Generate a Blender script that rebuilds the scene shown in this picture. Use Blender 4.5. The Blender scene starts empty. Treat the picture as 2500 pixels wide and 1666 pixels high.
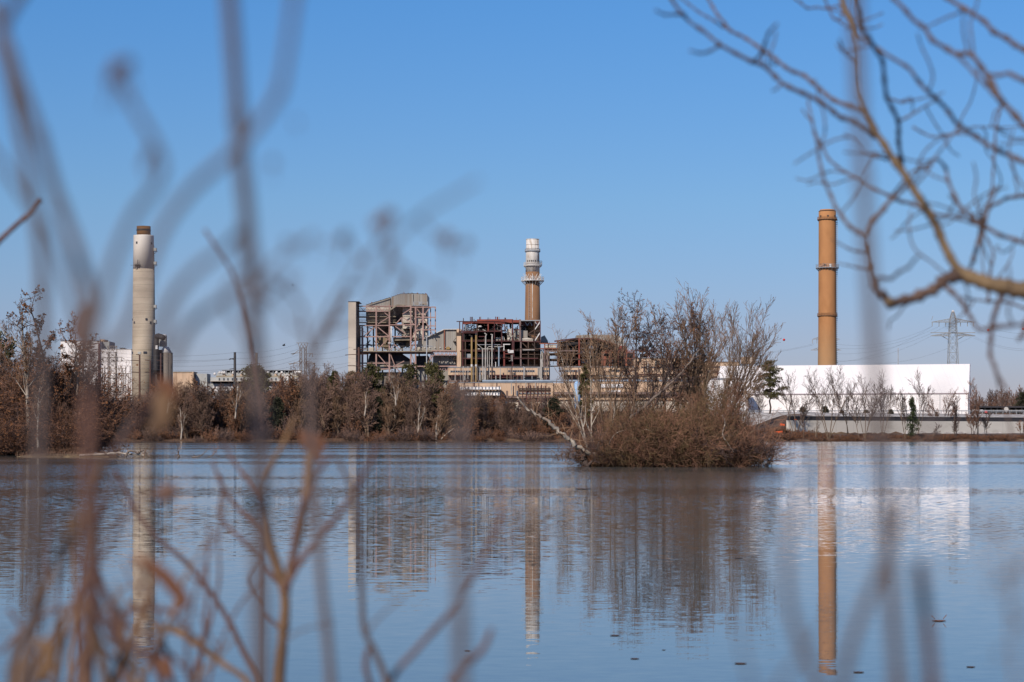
import bpy, math, random
from mathutils import Vector
R = math.radians
SC = bpy.context.scene
C = SC.collection

# ------------------------------------------------------------------ camera, sky, sun, exposure
LENS = 70.0
F = LENS / 36 * 2500          # focal length in pixels of the 2500 px photograph
EYE = 2.6                     # eye height over the water, metres
HOR = 1060.0                  # horizon row in the photograph
cam_data = bpy.data.cameras.new('camera')
cam_data.lens = LENS
cam_data.sensor_width = 36
cam_data.shift_y = (HOR - 833) / 2500
cam_data.clip_start = 0.05
cam_data.clip_end = 30000
cam_data.dof.use_dof = True
cam_data.dof.focus_distance = 330
cam_data.dof.aperture_fstop = 5.2
cam = bpy.data.objects.new('camera', cam_data)
cam.location = (0, 0, EYE)
cam.rotation_euler = (R(90), 0, 0)
C.objects.link(cam)
SC.camera = cam

SUN_EL, SUN_AZ = 36.0, 207.0   # azimuth clockwise from +Y (north): behind the camera, to its left
wd = bpy.data.worlds.new('World')
SC.world = wd
wd.use_nodes = True
nt = wd.node_tree
bg = nt.nodes['Background']
sky = nt.nodes.new('ShaderNodeTexSky')
sky.sky_type = 'NISHITA'
sky.sun_disc = False
sky.sun_elevation = R(SUN_EL)
sky.sun_rotation = R(SUN_AZ)
sky.altitude = 0
sky.air_density = 1.0
sky.dust_density = 0.3
sky.ozone_density = 3.0
hsv = nt.nodes.new('ShaderNodeHueSaturation')
hsv.inputs['Saturation'].default_value = 1.0
# winter air: the clear sky deepens upward and greys a little toward the horizon
tc0 = nt.nodes.new('ShaderNodeTexCoord'); sp0 = nt.nodes.new('ShaderNodeSeparateXYZ'); rp0 = nt.nodes.new('ShaderNodeValToRGB')
nt.links.new(tc0.outputs['Generated'], sp0.inputs[0]); nt.links.new(sp0.outputs[2], rp0.inputs[0])
el = rp0.color_ramp.elements
el[0].position = 0.0; el[0].color = (.62 / 1.35, .57 / 1.35, .84 / 1.35, 1)
el[1].position = 1.0; el[1].color = (.55 / 1.35, .85 / 1.35, 1.2 / 1.35, 1)
for z_, c_ in ((.05, (.62, .655, .95)), (.115, (.60, .80, 1.06)), (.21, (.495, .885, 1.27)), (.35, (.50, .88, 1.3))):
    e_ = el.new(z_); e_.color = (*[q / 1.35 for q in c_], 1)
mx0 = nt.nodes.new('ShaderNodeMix'); mx0.data_type = 'RGBA'; mx0.blend_type = 'MULTIPLY'; mx0.inputs[0].default_value = 1.0
nt.links.new(sky.outputs[0], hsv.inputs['Color']); nt.links.new(hsv.outputs[0], mx0.inputs[6]); nt.links.new(rp0.outputs[0], mx0.inputs[7])
nt.links.new(mx0.outputs[2], bg.inputs['Color'])
bg.inputs['Strength'].default_value = 0.085 * 1.35

sl = bpy.data.lights.new('sun', 'SUN')
sl.energy = 5.0
sl.angle = R(0.5)
sl.color = (1.0, 0.905, 0.79)
sun = bpy.data.objects.new('sun', sl)
az = R(SUN_AZ)
to_sun = Vector((math.sin(az) * math.cos(R(SUN_EL)), math.cos(az) * math.cos(R(SUN_EL)), math.sin(R(SUN_EL))))
sun.rotation_euler = to_sun.to_track_quat('Z', 'Y').to_euler()
sun.location = (-40, -60, 60)
C.objects.link(sun)
SC.view_settings.view_transform = 'Standard'
SC.view_settings.look = 'None'
SC.view_settings.exposure = 0.0
SC.view_settings.gamma = 1.0
SC.cycles.use_denoising = True
SC.cycles.max_bounces = 6
SC.cycles.caustics_reflective = False
SC.cycles.caustics_refractive = False

# ------------------------------------------------------------------ helpers
def W(px, py, d):
    """A point of the photograph at d metres from the camera, in the world."""
    return Vector(((px - 1250) * d / F, d, EYE + (HOR - py) * d / F))

def crop(ox, oy, s):
    return lambda x, y, d: W(ox + x / s, oy + y / s, d)

cA = crop(840, 700, 6.818)     # boiler house
cB = crop(1100, 760, 6.533)    # derelict frame
cC = crop(1330, 800, 4.706)    # right half of the plant
cD = crop(130, 780, 6.723)     # left: pale stack and substation
cE = crop(500, 830, 6.536)     # condenser hall
cF = crop(1860, 900, 3.677)    # right shore
cI = crop(1300, 650, 3.015)    # island
cK = crop(1850, 480, 2.451)    # brown stack, pylon
cL = crop(0, 500, 2.412)       # left bank
cM = crop(800, 550, 3.62)      # plant overview
cN = crop(380, 780, 3.137)     # far wood
cT = crop(1550, 0, 2.0632)     # overhanging branches
cV = crop(0, 0, 0.9412)        # whole picture
cG = crop(1100, 1050, 1.681)   # water

ORG = {}

class MB:
    def __init__(s):
        s.v = []; s.f = []; s.m = []
    def face(s, idx, mi=0):
        s.f.append(idx); s.m.append(mi)
    def box(s, x0, x1, y0, y1, z0, z1, mi=0):
        n = len(s.v)
        s.v += [(x0, y0, z0), (x1, y0, z0), (x1, y1, z0), (x0, y1, z0), (x0, y0, z1), (x1, y0, z1), (x1, y1, z1), (x0, y1, z1)]
        for q in ((0, 1, 5, 4), (1, 2, 6, 5), (2, 3, 7, 6), (3, 0, 4, 7), (4, 5, 6, 7), (3, 2, 1, 0)):
            s.face([n + i for i in q], mi)
        return s
    def slab(s, c, x0, y0, x1, y1, d, depth, mi=0):
        """A box whose front fills the picture rectangle at distance d."""
        a, b = c(x0, y1, d), c(x1, y0, d)
        return s.box(a.x, b.x, d, d + depth, a.z, b.z, mi)
    def poly(s, pts, dy, mi=0):
        """A flat outline (world points, one distance) given a real depth dy."""
        n = len(s.v); k = len(pts)
        s.v += [tuple(p) for p in pts] + [(p[0], p[1] + dy, p[2]) for p in pts]
        s.face([n + i for i in range(k)], mi); s.face([n + k + i for i in reversed(range(k))], mi)
        for i in range(k):
            j = (i + 1) % k
            s.face([n + j, n + i, n + k + i, n + k + j], mi)
        return s
    def bar(s, p, q, w, h=None, mi=0):
        p = Vector(p); q = Vector(q); h = h or w
        t = (q - p).normalized()
        u = Vector((0, 1, 0)) if abs(t.y) < .9 else Vector((0, 0, 1))
        a = t.cross(u).normalized(); b = t.cross(a).normalized()
        n = len(s.v)
        for c in (p, q):
            for i, j in ((-1, -1), (1, -1), (1, 1), (-1, 1)):
                s.v.append(tuple(c + a * (i * w / 2) + b * (j * h / 2)))
        for k in range(4):
            l = (k + 1) % 4
            s.face([n + k, n + l, n + 4 + l, n + 4 + k], mi)
        s.face([n + 3, n + 2, n + 1, n], mi); s.face([n + 4, n + 5, n + 6, n + 7], mi)
        return s
    def tube(s, pts, rads, sides=4, mi=0):
        n0 = len(s.v); k = len(pts)
        ca = [(math.cos(2 * math.pi * i / sides), math.sin(2 * math.pi * i / sides)) for i in range(sides)]
        for i in range(k):
            t = pts[min(i + 1, k - 1)] - pts[max(i - 1, 0)]
            if t.length < 1e-9: t = Vector((0, 0, 1))
            t.normalize()
            u = Vector((1, 0, 0)) if abs(t.x) < .8 else Vector((0, 1, 0))
            a = t.cross(u); a.normalize(); b = t.cross(a)
            r = rads[i] if not isinstance(rads, (int, float)) else rads
            p = pts[i]
            for cx, cy in ca:
                x = cx * r; y = cy * r
                s.v.append((p.x + a.x * x + b.x * y, p.y + a.y * x + b.y * y, p.z + a.z * x + b.z * y))
        for i in range(k - 1):
            o = n0 + i * sides
            for j in range(sides):
                l = (j + 1) % sides
                s.f.append((o + j, o + l, o + sides + l, o + sides + j)); s.m.append(mi)
        s.f.append(tuple(n0 + j for j in reversed(range(sides)))); s.m.append(mi)
        s.f.append(tuple(n0 + (k - 1) * sides + j for j in range(sides))); s.m.append(mi)
        return s
    def lathe(s, cx, cy, prof, n=48, mi=0, cap=True):
        n0 = len(s.v)
        for r, z in prof:
            for i in range(n):
                a = 2 * math.pi * i / n
                s.v.append((cx + r * math.cos(a), cy + r * math.sin(a), z))
        for k in range(len(prof) - 1):
            for i in range(n):
                j = (i + 1) % n
                s.face((n0 + k * n + i, n0 + k * n + j, n0 + (k + 1) * n + j, n0 + (k + 1) * n + i), mi)
        if cap:
            s.face([n0 + i for i in reversed(range(n))], mi)
            s.face([n0 + (len(prof) - 1) * n + i for i in range(n)], mi)
        return s
    def ball(s, c, r, mi=0, n=8, sq=1.0):
        c = Vector(c)
        prof = [(max(1e-4, r * math.sin(math.pi * i / n)), c.z - r * sq * math.cos(math.pi * i / n)) for i in range(n + 1)]
        return s.lathe(c.x, c.y, prof, n, mi)
    def leaf(s, c, d, w, l, rnd, mi=0):
        """One small leaf or needle spray: a folded blade."""
        c = Vector(c)
        t = d.normalized(); u = Vector((rnd.gauss(0, 1), rnd.gauss(0, 1), rnd.gauss(0, 1)))
        a = t.cross(u)
        if a.length < 1e-6: return
        a.normalize(); b = t.cross(a)
        n = len(s.v)
        for p in (c, c + t * l * .5 + a * w * .5 + b * w * .15, c + t * l, c + t * l * .5 - a * w * .5 + b * w * .15):
            s.v.append(tuple(p))
        s.f.append((n, n + 1, n + 2)); s.f.append((n, n + 2, n + 3)); s.m += [mi, mi]
    def build(s, name, mats, parent=None, smooth=False, origin=None):
        if not isinstance(mats, (list, tuple)): mats = [mats]
        if origin is None:
            if parent is not None: origin = ORG[parent.name]
            elif s.v:
                xs = [v[0] for v in s.v]; ys = [v[1] for v in s.v]; zs = [v[2] for v in s.v]
                origin = Vector(((min(xs) + max(xs)) / 2, (min(ys) + max(ys)) / 2, min(zs)))
        origin = Vector(origin)
        me = bpy.data.meshes.new(name)
        me.from_pydata([(v[0] - origin.x, v[1] - origin.y, v[2] - origin.z) for v in s.v], [], s.f)
        for m in mats: me.materials.append(m)
        if len(mats) > 1: me.polygons.foreach_set('material_index', s.m)
        if smooth: me.polygons.foreach_set('use_smooth', [True] * len(me.polygons))
        me.update()
        o = bpy.data.objects.new(name, me)
        C.objects.link(o)
        if parent is not None:
            o.parent = parent
        else:
            o.location = origin
        ORG[o.name] = origin
        return o

def tag(o, label=None, cat=None, group=None, kind=None):
    if label: o['label'] = label
    if cat: o['category'] = cat
    if group: o['group'] = group
    if kind: o['kind'] = kind
    return o

def thing(name, label, cat, loc, group=None):
    o = bpy.data.objects.new(name, None)
    o.location = loc
    o.empty_display_size = .5
    C.objects.link(o)
    ORG[o.name] = Vector(loc)
    return tag(o, label, cat, group)

def copy_tree(o, loc, rz=0.0, sc=1.0, label=None, parent=None):
    """A thing with its parts, copied."""
    c = o.copy(); C.objects.link(c)
    c.location = loc; c.rotation_euler = (0, 0, rz); c.scale = sc if isinstance(sc, tuple) else (sc,) * 3
    if label: c['label'] = label
    for ch in list(o.children):
        k = ch.copy(); C.objects.link(k); k.parent = c
    return c

def smooth_line(pts, sub=6):
    """A smooth curve through the points that does not overshoot where they lie unevenly."""
    P = [Vector(p) for p in pts]; n = len(P); T = []
    for i in range(n):
        a = (P[i] - P[i - 1]) if i else (P[1] - P[0]); b = (P[i + 1] - P[i]) if i < n - 1 else a
        t = a.normalized() + b.normalized()
        T.append(t.normalized() if t.length > 1e-6 else b.normalized())
    out = []
    for i in range(n - 1):
        L = (P[i + 1] - P[i]).length
        for k in range(sub):
            t = k / sub; t2 = t * t; t3 = t2 * t
            out.append(P[i] * (2 * t3 - 3 * t2 + 1) + T[i] * (L * (t3 - 2 * t2 + t)) + P[i + 1] * (3 * t2 - 2 * t3) + T[i + 1] * (L * (t3 - t2)))
    out.append(P[-1].copy())
    return out

# ------------------------------------------------------------------ materials
def mat(name, col, col2=None, scale=1.0, rough=.85, stretch=(1, 1, 1), spec=.25, metal=0.0, lo=.35, hi=.65, detail=4.0, col3=None, s3=None, st3=(1, 1, 1), bands=None, bump=0.0, perobj=0.0, zmix=None):
    m = bpy.data.materials.new(name); m.use_nodes = True
    t = m.node_tree; N = t.nodes; L = t.links
    b = N['Principled BSDF']
    b.inputs['Roughness'].default_value = rough
    b.inputs['Metallic'].default_value = metal
    b.inputs['Specular IOR Level'].default_value = spec
    b.inputs['Base Color'].default_value = (*col, 1)
    if col2 is None: return m
    tc = N.new('ShaderNodeTexCoord')
    def noise(sc, st, dt):
        mp = N.new('ShaderNodeMapping'); mp.inputs['Scale'].default_value = st
        L.new(tc.outputs['Object'], mp.inputs[0])
        n = N.new('ShaderNodeTexNoise'); n.inputs['Scale'].default_value = sc; n.inputs['Detail'].default_value = dt
        L.new(mp.outputs[0], n.inputs[0])
        return n
    def ramp(src, a, c):
        r = N.new('ShaderNodeMapRange'); r.inputs[1].default_value = a; r.inputs[2].default_value = c; r.clamp = True
        L.new(src, r.inputs[0]); return r.outputs[0]
    def mix(fac, a, c):
        x = N.new('ShaderNodeMix'); x.data_type = 'RGBA'
        if isinstance(fac, float): x.inputs[0].default_value = fac
        else: L.new(fac, x.inputs[0])
        for s, val in ((6, a), (7, c)):
            if isinstance(val, tuple): x.inputs[s].default_value = (*val, 1)
            else: L.new(val, x.inputs[s])
        return x.outputs[2]
    n1 = noise(scale, stretch, detail)
    c = mix(ramp(n1.outputs[0], lo, hi), col, col2)
    if col3 is not None:
        n2 = noise(s3, st3, 3.0)
        c = mix(ramp(n2.outputs[0], .52, .72), c, col3)
    if zmix:
        # weathering that fades upward: (z from, z to, colour)
        s0 = N.new('ShaderNodeSeparateXYZ'); L.new(tc.outputs['Object'], s0.inputs[0])
        n3 = noise(.25, (1, 1, .25), 4.0)
        ad = N.new('ShaderNodeMath'); ad.operation = 'MULTIPLY_ADD'; L.new(n3.outputs[0], ad.inputs[0]); ad.inputs[1].default_value = 14.0; L.new(s0.outputs[2], ad.inputs[2])
        c = mix(ramp(ad.outputs[0], zmix[0], zmix[1]), zmix[2], c)
    if bands:
        # horizontal lift joints / panel seams: (spacing m, width share, colour, axis)
        sp = N.new('ShaderNodeSeparateXYZ'); L.new(tc.outputs['Object'], sp.inputs[0])
        mm = N.new('ShaderNodeMath'); mm.operation = 'DIVIDE'; L.new(sp.outputs[bands[3]], mm.inputs[0]); mm.inputs[1].default_value = bands[0]
        fr = N.new('ShaderNodeMath'); fr.operation = 'FRACT'; L.new(mm.outputs[0], fr.inputs[0])
        lt = N.new('ShaderNodeMath'); lt.operation = 'LESS_THAN'; L.new(fr.outputs[0], lt.inputs[0]); lt.inputs[1].default_value = bands[1]
        c = mix(lt.outputs[0], c, bands[2])
    if perobj:
        oi = N.new('ShaderNodeObjectInfo')
        hv = N.new('ShaderNodeHueSaturation'); L.new(c, hv.inputs['Color'])
        r = N.new('ShaderNodeMapRange'); r.inputs[3].default_value = 1 - perobj; r.inputs[4].default_value = 1 + perobj
        L.new(oi.outputs['Random'], r.inputs[0]); L.new(r.outputs[0], hv.inputs['Value'])
        c = hv.outputs[0]
    L.new(c, b.inputs['Base Color'])
    if bump:
        bp = N.new('ShaderNodeBump'); bp.inputs['Strength'].default_value = bump
        L.new(n1.outputs[0], bp.inputs['Height']); L.new(bp.outputs[0], b.inputs['Normal'])
    return m

M = {}
M['concrete_pale'] = mat('pale_concrete', (.47, .39, .30), (.38, .31, .235), .12, col3=(.31, .25, .185), s3=.2, st3=(.15, .15, 1.6), stretch=(.6, .6, 1.5), bands=(3.4, .05, (.27, .23, .17), 2))
M['concrete_white'] = mat('white_painted_concrete', (.66, .60, .54), (.64, .58, .52), .3, stretch=(1, 1, .3))
M['rust_cap'] = mat('rusted_flue', (.17, .085, .035), (.09, .05, .03), .4, stretch=(.3, .3, 2.5))
M['stack_white'] = mat('white_stack_paint', (.62, .59, .56), (.50, .46, .42), .5, stretch=(1, 1, .25), col3=(.33, .26, .2), s3=.9, st3=(1, 1, .25))
M['stack_brown'] = mat('brown_stack_concrete', (.26, .14, .075), (.205, .108, .058), .25, stretch=(1, 1, .3), col3=(.16, .085, .05), s3=.5, st3=(1, 1, .12), bands=(3.0, .04, (.24, .125, .06), 2))
M['stack_orange'] = mat('ochre_stack_concrete', (.40, .19, .078), (.345, .16, .066), .2, zmix=(20, 62, (.31, .215, .12)), stretch=(1, 1, .4), col3=(.325, .15, .06), s3=.3, st3=(.6, .6, .35), bands=(2.4, .03, (.37, .18, .07), 2))
M['steel_dark'] = mat('dark_steel', (.045, .04, .04), (.03, .028, .03), 1.0, rough=.6)
M['steel_grey'] = mat('galvanised_steel', (.30, .31, .33), (.22, .23, .25), 1.0, rough=.5, spec=.4)
M['pylon_steel'] = mat('dull_pylon_steel', (.27, .275, .285), (.21, .215, .225), 1.0, rough=.6)
M['steel_white'] = mat('white_steel', (.60, .58, .56), (.45, .42, .40), 1.0, rough=.6)
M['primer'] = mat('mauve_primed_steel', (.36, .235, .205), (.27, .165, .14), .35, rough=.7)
M['primer_back'] = mat('dull_shaded_primer', (.20, .135, .12), (.12, .085, .08), .35, rough=.75)  # darker copy of the primer, painting in the shade of the rear rows
M['cream_panel'] = mat('cream_wall_panel', (.50, .43, .36), (.46, .395, .33), .12, stretch=(1, 1, .2), bands=(6.5, .015, (.42, .36, .30), 2))
M['metal_clad'] = mat('grey_metal_cladding', (.29, .275, .25), (.23, .205, .18), .16, stretch=(2.2, 2.2, .1), col3=(.20, .14, .095), s3=.22, st3=(2, 2, .12), bands=(1.1, .16, (.22, .205, .185), 0), rough=.55)
M['metal_light'] = mat('light_metal_lagging', (.54, .49, .43), (.42, .37, .31), .2, stretch=(1.5, 1.5, .2), bands=(2.6, .06, (.13, .115, .10), 2), rough=.6)
M['deck_tan'] = mat('tan_deck_edge', (.30, .255, .19), (.20, .165, .125), .5)
M['rust_dark'] = mat('dark_rusty_plate', (.075, .045, .032), (.04, .028, .024), .3)
M['tan_duct'] = mat('dirty_tan_duct', (.20, .155, .10), (.10, .075, .055), .3)
M['dark_plate_shade'] = mat('dark_plate_and_shade', (.035, .032, .034), (.022, .02, .024), .4)  # near-black plate; the shade inside bay and frames is in this colour
M['maroon'] = mat('maroon_steel', (.085, .022, .021), (.045, .018, .019), .4, rough=.65)
M['red_steel'] = mat('red_oxide_steel', (.22, .05, .032), (.13, .032, .026), .25, stretch=(1, 1, .3), rough=.65)
M['rust_steel'] = mat('rusty_orange_steel', (.24, .085, .05), (.14, .055, .04), .5)
M['tan_pipe'] = mat('ochre_pipe', (.30, .20, .085), (.24, .155, .065), .5, stretch=(1, 1, .2))
M['grey_pipe'] = mat('pale_pipe_lagging', (.40, .37, .34), (.26, .24, .22), .8, stretch=(1, 1, .4))
M['blue_pipe'] = mat('blue_grey_pipe', (.25, .30, .36), (.20, .24, .29), .6, rough=.4)
M['tan_wall'] = mat('buff_wall', (.54, .375, .255), (.46, .325, .225), .2, stretch=(1.5, 1.5, .3), col3=(.27, .175, .115), s3=.35, st3=(2, 2, .3))
M['siding'] = mat('brown_ribbed_siding', (.22, .155, .13), (.16, .11, .095), .3, stretch=(3, 3, .1), bands=(1.3, .2, (.12, .085, .075), 0))
M['window_dark'] = mat('dark_glazing', (.035, .038, .05), (.06, .06, .07), .8, rough=.2, spec=.5)
M['fabric_white'] = mat('white_fabric', (.75, .705, .69), (.72, .675, .66), .05, rough=.7, bands=(5.1, .03, (.64, .60, .61), 0))
M['fabric_end_shade'] = mat('shaded_gable_fabric', (.30, .31, .36), (.26, .27, .32), .2, bands=(3.0, .2, (.2, .21, .25), 2))  # white fabric's shaded end: the shade is in the grey-blue colour
M['white_wall'] = mat('white_clad_wall', (.68, .65, .64), (.62, .59, .58), .1, stretch=(1, 1, .3), bands=(3.2, .02, (.56, .53, .53), 2))
M['silo_grey'] = mat('grey_silo_metal', (.17, .145, .125), (.13, .11, .095), .2, stretch=(2, 2, .15), bands=(1.6, .08, (.11, .095, .085), 0))
M['hall_grey'] = mat('pale_grey_wall', (.36, .36, .345), (.29, .29, .285), .2, stretch=(1, 1, .4))
M['wall_concrete'] = mat('retaining_wall_concrete', (.56, .515, .455), (.49, .45, .395), .12, stretch=(.5, .5, 2.0), col3=(.36, .32, .27), s3=.12, st3=(.6, .6, 1.6), bands=(7.6, .01, (.36, .33, .29), 0))
M['band_black'] = mat('black_fabric_screen', (.03, .03, .035), (.045, .04, .045), .4)
M['pole_wood'] = mat('dark_wood_pole', (.085, .045, .035), (.06, .032, .028), .8, stretch=(1, 1, .1))
M['lattice'] = mat('weathered_lattice_steel', (.22, .18, .15), (.16, .13, .115), .6)
M['wire'] = mat('wire', (.10, .095, .11))
M['red_ball'] = mat('red_marker_ball', (.50, .025, .02))
M['orange'] = mat('orange_plastic', (.62, .10, .03), (.50, .08, .03), .6)
M['gravel'] = mat('pale_gravel', (.36, .33, .31), (.24, .215, .20), .7, col3=(.55, .52, .50), s3=.3)
M['litter'] = mat('leaf_litter_ground', (.105, .06, .038), (.065, .04, .028), .5, col3=(.15, .10, .06), s3=.2, bump=.3)
M['mud'] = mat('brown_bank_soil', (.13, .085, .05), (.07, .045, .03), .9, col3=(.20, .14, .075), s3=.5, bump=.4)
M['bark_grey'] = mat('grey_brown_bark', (.20, .155, .125), (.125, .095, .08), 1.5, stretch=(1, 1, .3), perobj=.22)
M['bark_warm'] = mat('warm_brown_bark', (.19, .13, .088), (.10, .068, .048), 1.5, stretch=(1, 1, .3))
M['bark_dark'] = mat('dark_bark', (.075, .05, .04), (.045, .032, .028), 1.5, stretch=(1, 1, .3))
M['bark_pale'] = mat('pale_sycamore_bark', (.38, .325, .27), (.20, .15, .12), .9, stretch=(1, 1, .5), lo=.45, hi=.62)
M['twig_grey'] = mat('grey_mauve_twigs', (.20, .122, .09), (.135, .08, .06), .3, perobj=.35)
M['twig_tan'] = mat('tan_twigs', (.22, .132, .08), (.125, .075, .05), .3, perobj=.15)
M['twig_rust'] = mat('rust_brown_twigs', (.20, .10, .062), (.12, .062, .042), .3, perobj=.25)
M['twig_dark'] = mat('dark_twigs', (.095, .06, .052), (.06, .042, .04), .3)
M['twig_olive'] = mat('olive_twigs', (.15, .095, .047), (.09, .058, .033), .4, perobj=.12)
M['leaf_dead'] = mat('dead_brown_leaves', (.20, .085, .035), (.12, .055, .028), .8)
M['needle'] = mat('pine_needles', (.095, .085, .03), (.058, .052, .02), .6, perobj=.15)
M['needle_dark'] = mat('dark_conifer_needles', (.045, .044, .024), (.03, .03, .018), .6, perobj=.2)
M['ivy'] = mat('ivy_leaves', (.05, .062, .025), (.032, .042, .018), .8)
M['stem_tan'] = mat('dry_tan_stem', (.25, .145, .075), (.11, .066, .042), 30, stretch=(1, 1, .15))
M['stem_red'] = mat('reddish_brown_stem', (.15, .078, .06), (.085, .048, .042), 30, stretch=(1, 1, .15))
M['stem_grey'] = mat('grey_dead_stem', (.125, .095, .09), (.08, .062, .06), 30, stretch=(1, 1, .15))
M['leaf_rust'] = mat('curled_rust_leaf', (.20, .085, .04), (.10, .042, .026), 25)
M['seed'] = mat('dark_seed_heads', (.09, .055, .05), (.14, .08, .06), 60)
M['limb_bark'] = mat('ridged_branch_bark', (.20, .135, .075), (.075, .05, .032), 22, stretch=(1, 1, .4), bump=.3)
M['twig_near'] = mat('reddish_near_twigs', (.125, .08, .062), (.07, .045, .038), 20)
M['bird'] = mat('dark_feathers', (.02, .018, .02))
# ------------------------------------------------------------------ ground, water
from mathutils import noise as mn
def sm(a, b, x):
    t = max(0.0, min(1.0, (x - a) / (b - a))); return t * t * (3 - 2 * t)
def shore(x):
    return 702 + 3.0 * mn.noise(Vector((x * .03, 3.1, 0))) + 1.2 * mn.noise(Vector((x * .13, 9.1, 0)))
def ground_z(x, y):
    if y < 30:
        return 1.0 - 2.6 * sm(3, 10, y) + .06 * mn.noise(Vector((x * .8, y * .8, 0)))
    s = y - shore(x)
    if s < 0: return max(-1.6, s * .25)
    z = 1.0 * sm(0, 3, s) + 2.3 * sm(4, 50, s) + 8.6 * sm(62, 118, s)
    yw = 748 + (x - 103.9) * .661
    zr = 1.0 * sm(0, 3, s) + 1.6 * sm(4, 40, s) + 5.0 * sm(yw + .6, yw + 3, y) + 3.6 * sm(yw + 4, yw + 40, y)
    k = sm(88, 112, x); z = z * (1 - k) + zr * k
    z += (.25 * mn.noise(Vector((x * .15, y * .15, 4))) + .5 * mn.noise(Vector((x * .04, y * .04, 8)))) * sm(0, 12, s) * (1 - .8 * sm(100, 130, s))
    return z
gx = sorted(set([-9000, -5000, -3000, -1800, -1000, -700, -500, -420, -360] + [i * 3 for i in range(-110, 111)] + [360, 420, 500, 700, 1000, 1800, 3000, 5000, 9000]))
gy = [-400, -100, -40, -20, -10, -5] + [i * .75 for i in range(-4, 18)] + [16, 25, 40, 200, 500, 640, 680] + [690 + i * 1.5 for i in range(0, 40)] + [752 + i * 4 for i in range(0, 25)] + [870, 920, 1000, 1200, 1600, 2500, 5000, 9000, 20000]
mb = MB()
for y in gy:
    for x in gx: mb.v.append((x, y, ground_z(x, y)))
n = len(gx)
for j in range(len(gy) - 1):
    for i in range(n - 1):
        ym = (gy[j] + gy[j + 1]) / 2; xm = (gx[i] + gx[i + 1]) / 2
        mb.face((j * n + i, j * n + i + 1, (j + 1) * n + i + 1, (j + 1) * n + i), 1 if ym > 780 and xm > 75 and ym < 1050 else 0)
tag(mb.build('ground', [M['litter'], M['gravel']], smooth=True, origin=(0, 0, 0)), kind='structure')

def water_mat():
    m = bpy.data.materials.new('lake_water'); m.use_nodes = True
    t = m.node_tree; N = t.nodes; L = t.links
    b = N['Principled BSDF']
    b.inputs['Base Color'].default_value = (.10, .105, .10, 1)
    b.inputs['Roughness'].default_value = .015
    b.inputs['IOR'].default_value = 1.40
    geo = N.new('ShaderNodeNewGeometry')
    def noise(sx, sy, detail, rough=.5, w=0.0):
        mp = N.new('ShaderNodeMapping'); mp.inputs['Scale'].default_value = (sx, sy, 1); mp.inputs['Location'].default_value = (w, w, 0)
        L.new(geo.outputs['Position'], mp.inputs[0])
        n = N.new('ShaderNodeTexNoise'); n.inputs['Scale'].default_value = 1; n.inputs['Detail'].default_value = detail; n.inputs['Roughness'].default_value = rough
        L.new(mp.outputs[0], n.inputs[0]); return n.outputs[0]
    def op(o, a, c=None, cl=False):
        x = N.new('ShaderNodeMath'); x.operation = o; x.use_clamp = cl
        for i, q in enumerate((a, c)):
            if q is None: continue
            if isinstance(q, (int, float)): x.inputs[i].default_value = q
            else: L.new(q, x.inputs[i])
        return x.outputs[0]
    def rng(v, a, c, d, e):
        r = N.new('ShaderNodeMapRange'); r.clamp = True; r.interpolation_type = 'SMOOTHSTEP'
        for i, q in enumerate((a, c, d, e)): r.inputs[i + 1].default_value = q
        L.new(v, r.inputs[0]); return r.outputs[0]
    # wind: the open water carries ripples, the sheltered water towards the near bank lies nearly still
    sep = N.new('ShaderNodeSeparateXYZ'); L.new(geo.outputs['Position'], sep.inputs[0])
    calm = rng(sep.outputs[1], 46, 130, 0.0, 1.0)
    bands = noise(.004, .024, 2, .5)
    patch = noise(.014, .05, 3, .5, 40.0)
    wind = op('ADD', op('MULTIPLY', rng(bands, .40, .62, .42, 1.5), .75), op('MULTIPLY', rng(patch, .4, .65, 0, 1), .35))
    amp = op('ADD', WCALM, op('MULTIPLY', op('MULTIPLY', calm, wind), WWIND))
    r1 = op('SUBTRACT', noise(3.0, 6.6, 2, .5), .5)
    r2 = op('SUBTRACT', noise(1.1, 2.6, 2, .5, 13.0), .5)
    r3 = op('SUBTRACT', noise(2.2, 5.0, 2, .5, 31.0), .5)
    # still water ripples both ways; rippled water is tilted toward the near bank so it mirrors higher sky
    wav = op('ADD', r1, op('MULTIPLY', r2, .6))
    wamp = op('MULTIPLY', op('MULTIPLY', calm, wind), WWIND)
    mid = op('MULTIPLY', rng(sep.outputs[1], 27, 60, 0.0, 1.0), op('ADD', .55, op('MULTIPLY', patch, .9)))
    sy = op('SUBTRACT', op('MULTIPLY', wav, op('ADD', WCALM, op('MULTIPLY', mid, .095))), op('MULTIPLY', op('ADD', op('ABSOLUTE', wav), .01), wamp))
    sx = op('MULTIPLY', op('MULTIPLY', r3, .10), amp)
    cmb = N.new('ShaderNodeCombineXYZ'); L.new(sx, cmb.inputs[0]); L.new(sy, cmb.inputs[1]); cmb.inputs[2].default_value = 1
    nr = N.new('ShaderNodeVectorMath'); nr.operation = 'NORMALIZE'; L.new(cmb.outputs[0], nr.inputs[0])
    L.new(nr.outputs[0], b.inputs['Normal'])
    return m
WCALM, WWIND = .030, .36
M['water'] = water_mat()
mb = MB()
mb.v += [(-600, 4, 0), (600, 4, 0), (600, 712, 0), (-600, 712, 0)]
mb.face((0, 1, 2, 3))
tag(mb.build('water', M['water'], origin=(0, 0, 0)), kind='structure')

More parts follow.
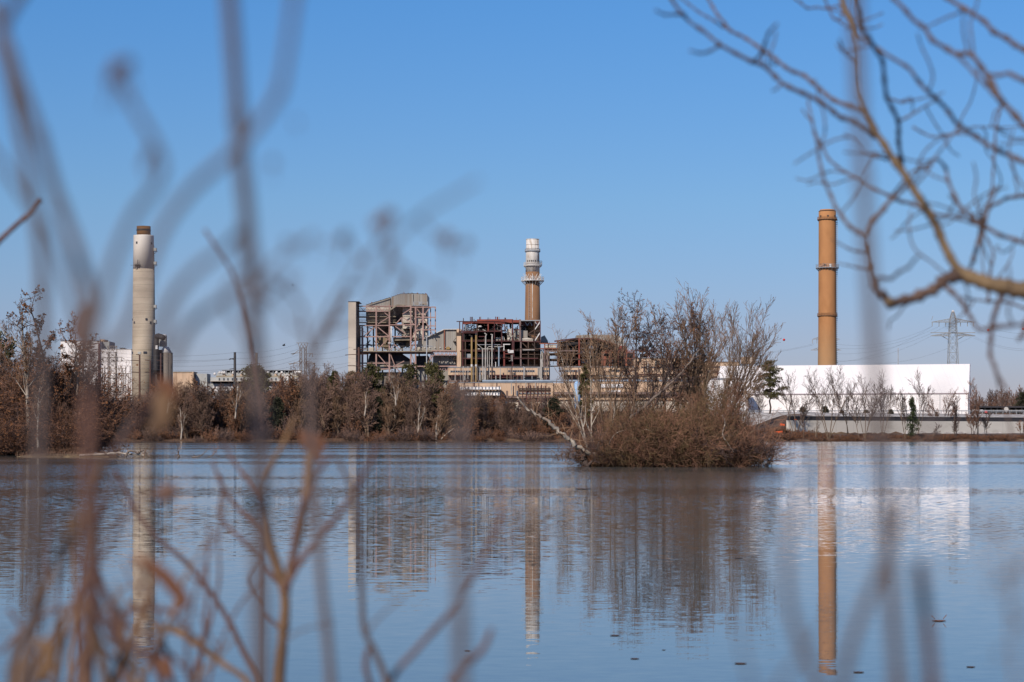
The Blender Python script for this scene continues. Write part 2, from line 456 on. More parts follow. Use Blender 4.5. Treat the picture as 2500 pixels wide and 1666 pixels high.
def mound(name, cx, cy, rx, ry, h, seed, m, kind='structure'):
    mb = MB(); nr, na = 18, 90
    for i in range(nr + 1):
        t = i / nr
        for j in range(na):
            a = 2 * math.pi * j / na
            k = 1 + .14 * mn.noise(Vector((math.cos(a) * 2.2, math.sin(a) * 2.2, seed))) + .06 * mn.noise(Vector((math.cos(a) * 7, math.sin(a) * 7, seed)))
            x = cx + rx * t * k * math.cos(a); y = cy + ry * t * k * math.sin(a)
            z = h * (1 - sm(.55, 1.0, t)) - .8 * sm(.9, 1.0, t) + .12 * h * mn.noise(Vector((x * .9, y * .9, seed)))
            mb.v.append((x, y, z))
    for i in range(nr):
        for j in range(na):
            l = (j + 1) % na
            mb.face((i * na + j, i * na + l, (i + 1) * na + l, (i + 1) * na + j))
    return tag(mb.build(name, m, smooth=True), kind=kind)
ISL = W(1640, 1140, 158)       # the island's front edge
mound('island_ground', (W(1432, 1140, 158).x + W(1838, 1140, 158).x) / 2, 162.2, 7.1, 4.6, .75, 1.0, M['mud'])
mound('bank_ground', -93, 262, 42, 25, 1.0, 5.0, M['mud'])
mound('spit_ground', -50.5, 226.5, 6.5, 3.2, .35, 9.0, M['mud'])

# ------------------------------------------------------------------ stacks
def px_r(w, s, d): return w / 2 / s * d / F
def platform(parent, cx, cy, z, r_in, r_out, m, rail=1.2, n=40, brackets=True):
    p = MB().lathe(cx, cy, [(r_in, z), (r_out, z), (r_out, z + .35), (r_in, z + .35)], n, cap=False)
    o = p.build('platform', m, parent)
    q = MB()
    for i in range(n):
        a = 2 * math.pi * i / n
        x, y = cx + (r_out - .1) * math.cos(a), cy + (r_out - .1) * math.sin(a)
        q.bar((x, y, z + .35), (x, y, z + .35 + rail), .1)
    ring = lambda zz: [Vector((cx + (r_out - .1) * math.cos(2 * math.pi * i / n), cy + (r_out - .1) * math.sin(2 * math.pi * i / n), zz)) for i in range(n + 1)]
    q.tube(ring(z + .35 + rail), .07, 4); q.tube(ring(z + .35 + rail * .5), .06, 4)
    k = q.build('railing', m, o)
    if brackets:
        for i in range(0, n, 2):
            a = 2 * math.pi * i / n
            MB().bar((cx + r_out * math.cos(a), cy + r_out * math.sin(a), z), (cx + (r_in - .2) * math.cos(a), cy + (r_in - .2) * math.sin(a), z - (r_out - r_in) * 1.1), .16).build('bracket', m, o)
    return o
def ladder(parent, p, q, w, m, name='ladder'):
    mb = MB(); p = Vector(p); q = Vector(q)
    for s in (-1, 1): mb.bar(p + Vector((s * w / 2, 0, 0)), q + Vector((s * w / 2, 0, 0)), .12)
    k = int((q - p).length / 1.2)
    for i in range(k + 1):
        c = p.lerp(q, i / k); mb.bar(c - Vector((w / 2, 0, 0)), c + Vector((w / 2, 0, 0)), .09)
    return mb.build(name, m, parent)
def on_stack(parent, cx, cy, r, z, ang, w, h, m, name):
    """A small opening set into a round shaft, ang degrees right of the side that faces the lake."""
    a = R(ang); nx, ny = math.sin(a), -math.cos(a)
    c = Vector((cx + nx * (r + .01), cy + ny * (r + .01), z)); u = Vector((math.cos(a), math.sin(a), 0)) * w / 2
    nrm = Vector((nx, ny, 0))
    mb = MB(); n = len(mb.v)
    for dz in (0, h):
        for s, d in ((-1, -.25), (1, -.25), (1, .12), (-1, .12)):
            p = c + u * s + nrm * d; mb.v.append((p.x, p.y, p.z + dz))
    for q in ((0, 1, 2, 3), (7, 6, 5, 4), (0, 4, 5, 1), (1, 5, 6, 2), (2, 6, 7, 3), (3, 7, 4, 0)): mb.face(q)
    return mb.build(name, m, parent)

# pale stack
d = 1042
zof = lambda y, c, d: c(0, y, d).z
cx = cL(846, 0, d).x; cy = d
rt, rb = px_r(118, 2.412, d), px_r(138, 2.412, d)
zt, z1, zb = zof(182, cL, d), zof(380, cL, d), 9.0
st = thing('smokestack', 'thick pale concrete smokestack with short rusty flue at the top', 'smokestack', (cx, cy, zb))
r1 = rt + (rb - rt) * .22
MB().lathe(cx, cy, [(rb * 1.03, zb), (r1, z1)], 64).build('shaft', M['concrete_pale'], st, True)
MB().lathe(cx, cy, [(r1 + .01, z1), (rt, zt - .4), (rt, zt), (rt - .9, zt), (rt - .9, zt - 1)], 64).build('painted_top', M['concrete_white'], st, True)
rf = px_r(81, 2.412, d); zf = zof(128, cL, d)
fl = MB().lathe(cx, cy, [(rf, zt - 1), (rf, zf), (rf - .4, zf), (rf - .4, zf - 3)], 48).build('flue', M['rust_cap'], st, True)
MB().lathe(cx, cy, [(rf + .1, zf - 2.4), (rf + .12, zf - 1.9), (rf + .1, zf - 1.5)], 48, cap=False).build('flue_band', M['steel_dark'], fl, True)
def rad(y): return rt + (rb - rt) * (y - 182) / 800
for x, y, w in ((815, 230, 8), (897, 232, 6), (800, 698, 8), (895, 698, 7), (873, 680, 6), (785, 680, 4), (787, 875, 8), (833, 877, 12), (866, 875, 13)):
    r = rad(y); s = max(-.97, min(.97, (x - 846) / 2.412 * d / F / r))
    on_stack(st, cx, cy, r, zof(y + 5, cL, d), math.degrees(math.asin(s)), 1.0 if w < 10 else 1.7, 1.15, M['hall_grey'] if y == 877 else M['window_dark'], 'opening')
for y in (265, 345, 600, 688):
    p = cL(914, y, d - 1)
    q = MB().box(p.x - .7, p.x + .7, p.y - .8, p.y + .8, p.z - .7, p.z + .8)
    o = q.build('access_cage', M['hall_grey'], st)
    b = MB(); b.bar((p.x - 1.6, p.y, p.z - 3.2), (p.x + .8, p.y, p.z - 1), .2); b.bar((p.x - 1.5, p.y, p.z - 1), (p.x + 1.2, p.y, p.z - 1), .22)
    b.build('cage_bracket', M['steel_dark'], o)
p = cL(808, 357, d - rt + .1)
b = MB().slab(cL, 793, 352, 824, 357, d - rt - 1.4, 2.4); 
for x in (797, 808, 820): b.bar(cL(x, 357, d - rt - 1), cL(x, 380, d - rt + .2), .2)
b.bar(cL(808, 352, d - rt - 1), cL(812, 325, d - rt - 1), .25); b.bar(cL(770, 357, d - rt), cL(800, 357, d - rt), .15)
for x in (800, 806, 814, 820): b.bar(cL(x, 352, d - rt - 1.3), cL(x, 342, d - rt - 1.3), .12)
b.build('hoist_platform', M['steel_dark'], st)
mb = MB()
mb.bar(cL(905, 240, d + .5), cL(912, 900, d + .5), .5); mb.build('cable_riser', M['steel_dark'], st)

# banded stack
d = 1012
cx = cM(1811, 0, d).x; cy = d
K = lambda w: px_r(w, 3.62, d)
zz = lambda y: zof(y, cM, d)
st = thing('smokestack', 'brown smokestack with white painted upper part and ringed platforms', 'smokestack', (cx, cy, 9))
MB().lathe(cx, cy, [(K(152), 9), (K(136), zz(830)), (K(124), zz(415))], 64).build('shaft', M['stack_brown'], st, True)
MB().lathe(cx, cy, [(K(124) + .01, zz(415)), (K(119), zz(240)), (K(119), zz(222)), (K(114), zz(222)), (K(114), zz(124)), (K(106), zz(124)), (K(106), zz(140))], 64).build('painted_top', M['stack_white'], st, True)
for y in (124, 172, 205):
    MB().lathe(cx, cy, [(K(114), zz(y + 4)), (K(118), zz(y + 4)), (K(118), zz(y)), (K(114), zz(y))], 64, cap=False).build('rim_band', M['stack_white'], st, True)
platform(st, cx, cy, zz(234), K(118), K(138), M['steel_grey'], .9)
platform(st, cx, cy, zz(362), K(122), K(160), M['steel_white'], 1.4)
platform(st, cx, cy, zz(495), K(126), K(202), M['steel_white'], 1.7)
rnd = random.Random(4)
q = MB()
for i in range(16):
    a = rnd.uniform(-2.6, -.5); r = K(165); x, y = cx + r * math.cos(a), cy + r * math.sin(a)
    if i < 5: q.box(x - .5, x + .5, y - .4, y + .4, zz(494), zz(494) + rnd.uniform(1, 2.4))
    else: q.bar((x, y, zz(492)), (x + rnd.uniform(-2, 2), y, zz(492) + rnd.uniform(1.5, 3.6)), .22)
q.build('antenna_cluster', M['steel_white'], st)
q = MB().slab(cM, 1856, 316, 1872, 332, d - K(110), 1.2); q.bar(cM(1862, 318, d - K(90)), cM(1893, 318, d - K(90)), .25); q.bar(cM(1893, 318, d - K(90)), cM(1893, 360, d - K(90)), .2)
q.build('beacon_box', M['steel_dark'], st)
for x in (1768, 1784, 1800, 1815, 1834):
    s = (x - 1811) / 61; on_stack(st, cx, cy, K(122), zz(330), math.degrees(math.asin(s)), .5, .9, M['steel_dark'], 'vent')
ladder(st, (cx - K(44), cy - K(132), zz(830)), (cx - K(40), cy - K(120), zz(520)), 1.5, M['steel_grey'])
MB().bar((cx - K(5), cy - K(136), zz(830)), (cx - K(5), cy - K(126), zz(520)), .3).build('downpipe', M['stack_white'], st)

# ochre stack
d = 1085
cx = cK(416, 0, d).x; cy = d
K = lambda w: px_r(w, 2.451, d)
zz = lambda y: zof(y, cK, d)
st = thing('smokestack', 'tall ochre smokestack with three ring platforms behind the white warehouse', 'smokestack', (cx, cy, 9))
MB().lathe(cx, cy, [(K(118), 9), (K(112), zz(1003)), (K(107), zz(820)), (K(102), zz(138)), (K(102), zz(88)), (K(89), zz(86)), (K(89), zz(80)), (K(80), zz(80)), (K(80), zz(95))], 64).build('shaft', M['stack_orange'], st, True)
platform(st, cx, cy, zz(140), K(103), K(119), M['stack_brown'], 1.1)
platform(st, cx, cy, zz(430), K(104), K(137), M['steel_grey'], 1.6)
platform(st, cx, cy, zz(716), K(105), K(120), M['stack_brown'], 1.1)
for x in (372, 412, 456): on_stack(st, cx, cy, K(102), zz(126), math.degrees(math.asin((x - 416) / 52)), .9, .9, M['steel_dark'], 'vent')
MB().slab(cK, 429, 404, 441, 424, d - K(112), .8).build('equipment_cabinet', M['steel_white'], st)
MB().bar(cK(392, 402, d - K(108)), cK(410, 410, d - K(108)), .3).bar(cK(370, 405, d - K(100)), cK(402, 404, d - K(108)), .2).build('davit', M['steel_dark'], st)
MB().lathe(cx, cy, [(K(102.3), zz(92)), (K(102.6), zz(92)), (K(102.6), zz(88)), (K(90), zz(85.5))], 64, cap=False).build('sooty_rim', M['rust_dark'], st, True)
q = MB()
for y in range(140, 1000, 12): q.box(cx + K(104) - .1, cx + K(104) + .9, cy - .6, cy + .6, zz(y + 5), zz(y))
q.build('ladder_cage', M['steel_grey'], st)

# ------------------------------------------------------------------ boiler house with mauve frame
bh = thing('boiler_house', 'half-stripped boiler house in a mauve steel frame with a tall cream wall on one side', 'power plant', (cA(700, 0, 1010).x, 1010, 10))
D0 = 1000
MB().slab(cA, 70, 254, 197, 1560, 992, 16).build('cream_wall', M['cream_panel'], bh)
MB().slab(cA, 68, 246, 250, 255, 991.8, 17).build('wall_cap', M['steel_dark'], bh)
q = MB()
for x in (205, 246):
    for dd in (997, 1006): q.bar(cA(x, 258, dd), cA(x, 1560, dd), .45)
for i in range(40):
    y = 270 + i * 32
    q.bar(cA(205, y, 997), cA(246, y, 997), .3); q.bar(cA(205, y, 997), cA(246, y + 32, 997), .22)
    q.bar(cA(205, y, 997), cA(205, y, 1006), .3)
q.build('stair_tower', M['steel_dark'], bh)
for i in range(13):
    a, b = cA(212, 340 + i * 92, 999), cA(240, 300 + i * 92, 999)
    MB().bar(a, b, .25, 1.4).build('stair_flight', M['steel_grey'], bh)
def flat(pts, d, depth, name, m, c=cA):
    return MB().poly([c(x, y, d) for x, y in pts], depth).build(name, M[m], bh)
flat([(370, 322), (370, 305), (770, 182), (770, 322)], 1004, 24, 'penthouse', 'metal_clad')
flat([(785, 322), (785, 178), (940, 125), (1150, 118), (1150, 322)], 1001, 27, 'penthouse', 'metal_clad')
flat([(1154, 320), (1154, 119), (1258, 124), (1258, 320)], 1001.6, 26, 'penthouse', 'metal_clad')
flat([(1263, 320), (1263, 124), (1385, 131), (1385, 320)], 1001.2, 26, 'penthouse', 'metal_clad')
q = MB()
for a, b in (((362, 306), (772, 180)), ((785, 176), (942, 122)), ((942, 122), (1150, 115)), ((1150, 115), (1388, 128))): q.bar(cA(*a, 1003), cA(*b, 1003), .22, .5)
q.build('roof_trim', M['steel_dark'], bh)
MB().slab(cA, 365, 345, 780, 405, 1003, 22).build('upper_wall', M['metal_light'], bh)
MB().slab(cA, 365, 425, 860, 490, 1006, 20).build('middle_wall', M['metal_clad'], bh)
MB().slab(cA, 365, 512, 860, 575, 1006.5, 20).build('middle_wall', M['metal_clad'], bh)
MB().slab(cA, 365, 598, 860, 632, 1007, 20).build('middle_wall', M['dark_plate_shade'], bh)
for y, x1 in ((405, 800), (495, 860), (592, 870)):
    q = MB().slab(cA, 205, y, x1, y + 11, 1002.2, 4); o = q.build('walkway', M['deck_tan'], bh)
    r = MB()
    for i in range(int((x1 - 205) / 18)): r.bar(cA(207 + i * 18, y, 1002.4), cA(207 + i * 18, y - 38, 1002.4), .06)
    r.bar(cA(205, y - 38, 1002.4), cA(x1, y - 38, 1002.4), .08); r.bar(cA(205, y - 20, 1002.4), cA(x1, y - 20, 1002.4), .06)
    r.build('railing', M['deck_tan'], o)
q = MB()
q.poly([cA(*p, 1005.5) for p in ((765, 410), (880, 318), (985, 330), (955, 470), (960, 560), (770, 590))], 16); q.build('bay_shade', M['dark_plate_shade'], bh)  # solid near-black block standing in for the shade of the open bay
flat([(720, 412), (752, 412), (885, 318), (1010, 318), (1010, 300), (880, 296), (850, 312)], 999.5, 3, 'canopy', 'deck_tan')
for x0, y0, x1, y1, dd in ((975, 345, 1140, 432, 1004), (975, 440, 1140, 500, 1004.4), (975, 508, 1140, 600, 1004), (1150, 345, 1260, 470, 1006), (1150, 488, 1260, 640, 1006), (1268, 345, 1383, 480, 1006), (1268, 492, 1383, 600, 1006), (1150, 650, 1383, 870, 1008), (975, 608, 1140, 700, 1006)):
    MB().slab(cA, x0, y0, x1, y1, dd, 16).build('lagging_panel', M['metal_light'], bh)
MB().slab(cA, 976, 340, 1382, 868, 1011, 12).build('boiler_casing', M['dark_plate_shade'], bh)
flat([(545, 665), (752, 665), (752, 1000), (700, 1050), (545, 940)], 1008, 14, 'hopper', 'rust_dark')
flat([(548, 800), (600, 770), (742, 780), (742, 860), (690, 960), (560, 940)], 1005, 3, 'hopper', 'tan_duct')
flat([(560, 960), (600, 880), (640, 960), (740, 960), (740, 1010), (560, 1010)], 1004, 3, 'hopper', 'tan_duct')
flat([(820, 660), (940, 640), (1090, 740), (1090, 830), (1000, 830), (830, 700)], 1009, 6, 'duct', 'metal_clad')
flat([(815, 850), (1235, 850), (1235, 890), (815, 900)], 1001, 10, 'walkway', 'deck_tan')
flat([(905, 960), (1000, 895), (1040, 910), (1000, 1010), (930, 1010)], 1004, 6, 'duct', 'dark_plate_shade')
flat([(820, 905), (1100, 905), (1100, 960), (1060, 1010), (820, 930)], 1008, 6, 'duct', 'metal_clad')
q = MB().slab(cA, 200, 1070, 1460, 1084, 998.2, 30); o = q.build('walkway', M['deck_tan'], bh)
r = MB()
for i in range(58): r.bar(cA(210 + i * 21, 1070, 998.4), cA(210 + i * 21, 1030, 998.4), .11)
r.bar(cA(205, 1030, 998.4), cA(1440, 1030, 998.4), .13); r.bar(cA(205, 1050, 998.4), cA(1440, 1050, 998.4), .11)
r.build('railing', M['deck_tan'], o)
MB().slab(cA, 420, 1012, 488, 1070, 1000, 3).build('cabinet', M['cream_panel'], bh)
arc = [(405, 1310), (405, 1220), (420, 1150), (450, 1112), (520, 1100), (900, 1105), (980, 1130), (1060, 1180), (1090, 1240), (1090, 1310)]
flat(arc, 1004, 20, 'drum', 'dark_plate_shade')
flat([(1195, 1330), (1195, 1155), (1395, 1150), (1395, 1330)], 1006, 18, 'drum', 'dark_plate_shade')
flat([(410, 1315), (1100, 1290), (1100, 1330), (410, 1420)], 1002.5, 3, 'ash_pan', 'metal_clad')
MB().tube([cA(790, 660, 998.5), cA(790, 925, 998.5), cA(775, 940, 998.5), cA(730, 942, 998.5)], .24, 8).build('pipe', M['steel_white'], bh, True)
MB().tube([cA(776, 660, 998.7), cA(776, 900, 998.7)], .14, 8).build('pipe', M['steel_white'], bh, True)
cols = [(310, 690, 1500), (535, 320, 1560), (755, 300, 1560), (1110, 315, 1500), (1190, 335, 1560), (1315, 325, 890)]
for x, y0, y1 in cols:
    MB().bar(cA(x, y0, D0), cA(x, y1, D0), .72).build('column', M['primer'], bh)
for x, y1 in ((1440, 815), (1520, 785)): MB().bar(cA(x, 335, D0 + 2), cA(x, y1, D0 + 2), .5).build('column', M['primer'], bh)
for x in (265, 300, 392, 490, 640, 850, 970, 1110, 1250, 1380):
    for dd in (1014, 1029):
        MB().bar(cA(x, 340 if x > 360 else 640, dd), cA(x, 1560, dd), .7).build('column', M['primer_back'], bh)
beams = [(205, 328, 1110, 328), (1110, 345, 1520, 342), (1180, 510, 1520, 512), (330, 650, 760, 648), (760, 638, 1200, 636), (1400, 655, 1520, 655), (1200, 722, 1520, 722), (310, 836, 1110, 832), (200, 1094, 1460, 1094), (390, 1275, 755, 1275), (750, 1330, 1870, 1325), (590, 1370, 760, 1370), (250, 410, 760, 412)]
for x0, y0, x1, y1 in beams: MB().bar(cA(x0, y0, D0 - .1), cA(x1, y1, D0 - .1), .5, .66).build('beam', M['primer'], bh)
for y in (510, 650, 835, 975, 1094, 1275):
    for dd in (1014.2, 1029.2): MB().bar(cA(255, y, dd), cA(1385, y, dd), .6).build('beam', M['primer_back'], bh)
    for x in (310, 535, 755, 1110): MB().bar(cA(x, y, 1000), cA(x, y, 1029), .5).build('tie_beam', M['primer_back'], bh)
br = [(565, 340, 740, 490), (740, 510, 565, 625), (515, 670, 330, 825), (555, 670, 745, 825), (745, 850, 555, 1060), (965, 510, 860, 620), (965, 510, 1160, 625), (1110, 370, 970, 460), (1430, 345, 1325, 490), (1300, 535, 1200, 690), (1190, 345, 1310, 490), (1315, 500, 1475, 800), (1185, 735, 1120, 880), (850, 660, 1030, 790), (555, 1120, 760, 1360), (770, 1120, 850, 1330), (1115, 1110, 1185, 1310), (835, 960, 770, 1060), (835, 960, 940, 1050), (1180, 910, 1110, 1060), (820, 1330, 1000, 1240), (845, 1340, 945, 1430), (690, 845, 750, 890), (965, 640, 965, 510)]
for x0, y0, x1, y1 in br: MB().bar(cA(x0, y0, D0 + .3), cA(x1, y1, D0 + .3), .42).build('brace', M['primer'], bh)
for i in range(9): 
    x = 270 + i * 52; MB().bar(cA(x, 405 if i % 2 else 340, D0), cA(x + 52, 340 if i % 2 else 405, D0), .25).build('brace', M['primer'], bh)
rnd = random.Random(8)
for i in range(95):
    x = rnd.choice([rnd.uniform(270, 520), rnd.uniform(540, 760), rnd.uniform(800, 1180), rnd.uniform(800, 1180), rnd.uniform(1190, 1380)]); y = rnd.uniform(660, 1060); l = rnd.uniform(40, 130); a = rnd.choice([.6, -.6, 1.0, -1.0, .3, 2.2])
    dd = rnd.uniform(1003, 1016)
    MB().bar(cA(x, y, dd), cA(x + l * math.cos(a), y + l * math.sin(a), dd + rnd.uniform(0, 4)), rnd.uniform(.22, .45)).build('loose_strut', M[rnd.choice(['primer', 'primer_back', 'steel_dark', 'steel_grey', 'deck_tan'])], bh)
for x, y in ((450, 278), (520, 256), (600, 232), (690, 205), (830, 160), (880, 142), (990, 118), (1060, 118), (1120, 116), (1210, 119), (1300, 123), (1350, 126)):
    MB().slab(cA, x, y - rnd.uniform(6, 22), x + rnd.uniform(8, 26), y + 6, 1006, 3).build('roof_vent', M[rnd.choice(['metal_clad', 'steel_dark', 'rust_steel'])], bh)
q = MB()
for x in (1160, 1250, 1265, 1290, 1390): q.bar(cA(x, 318, 999.5), cA(x, 250, 999.5), .4)
q.bar(cA(1160, 255, 999.5), cA(1250, 255, 999.5), .15); q.bar(cA(1290, 262, 999.5), cA(1390, 262, 999.5), .15); q.bar(cA(1155, 318, 999.5), cA(1395, 318, 999.5), .3)
q.build('roof_railing', M['steel_grey'], bh)

MB().slab(cA, 255, 1425, 1190, 1740, 1006, 20).build('base_wall', M['silo_grey'], bh)
# grey annex with sloping roof, truss bridge
an = thing('grey_annex', 'grey metal-clad annex with a sloping roof next to the boiler house', 'building', (cA(1560, 0, 1012).x, 1015, 10))
def part(root, name, pts, d, depth, m, c=cA): return MB().poly([c(x, y, d) for x, y in pts], depth).build(name, M[m], root)
part(an, 'wall', [(1312, 1065), (1312, 868), (1420, 830), (1655, 718), (1655, 1065)], 1004, 22, 'metal_clad')
part(an, 'wall', [(1658, 1065), (1658, 716), (1868, 714), (1868, 1065)], 1003.6, 22, 'metal_clad')
part(an, 'side_wall', [(1190, 1065), (1240, 890), (1310, 868), (1310, 1065)], 1005, 18, 'metal_light')
MB().bar(cA(1312, 866, 1003), cA(1420, 828, 1003), .3, 1).bar(cA(1420, 828, 1003), cA(1655, 716, 1003), .3, 1).bar(cA(1655, 713, 1003), cA(1870, 711, 1003), .3, 1).build('roof_trim', M['steel_white'], an)
MB().bar(cA(1672, 716, 1003.2), cA(1672, 1064, 1003.2), .6).build('downpipe', M['rust_steel'], an)
for i in range(6): MB().ball(cA(1345 + i * 85, 1015, 1003.3), .28).build('lamp', M['steel_white'], an)
MB().slab(cA, 1480, 1148, 1755, 1303, 1006, 16).build('lower_wall', M['metal_clad'], an)
MB().slab(cA, 1764, 1148, 1870, 1310, 1006.4, 16).build('lower_wall', M['metal_clad'], an)
MB().slab(cA, 1190, 1310, 1745, 1720, 1009, 12).build('lower_wall', M['metal_clad'], an)
tb = thing('truss_bridge', 'mauve steel truss bridge in front of the grey annex', 'bridge', (cA(1660, 0, 1001).x, 1001, cA(0, 1330, 1001).z))
for y in (1072, 1138): MB().bar(cA(1445, y, 1000.5), cA(1868, y, 1000.5), .5).build('chord', M['primer'], tb)
MB().slab(cA, 1445, 1056, 1868, 1068, 1000.3, 6).build('deck', M['deck_tan'], tb)
for i in range(12):
    x = 1462 + i * 34; MB().bar(cA(x, 1138 if i % 2 else 1072, 1000.7), cA(x + 34, 1072 if i % 2 else 1138, 1000.7), .34).build('truss_web', M['primer'], tb)
for a in ((1460, 1090, 1388, 1330), (1462, 1138, 1462, 1325), (1490, 1145, 1400, 1250)): MB().bar(cA(a[0], a[1], 1000.5), cA(a[2], a[3], 1000.5), .45).build('leg', M['primer'], tb)
MB().slab(cA, 1700, 1010, 1760, 1045, 1001, 3).slab(cA, 1715, 1000, 1745, 1010, 1001, 3).build('machinery', M['tan_pipe'], tb)
for i in range(5): MB().bar(cA(1545 + i * 40, 1335 if i % 2 else 1410, 1000.8), cA(1585 + i * 40, 1410 if i % 2 else 1335, 1000.8), .34).build('truss_web', M['primer'], tb)
# ------------------------------------------------------------------ derelict maroon frame
df = thing('derelict_boiler_frame', 'gutted maroon steel boiler frame full of pipes beside the brown and white smokestack', 'power plant', (cB(750, 0, 1010).x, 1010, cB(0, 890, 1010).z))
def P_(name, m, mb): return mb.build(name, M[m], df)
P_('concrete_tower', 'tan_wall', MB().slab(cB, 98, 282, 168, 1000, 1000, 12))
P_('bracket', 'rust_dark', MB().slab(cB, 92, 340, 175, 378, 999.3, 13))
for y in (480, 765): P_('side_platform', 'rust_dark', MB().slab(cB, 40, y, 98, y + 8, 1001, 6).bar(cB(45, y, 1001), cB(95, y - 60, 1001), .2))
P_('roof_fascia', 'red_steel', MB().poly([cB(*p, 999.4) for p in ((420, 165), (420, 132), (980, 128), (980, 190), (860, 172), (700, 158))], 1.2))
P_('roof_fascia', 'red_steel', MB().poly([cB(*p, 999.9) for p in ((195, 210), (195, 160), (420, 158), (700, 162), (860, 180), (860, 205), (600, 195), (420, 190))], 1.2))
P_('roof_fascia', 'red_steel', MB().slab(cB, 995, 140, 1100, 182, 999.6, 1.2))
P_('roof_deck', 'dark_plate_shade', MB().slab(cB, 195, 158, 1105, 166, 1001.5, 26))
P_('truss_panel', 'siding', MB().slab(cB, 1118, 150, 1325, 165, 1000, 10))
P_('truss_panel', 'maroon', MB().slab(cB, 1120, 165, 1425, 232, 1003, 6))
for x0, x1, y0, y1 in ((1345, 1385, 165, 232), (1385, 1425, 232, 165), (1185, 1225, 165, 232), (1225, 1265, 232, 165), (1265, 1300, 165, 232)): P_('brace', 'steel_grey', MB().bar(cB(x0, y0, 1002.6), cB(x1, y1, 1002.6), .4))
for a in ((1428, 172, 1345, 292), (1430, 340, 1345, 470)): P_('brace', 'steel_white', MB().bar(cB(a[0], a[1], 1000), cB(a[2], a[3], 1000), .5))
for a in ((1240, 360, 1428, 240), (1235, 372, 1430, 374), (1240, 380, 1345, 440), (1340, 318, 1430, 316), (1140, 500, 1220, 580), (1300, 520, 1360, 590)): P_('brace', 'rust_dark', MB().bar(cB(a[0], a[1], 1000.4), cB(a[2], a[3], 1000.4), .5))
for x, y0, y1, m, w in ((145, 160, 335, 'maroon', .5), (195, 165, 890, 'maroon', .5), (240, 210, 320, 'steel_grey', .3), (700, 160, 890, 'maroon', .42), (815, 160, 600, 'maroon', .5), (865, 165, 330, 'maroon', .4), (988, 130, 890, 'maroon', .7), (1108, 132, 480, 'primer_back', .9), (1120, 480, 890, 'primer_back', .7), (1005, 480, 740, 'maroon', .8), (1338, 145, 890, 'rust_dark', .5), (1430, 150, 520, 'maroon', .5), (600, 200, 330, 'red_steel', .6), (855, 620, 890, 'red_steel', .8), (235, 480, 890, 'rust_dark', .6), (420, 210, 890, 'rust_dark', .6), (1240, 480, 890, 'rust_dark', .6)):
    P_('column', m, MB().bar(cB(x, y0, 1000), cB(x, y1, 1000), w))
for x in (240, 480, 720, 960, 1110, 1240, 1400):
    for dd in (1013, 1027): P_('column', 'dark_plate_shade', MB().bar(cB(x, 200 if x < 1000 else 500, dd), cB(x, 900, dd), .8))  # inner rows near-black: the interior's shade is in their colour
for x0, x1, y0, y1, m in ((95, 840, 165, 165, 'maroon'), (130, 815, 325, 322, 'maroon'), (95, 420, 346, 346, 'maroon'), (165, 1000, 478, 478, 'maroon'), (1000, 1425, 478, 490, 'maroon'), (150, 1010, 636, 636, 'maroon'), (180, 1400, 757, 757, 'maroon'), (1105, 1420, 600, 600, 'rust_dark'), (1120, 1420, 690, 690, 'rust_dark'), (160, 1430, 885, 885, 'steel_dark'), (450, 560, 405, 405, 'maroon'), (800, 920, 755, 755, 'red_steel'), (850, 1005, 680, 680, 'red_steel'), (1115, 1430, 150, 147, 'steel_grey')):
    P_('beam', m, MB().bar(cB(x0, y0, 999.8), cB(x1, y1, 999.8), .42))
for y, x0, x1 in ((325, 200, 830), (480, 170, 1400), (637, 170, 1400), (758, 170, 1400), (886, 170, 1420)):
    P_('floor_deck', 'dark_plate_shade', MB().slab(cB, x0, y, x1, y + 5, 1001, 27))
P_('back_wall', 'dark_plate_shade', MB().slab(cB, 172, 345, 1110, 890, 1029, 1))  # near-black wall colour carries the shade of the gutted interior
P_('back_wall', 'dark_plate_shade', MB().slab(cB, 1110, 496, 1425, 890, 1029, 1))
P_('side_wall', 'dark_plate_shade', MB().slab(cB, 172, 400, 180, 890, 1001, 27))
P_('inner_wall', 'dark_plate_shade', MB().slab(cB, 430, 200, 800, 325, 1022, 1))
P_('cabinet', 'steel_grey', MB().slab(cB, 236, 682, 325, 750, 1001, 4))
P_('cabinet', 'steel_white', MB().slab(cB, 918, 622, 1005, 668, 999, 3))
P_('cabinet', 'steel_white', MB().slab(cB, 912, 612, 935, 650, 998.7, 3))
P_('gantry_arm', 'steel_white', MB().slab(cB, 838, 523, 952, 536, 999, 1.5).slab(cB, 843, 536, 858, 628, 999, 1.2))
P_('lagged_casing', 'metal_light', MB().slab(cB, 900, 285, 972, 380, 1003, 8))
P_('lagged_casing', 'metal_light', MB().slab(cB, 905, 385, 975, 470, 1002, 8))
P_('lagged_casing', 'metal_clad', MB().slab(cB, 1005, 285, 1090, 470, 1004, 8))
P_('lagged_casing', 'metal_light', MB().poly([cB(*p, 1001.5) for p in ((820, 400), (850, 400), (870, 470), (820, 470))], 4))
P_('lagged_casing', 'metal_light', MB().slab(cB, 725, 420, 800, 470, 1004, 6))
P_('grey_housing', 'metal_clad', MB().slab(cB, 1122, 312, 1228, 425, 1002, 8))
P_('duct', 'metal_light', MB().poly([cB(*p, 1001) for p in ((1080, 440), (1230, 425), (1330, 440), (1400, 485), (1080, 476))], 8))
P_('drum', 'grey_pipe', MB().tube([cB(430, 712, 1006), cB(560, 712, 1006)], 1.35, 20))
P_('drum', 'primer_back', MB().tube([cB(610, 712, 1006), cB(900, 722, 1006)], 1.25, 20))
P_('drum', 'grey_pipe', MB().tube([cB(430, 605, 1004), cB(700, 605, 1004)], .45, 12))
def pipe(pts, r, m, d=998.6): P_('pipe', m, MB().tube([cB(x, y, d) for x, y in pts], r * .27, 10))
